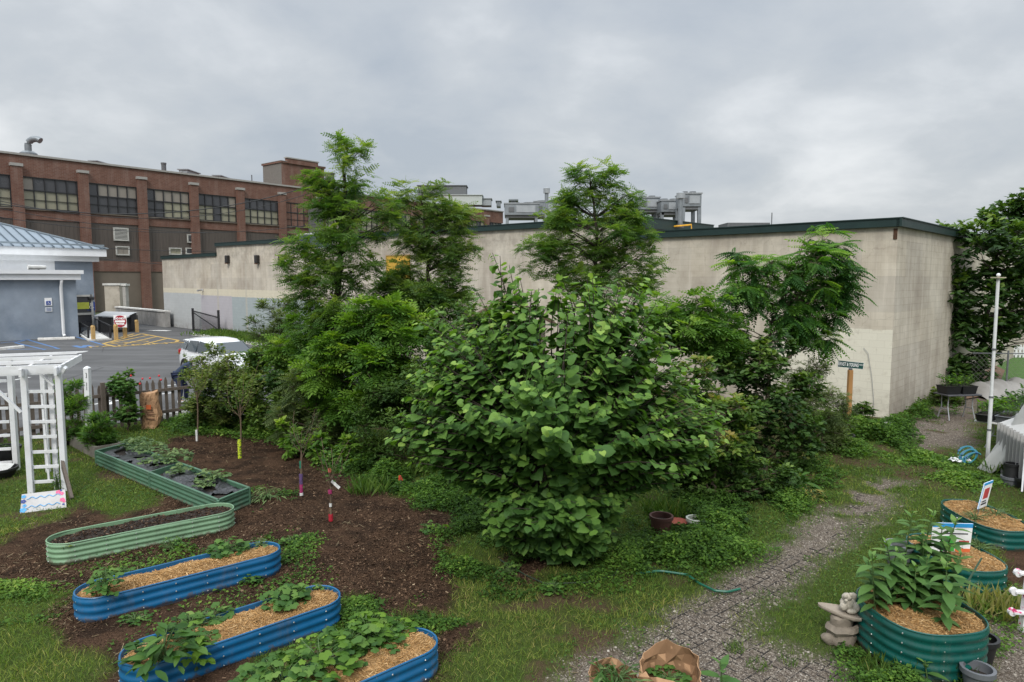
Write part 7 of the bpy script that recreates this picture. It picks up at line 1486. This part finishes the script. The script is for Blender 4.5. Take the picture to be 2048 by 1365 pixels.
shrub('pale fine leaved shrub beside the street sign post', [(1566, 740), (1606, 705), (1648, 742), (1688, 792), (1692, 852), (1670, 888), (1602, 902), (1570, 822)], 15.6, 'nar2', .10, L_WIL, 44, 2300, 7, .25, .8, tintm=.48)
shrub('light green ash like shrub seen over the right shoulder of the big bush', [(1296, 640), (1332, 598), (1384, 590), (1442, 612), (1482, 655), (1480, 702), (1440, 742), (1370, 725), (1312, 695)], 14.6, 'ash', .28, L_BRI, 36, 330, 5, .24, .8, tintm=.42)
shrub('small dark shrub at the foot of the cream wall behind the sign post', [(1702, 818), (1722, 802), (1742, 818), (1738, 850), (1702, 850)], 18.4, 'diamond', .09, L_DARK, 10, 260, 7, .18, .4, tintm=.55)
shrub('low dark undergrowth shrub in the shade right of the big bush', [(1300, 930), (1400, 940), (1520, 930), (1580, 945), (1520, 1000), (1400, 1012), (1310, 1000)], 12.2, 'diaw', .085, L_DARK, 40, 1300, 7, .22, .8, tintm=.48)
shrub('bright green pokeweed sapling at the back of the mulched ground, left of the dark trunk', [(560, 850), (595, 840), (610, 875), (600, 905), (565, 900)], 15.0, 'simple', .16, L_BRI, 9, 60, 6, .16, .3, tintm=.5)
shrub('bright green pokeweed sapling by the dark trunk', [(622, 882), (650, 864), (668, 890), (660, 922), (626, 926)], 14.6, 'simple', .17, L_BRI, 10, 70, 6, .16, .3, tintm=.55)
shrub('bright green leafy sapling to the right of the dark trunk', [(672, 884), (690, 868), (742, 890), (778, 932), (740, 952), (690, 932)], 14.2, 'simple', .15, L_BRI, 18, 150, 6, .17, .4, tintm=.55)
shrub('rose bush climbing the picket fence', [(226, 780), (236, 748), (262, 746), (278, 765), (272, 832), (246, 836), (228, 815)], 17.7, 'oval', .10, L_VEG, 20, 420, 7, .18, .35, tintm=.44)
shrub('feathery goldenrod clump behind the arbor', [(112, 765), (128, 778), (152, 766), (168, 800), (172, 868), (118, 872)], 16.2, 'nar2', .15, L_BRI, 20, 620, 7, .20, .4, droop=-.15, tintm=.36)
shrub('tall goldenrod stalks beside the white message post', [(172, 815), (186, 790), (204, 830), (226, 860), (222, 892), (172, 890)], 15.4, 'nar2', .14, L_BRI, 18, 560, 7, .16, .3, droop=-.2, tintm=.38)
shrub('dark ivy and weeds at the foot of the short wall', [(1842, 812), (1870, 782), (1900, 776), (1920, 800), (1900, 825), (1850, 835)], 21.5, 'diaw', .10, L_OLV, 22, 420, 7, .2, .5, tintm=.25)
# red rose blooms
m = MB()
for q in ((262, 752), (285, 758), (300, 757), (318, 752), (322, 760), (280, 768)): m.ball(PD(*q, 17.5), .028, 8, 6)
rb = tag(m.build('rose_blooms', M('rose_red', (.5, .02, .03), .6)), 'red rose blooms along the top of the picket fence', 'flowers')
# ---- the big heart-leaved bush
def bigbush():
    base = P(1112, 1122); Y = base[1] + .1; poly = [(990, 600), (1010, 575), (1030, 560), (1052, 570), (1075, 575), (1120, 545), (1170, 548), (1196, 552), (1238, 564), (1284, 555), (1290, 592), (1322, 604), (1342, 645), (1358, 672), (1364, 715), (1392, 770), (1400, 790), (1452, 826), (1440, 885), (1372, 965), (1314, 980), (1250, 1000), (1225, 1060), (1206, 1088), (1168, 1125), (1136, 1128), (1090, 1085), (1040, 1084), (985, 1070), (985, 1030), (940, 990), (876, 958), (828, 932), (778, 884), (800, 842), (826, 745), (876, 672), (920, 655), (956, 640)]
    root = thing('big_leaf_bush', 'big multi stemmed bush with large heart shaped leaves in the middle', 'bush', base)
    ends, s, _ = sample_poly(poly, 720, Y, 2.0, 1.15)
    extra = np.array([PD(a, b, Y + d) for a, b, d in ((1018, 530, .1), (1040, 556, .2), (1005, 548, .3), (1030, 580, 0), (1062, 585, -.2), (1000, 600, .2), (1015, 625, -.1), (980, 600, .4), (935, 640, .3), (905, 650, .2), (960, 660, -.2), (880, 690, .1), (1060, 610, -.5), (985, 506, .2), (1000, 512, .1), (955, 585, .3), (862, 612, .6), (835, 640, .5), (1185, 556, -.3), (1240, 560, .3), (1285, 560, .3), (1120, 548, 0), (1440, 880, -.2), (1400, 880, -.6), (1450, 830, .1), (785, 878, 0), (800, 860, .2), (835, 925, -.4), (1372, 950, -.5), (830, 745, .2), (1330, 930, -1.2), (1000, 830, -1.8), (1100, 850, -1.9), (1200, 900, -1.8))]); ends = np.vstack([ends, extra])
    low, _, dl = sample_poly([(978, 985), (1110, 960), (1255, 985), (1230, 1060), (1208, 1092), (1165, 1122), (1120, 1115), (1085, 1090), (1035, 1092), (980, 1075)], 190, Y - .25, .85, 3.); ends = np.vstack([ends, low])
    ends = ends[ends[:, 2] > .16]
    Pp, A, U, S, Tn = [], [], [], [], []; m = MB(); mains = []
    for k in range(12): a = k * 2 * math.pi / 12; mains.append(np.array([base + [.09 * math.cos(a), .07 * math.sin(a), 0], base + [.24 * math.cos(a), .22 * math.sin(a), .8], base + [.42 * math.cos(a), .42 * math.sin(a), 1.6], base + [.6 * math.cos(a), .6 * math.sin(a), 2.5]]))
    for k, mn in enumerate(mains): m.tube(mn, [.05, .04, .028, .014], 7)
    m.tube([base - [0, 0, .1], base + [0, 0, .35]], [.15, .12], 10)
    for e in ends:
        d = e - base; a = math.atan2(d[1], d[0]); k = int(round(a / (2 * math.pi) * 12)) % 12; zs = np.clip(e[2] * .74 - .15, .12, 2.5); st = np.array([np.interp(zs, mains[k][:, 2], mains[k][:, c]) for c in range(3)])
        L = np.linalg.norm(e - st); pts = curve(st, e, .05, 9, .10 if e[2] < 2 else .03); m.tube(pts, np.linspace(.006 + .006 * L, .004, 9), 5, cap=False)
        out = e - st; out /= np.linalg.norm(out); nl = int(8 + min(L, 1.6) * 9); tt = np.linspace(max(.12, 1 - 1.25 / max(L, .3)), 1.0, nl); tw_ = rng.normal(0, .07)
        for j, t in enumerate(tt):
            f = t * 8; i = min(int(f), 7); p = pts[i] * (1 - f + i) + pts[i + 1] * (f - i); side = np.cross(out, UPZ); side /= max(np.linalg.norm(side), .1); sg = 1 if j % 2 else -1
            ho = np.array([p[0] - base[0], p[1] - base[1], 0]); ho /= max(np.linalg.norm(ho), .2)
            ax = side * sg * .8 + out * [.5, .5, .25] + ho * .35 + np.array([0, 0, -.12]) + rng.normal(0, .24, 3); 
            if j == nl - 1: ax = out * [.8, .8, .2] + ho * .4 + rng.normal(0, .2, 3) + [0, 0, -.25]
            Pp.append(p + ax * .06); A.append(ax); U.append(UPZ * .9 + ho * .45 + np.array([0, -.18, 0]) + rng.normal(0, .28, 3)); S.append(.116 * rng.uniform(.6, 1.35) * (1 - .35 * (t > .93))); Tn.append(.38 + tw_ + rng.normal(0, .12) + .46 * max(0, (t - .78) / .22) * rng.uniform(.2, 1) * (1 if e[2] > 1.1 else .45) + .10 * min(max(e[2] - 1.9, 0), 1))  # shade put into the leaf tint: low branch tips lightened less, the top more
    m.build('trunk', BARKD, root, smooth=True)
    Pp, A, U, S, Tn = map(np.array, (Pp, A, U, S, Tn)); w_ = rng.integers(0, 3, len(Pp))
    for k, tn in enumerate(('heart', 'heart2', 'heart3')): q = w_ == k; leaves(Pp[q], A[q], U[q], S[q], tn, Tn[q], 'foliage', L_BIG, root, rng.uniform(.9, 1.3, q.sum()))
bigbush()
# ---- milkweed in the tall green bed
def milkweed(bx, by, tx, ty, label, zb=.47, ls=.19, dens=.056, cat='plant', grp='milkweed plants in the tall green bed', seedtint=.46):
    b = P(bx, by, zb); t_ = PD(tx, ty, b[1] + rng.uniform(-.05, .05)); root = thing('milkweed', label, cat, b, grp); pts = curve(b - [0, 0, .05], t_, .02, 7); MB().tube(pts, np.linspace(.009, .005, 7), 6).build('stem', STEM, root, smooth=True)
    H = np.linalg.norm(t_ - b); n = max(5, int(H / dens)); Pp, A, U, S, T_ = [], [], [], [], []; a0 = rng.uniform(0, 3)
    for k in range(n):
        s = .14 + .86 * (k + .5) / n; f = s * 6; i = min(int(f), 5); p = pts[i] * (1 - f + i) + pts[i + 1] * (f - i)
        for q in (0, math.pi):
            a = a0 + k * math.pi / 2 + q + rng.normal(0, .18); el = -.05 + .35 * s + rng.normal(0, .12) + (.55 if k > n - 3 else 0); d = np.array([math.cos(a) * math.cos(el), math.sin(a) * math.cos(el), math.sin(el)]); A.append(d); U.append(UPZ - d * .3); Pp.append(p); S.append(ls * rng.uniform(.85, 1.15) * (.75 + .5 * math.sin(math.pi * min(1, s * 1.0))) * (.5 if k == n - 1 else .75 if k == n - 2 else 1)); T_.append(seedtint + rng.normal(0, .08) + .35 * max(0, s - .75) / .25)
    leaves(np.array(Pp), np.array(A), np.array(U), np.array(S), 'milk', np.array(T_), 'leaves', L_MILK, root)
for bx, by, tx, ty, lab in ((1862, 1192, 1884, 1056, 'milkweed right in front of the middle of the blue and white sign'), (1882, 1208, 1902, 1090, 'leafy milkweed by the lower right corner of the blue and white sign'), (1848, 1200, 1846, 1066, 'milkweed covering the left edge of the blue and white sign'), (1822, 1224, 1832, 1130, 'short milkweed at the centre front of the milkweed clump'), (1774, 1205, 1795, 1100, 'milkweed half covering the galvanised bucket'), (1832, 1195, 1868, 1022, 'tallest milkweed stem at the back of the tall green bed'), (1800, 1190, 1826, 1022, 'tall milkweed at the back left of the tall green bed'), (1872, 1200, 1915, 1038, 'tall milkweed in front of the blue and white sign'), (1792, 1212, 1772, 1082, 'milkweed in front of the galvanised bucket'), (1752, 1222, 1745, 1108, 'milkweed over the near left rim of the tall green bed'), (1752, 1205, 1736, 1120, 'leftmost milkweed leaning out over the stone bird bath'), (1836, 1215, 1856, 1112, 'shorter milkweed in the middle of the tall green bed'), (1884, 1252, 1893, 1125, 'milkweed standing nearest the front rim of the tall green bed'), (1892, 1222, 1922, 1105, 'milkweed beside the leaning green stake'), (1815, 1215, 1806, 1118, 'small milkweed between two taller ones above the straw')):
    milkweed(bx, by, tx, ty, lab)
milkweed(1858, 1368, 1850, 1322, 'short young milkweed growing in the grass before the tall green bed', 0, .17, .06); milkweed(1447, 1392, 1440, 1322, 'short milkweed sprouting beside the open paper bags', 0, .22, .09)
# ---- vegetables in the beds
def veg(px, py, z, r_, h, n, leaf, tpl, mat, label, name='vegetable_plant', cat='plant', tint=.45, grp=None, lift=.3, base=None, stemm=STEM):
    b = P(px, py, z) if base is None else np.asarray(base, float); root = thing(name, label, cat, b, grp); a = rng.uniform(0, 2 * math.pi, n); rr = r_ * np.sqrt(rng.random(n)); zz = h * (1 - .55 * (rr / r_) ** 2) * rng.uniform(.45, 1.1, n)
    pos = b + np.stack([rr * np.cos(a), rr * np.sin(a), zz], -1); rad_ = np.stack([np.cos(a), np.sin(a), np.zeros(n)], -1); ax = rad_ + rdir(n, (-.2, .5)) * .8 + [0, 0, -.15]; up = UPZ + rdir(n, (-.3, .6)) * lift
    m = MB()
    for i in range(min(n, 40)): m.tube([b + rng.normal(0, .02, 3) * [1, 1, 0], b + (pos[i] - b) * [.4, .4, .75], pos[i]], [.006, .005, .003], 4, cap=False)
    m.build('stem', stemm, root); leaves(pos, ax, up, leaf * rng.uniform(.6, 1.2, n), tpl, tint + rng.normal(0, .12, n) + .2 * (zz > h * .8), 'leaves', mat, root); return root
zb = ZB - .03
for a in ((212, 1192, zb, .14, .34, 60, .10, 'lobed3', L_VEG, 'leafy upright plant at the near end of the back blue bed'), (455, 1108, zb, .20, .22, 60, .10, 'lobed', L_VEG, 'leafy squash plant near the far end of the back blue bed'), (478, 1100, zb, .10, .12, 26, .08, 'lobed', L_VEG, 'little plant hugging the far rim of the back blue bed'), (520, 1092, zb, .13, .09, 26, .06, 'lobed3', L_TOM, 'sparse pale seedlings at the far tip of the back blue bed'),
          (572, 1210, zb, .22, .20, 70, .105, 'lobed', L_VEG, 'leafy strawberry like plant in the far half of the middle blue bed'), (590, 1196, zb, .13, .16, 36, .09, 'lobed', L_VEG, 'smaller leafy plant behind another in the middle blue bed'), (645, 1178, zb, .10, .07, 16, .06, 'lobed3', L_VEG, 'tiny plant at the far tip of the middle blue bed'), (425, 1240, zb, .20, .12, 44, .09, 'lobed', L_VEG, 'low spreading plant midway along the middle blue bed'), (382, 1262, zb, .18, .16, 40, .10, 'lobed', L_VEG, 'leafy plant near the back rim of the middle blue bed'), (400, 1285, zb, .16, .09, 30, .09, 'lobed', L_VEG, 'flat leafy plant near the front rim of the middle blue bed')):
    veg(*a, grp='vegetables in the blue beds')
veg(328, 1325, zb, .30, .30, 95, .17, 'simple', L_VEG, 'big drooping broad leaved plant hanging over the middle blue bed rim', tint=.36, lift=.5); veg(392, 1338, .1, .10, .42, 30, .12, 'lobed3', L_BRI, 'bright green bindweed climbing up the middle blue bed front', tint=.5)
for i, (px, py, r_, h, n, lab) in enumerate(((640, 1345, .40, .30, 110, 'bushy squash at the near end of the front blue bed'), (700, 1310, .32, .28, 80, 'bushy squash in the middle of the front blue bed'), (735, 1285, .24, .30, 60, 'squash by the back rim of the front blue bed'), (770, 1290, .24, .18, 46, 'low squash leaves over straw in the front blue bed'), (795, 1268, .18, .14, 36, 'squash leaves at the far end of the front blue bed'), (565, 1385, .42, .3, 150, 'mass of squash leaves at the very bottom edge'))): veg(px, py, zb, r_, h, n, .115 if i != 3 else .09, 'lobed', L_VEG if i % 2 else L_BRI, lab, grp='squash plants in the front blue bed', tint=.42)
for i, (px, py, r_, h, n, lab) in enumerate(((272, 893, .30, .20, 70, 'watermelon vine at the far end of the plastic covered bed'), (300, 903, .34, .2, 80, 'watermelon vine spilling over the far half of the plastic'), (345, 925, .38, .28, 130, 'fullest watermelon vine in the middle of the plastic covered bed'), (360, 945, .20, .14, 40, 'small watermelon vine in front of the fullest one'), (425, 960, .28, .2, 70, 'watermelon vine near the sharp corner of the plastic covered bed'), (410, 972, .14, .1, 26, 'tiny watermelon vine by the near edge of the plastic'), (285, 925, .10, .08, 14, 'tiny seedling in a slit near the plastic divider'))): veg(px, py, .30, r_, h, n, .11, 'lobed3', L_TOM, lab, grp='watermelon vines on black plastic', tint=.42)
veg(130, 1095, zb - .02, .05, .06, 8, .05, 'lobed3', L_RED, 'small wilted reddish leaf at the near end of the sage bed', tint=.95)
for px, py, r_, n, lab in ((1990, 1035, .34, 46, 'sparse pale seedlings on the straw of the farthest green bed'), (1950, 1042, .22, 30, 'sparse stems by the tilted picture sign'), (1960, 1100, .25, 26, 'few thin seedlings on the straw beside the big sign')): veg(px, py, .28, r_, .16, n, .07, 'nar2', L_TOM, lab, grp='seedlings on straw', tint=.5)
# weeds standing between the beds
for px, py, r_, h, n, lab in ((345, 1098, .16, .18, 40, 'weed tuft behind the back blue bed'), (585, 1090, .20, .14, 60, 'weed patch at the far tip of the back blue bed'), (210, 1155, .12, .10, 26, 'weed tuft near the left tip of the back blue bed'), (500, 1165, .14, .12, 40, 'weed tuft between two blue beds'), (270, 1245, .16, .12, 40, 'weed tuft left of the middle blue bed'), (250, 1150, .14, .12, 40, 'weed tuft in front of the sage bed'), (860, 1065, .14, .16, 40, 'weed at the edge of the mulch'), (1105, 1185, .12, .16, 40, 'weed tuft in front of the big bush trunk'), (1020, 1145, .16, .12, 40, 'weed tuft left of the big bush trunk')): veg(px, py, 0, r_, h, n, .075, 'lobed3', L_VEG, lab, 'weed', 'weed', .48, 'weed tufts')
veg(535, 1000, 0, .30, .22, 120, .12, 'narrow', L_TOM, 'silvery green weed mound at the corner of the plastic covered bed', 'weed', 'weed', .5)
veg(1600, 985, 0, .26, .34, 70, .26, 'simple', L_VEG, 'broad leaved dock plant by the path', 'dock_plant', 'plant', .42, lift=.8); veg(1615, 1000, 0, .24, .28, 70, .12, 'narrow', L_RED, 'rusty brown dried dock beside a green one', 'dock_plant', 'plant', .95)
# grasses
def grassclump(px, py, z, r_, h, n, label, mat=L_GRAS, base=None, name='grass_clump', cat='grass', w=1.0, tint=.45):
    b = P(px, py, z) if base is None else np.asarray(base, float); a = rng.uniform(0, 2 * math.pi, n); rr = r_ * np.sqrt(rng.random(n)); pos = b + np.stack([rr * np.cos(a), rr * np.sin(a), np.zeros(n)], -1); ax = rdir(n, (.75, 1.4)); up = np.cross(ax, rdir(n, (-.3, .3))); up[:, 2] = np.abs(up[:, 2]) + .3
    o = leaves(pos, ax, up, h * rng.uniform(.5, 1.1, n), 'nar2', tint + rng.normal(0, .15, n), name, mat, None, np.full(n, w * .55)); return tag(o, label, cat)
for px, py, r_, h, n, lab in ((1470, 1302, .10, .12, 90, 'bright grass tuft in the gravel by the paver corner'), (1515, 1335, .12, .10, 90, 'grass tuft in the gravel below the paver corner'), (1575, 1328, .10, .10, 60, 'grass tuft in the gravel right of the paver corner'), (1515, 1105, .10, .08, 60, 'grass tuft on the upper path'), (1770, 1350, .26, .22, 220, 'long grass in front of the tall green bed'), (1930, 1360, .16, .25, 120, 'long grass between the tall green bed and grey pot'), (1990, 1225, .32, .35, 200, 'dry brown grass behind the black nursery pot'), (740, 985, .35, .40, 200, 'long grass under the shrubs behind the mulch'), (810, 950, .3, .4, 160, 'long grass beside the orange flag'), (1345, 1035, .25, .35, 160, 'long grass around the dark red brown pot'), (1310, 1025, .2, .3, 110, 'grass tuft growing in the dark red brown pot'), (1395, 1040, .2, .28, 110, 'grass spilling from the small white pot'), (2000, 945, .3, .35, 160, 'weedy grass at the foot of the tarp')): grassclump(px, py, 0, r_, h, n, lab, tint=.95 if 'dry' in lab else .45)
m_ = []
for k in range(26): u = u_at(450) + (u_at(600) - u_at(450)) * k / 26; m_.append(wu(u, rng.uniform(.4, 2.0), .1))
pos = np.repeat(np.array(m_), 130, 0) + rng.normal(0, 1, (26 * 130, 3)) * [.6, .6, 0]; n = len(pos)
tag(leaves(pos, rdir(n, (.6, 1.4)), rdir(n, (.2, 1)), rng.uniform(.15, .45, n), 'nar2', rng.normal(.5, .14, n), 'tall_grass', L_GRAS, None, np.full(n, 1.2)), kind='stuff')
# seedlings in trays, greens in the bags, grass in pots
for i, (p, r_, h) in enumerate(TRAYS):
    n = 90; pos = p + np.stack([rng.uniform(-r_, r_, n), rng.uniform(-.14, .14, n), np.zeros(n)], -1); root = thing('seedlings', ['lush seedlings at the wall end of the dark table', 'lush seedlings at the open end of the dark table', 'short seedlings on the near corner of the white table', 'thin seedlings at the near end of the white table', 'thin seedlings second from the near end of the white table', 'seedlings behind the white pole on the table', 'tall seedlings midway along the front of the white table', 'tall seedlings midway along the back of the white table', 'leafy seedlings at the far front of the white table', 'leafy seedlings at the far back of the white table'][i], 'seedlings', p, 'seedlings in the trays')
    m = MB(); hh = h * rng.uniform(.4, 1.2, n)
    for a, b_ in zip(pos[:40], hh[:40]): m.tube([a, a + [0, 0, b_]], [.004, .002], 3, cap=False)
    m.build('stem', STEM, root); leaves(pos + np.stack([0 * hh, 0 * hh, hh * rng.uniform(.3, 1, n)], -1), rdir(n, (0, .9)), rdir(n, (.5, 1.4)), rng.uniform(.08, .17, n), 'narrow' if i % 2 else 'simple', rng.normal(.45, .15, n), 'leaves', L_BRI if i < 5 else L_VEG, root)
bgp = P(1236, 1366, .38); veg(0, 0, 0, .19, .22, 70, .13, 'narrow', L_TOM, 'cut greens heaped in the slumped paper bag', 'cut_greens', 'greens', .42, lift=.9, base=[bgp[0], bgp[1], .34]); veg(0, 0, 0, .10, .2, 30, .14, 'narrow', L_VEG, 'cut green stems sticking out at the left of the slumped paper bag', 'cut_greens', 'greens', .4, lift=.9, base=[bgp[0] - .14, bgp[1] + .02, .38])
bgp = P(1338, 1346, .45); veg(0, 0, 0, .15, .09, 30, .09, 'lobed3', L_VEG, 'few cut leaves lying inside the open paper bag', 'cut_greens', 'greens', .4, base=[bgp[0], bgp[1] + .02, .36])
veg(0, 0, 0, .06, .12, 26, .05, 'lobed3', L_VEG, 'small green sprout in the black nursery pot', 'seedling', 'plant', .5, base=P(1958, 1322) + [0, 0, .2]); veg(0, 0, 0, .14, .18, 30, .08, 'narrow', L_VEG, 'plant in the big tub under the arbor', 'potted_plant', 'plant', .4, base=P(10, 935) + [0, 0, .36])
veg(115, 985, 0, .06, .42, 36, .07, 'oval', L_DARK, 'small vine climbing the arbor post foot', 'vine', 'vine', .5)
# ---- young fruit trees in the mulch
def fruit(px, py, ptop, label, wraps, nl, spread, mat, lsz, tpl='nar2', lean=0.):
    b = P(px, py); top = PD(px + lean, ptop, b[1]); H = top[2]; root = thing('fruit_tree', label, 'tree', b, 'young fruit trees in the mulch'); m = MB(); tp = curve(b - [0, 0, .05], b + (top - b) * .55, .02, 6); m.tube(tp, np.linspace(.022, .014, 6), 7); Pp, A = [], []
    for k in range(9):
        s = .55 + .45 * (k / 9); a = k * 2.4; st = tp[-1] - (tp[-1] - tp[0]) * .25 * rng.random(); e = b + (top - b) * [1, 1, rng.uniform(.75, 1.02)] + np.array([math.cos(a), math.sin(a), 0]) * spread * rng.uniform(.4, 1); pts = curve(st, e, .06, 6, -.05); m.tube(pts, np.linspace(.009, .003, 6), 4, cap=False)
        for t in rng.uniform(.25, 1, nl // 9): f = t * 5; i = min(int(f), 4); Pp.append(pts[i] * (1 - f + i) + pts[i + 1] * (f - i)); A.append(pts[-1] - pts[0])
    m.build('trunk', TWIG, root, smooth=True); n = len(Pp); A = np.array(A); A /= np.linalg.norm(A, axis=1, keepdims=True); leaves(np.array(Pp) + rng.normal(0, .03, (n, 3)), A * .5 + rdir(n, (-.8, .3)), rdir(n, (.2, 1.3)), lsz * rng.uniform(.7, 1.3, n), tpl, rng.normal(.45, .15, n), 'crown', mat, root)
    for z0, z1, r_, mt, nm in wraps: m = MB(); c = b + (top - b) * 0; r_ *= .72; m.lathe(c, [(r_, z0), (r_ * 1.05, z0 + .02), (r_ * 1.0, (z0 + z1) / 2), (r_ * 1.08, z1 - .02), (r_, z1)], 9); m.build(nm, mt, root, smooth=True)
    return root, b
TW, TY_, TP, TM, TG = M('wrap_white', (.62, .62, .60), .6), NT('wrap_lime'), M('tape_purple', (.10, .06, .15), .5, .5, 40), M('tape_magenta', (.30, .035, .12), .5, .5, 40), M('tape_green', (.02, .16, .10), .5)
tn = TY_.noise(TY_.pos(), 28, 3, .6); TY_ = TY_.fin(TY_.mix(TY_.step(tn, .52, .56), (.50, .60, .03), (.08, .10, .04)), .5)
fruit(394, 884, 700, 'young fruit tree with a white trunk wrap close to the pickets', [(.02, .30, .035, TW, 'trunk_wrap')], 420, .60, L_OLV, .09, 'diamond'); fruit(480, 920, 720, 'young fruit tree with a lime yellow trunk guard', [(.03, .46, .055, TY_, 'trunk_guard')], 380, .62, L_OLV, .09, 'diamond')
r_, b = fruit(603, 992, 815, 'thin young tree with purple and magenta tape on its trunk', [(.0, .06, .045, TW, 'tape'), (.06, .22, .042, TM, 'tape'), (.22, .42, .044, TP, 'tape'), (.52, .66, .03, TG, 'tape')], 260, .42, L_WIL, .10); r2, b2 = fruit(662, 1047, 880, 'thin young tree with red tape low on its trunk and a white tag', [(.04, .16, .05, M('tape_red', (.36, .02, .035), .5, .4, 30), 'tape'), (.5, .57, .045, TM, 'tape'), (.86, .92, .035, M('tape_coral', (.5, .12, .09), .5), 'tape'), (.28, .34, .03, TW, 'tape')], 130, .40, L_VEG, .08, 'diamond')
m = MB(); m.bar(b2 + [.03, -.02, .72], b2 + [.16, -.03, .60], .012, .045); m.build('name_tag', TW, r2); 
do_scatter()
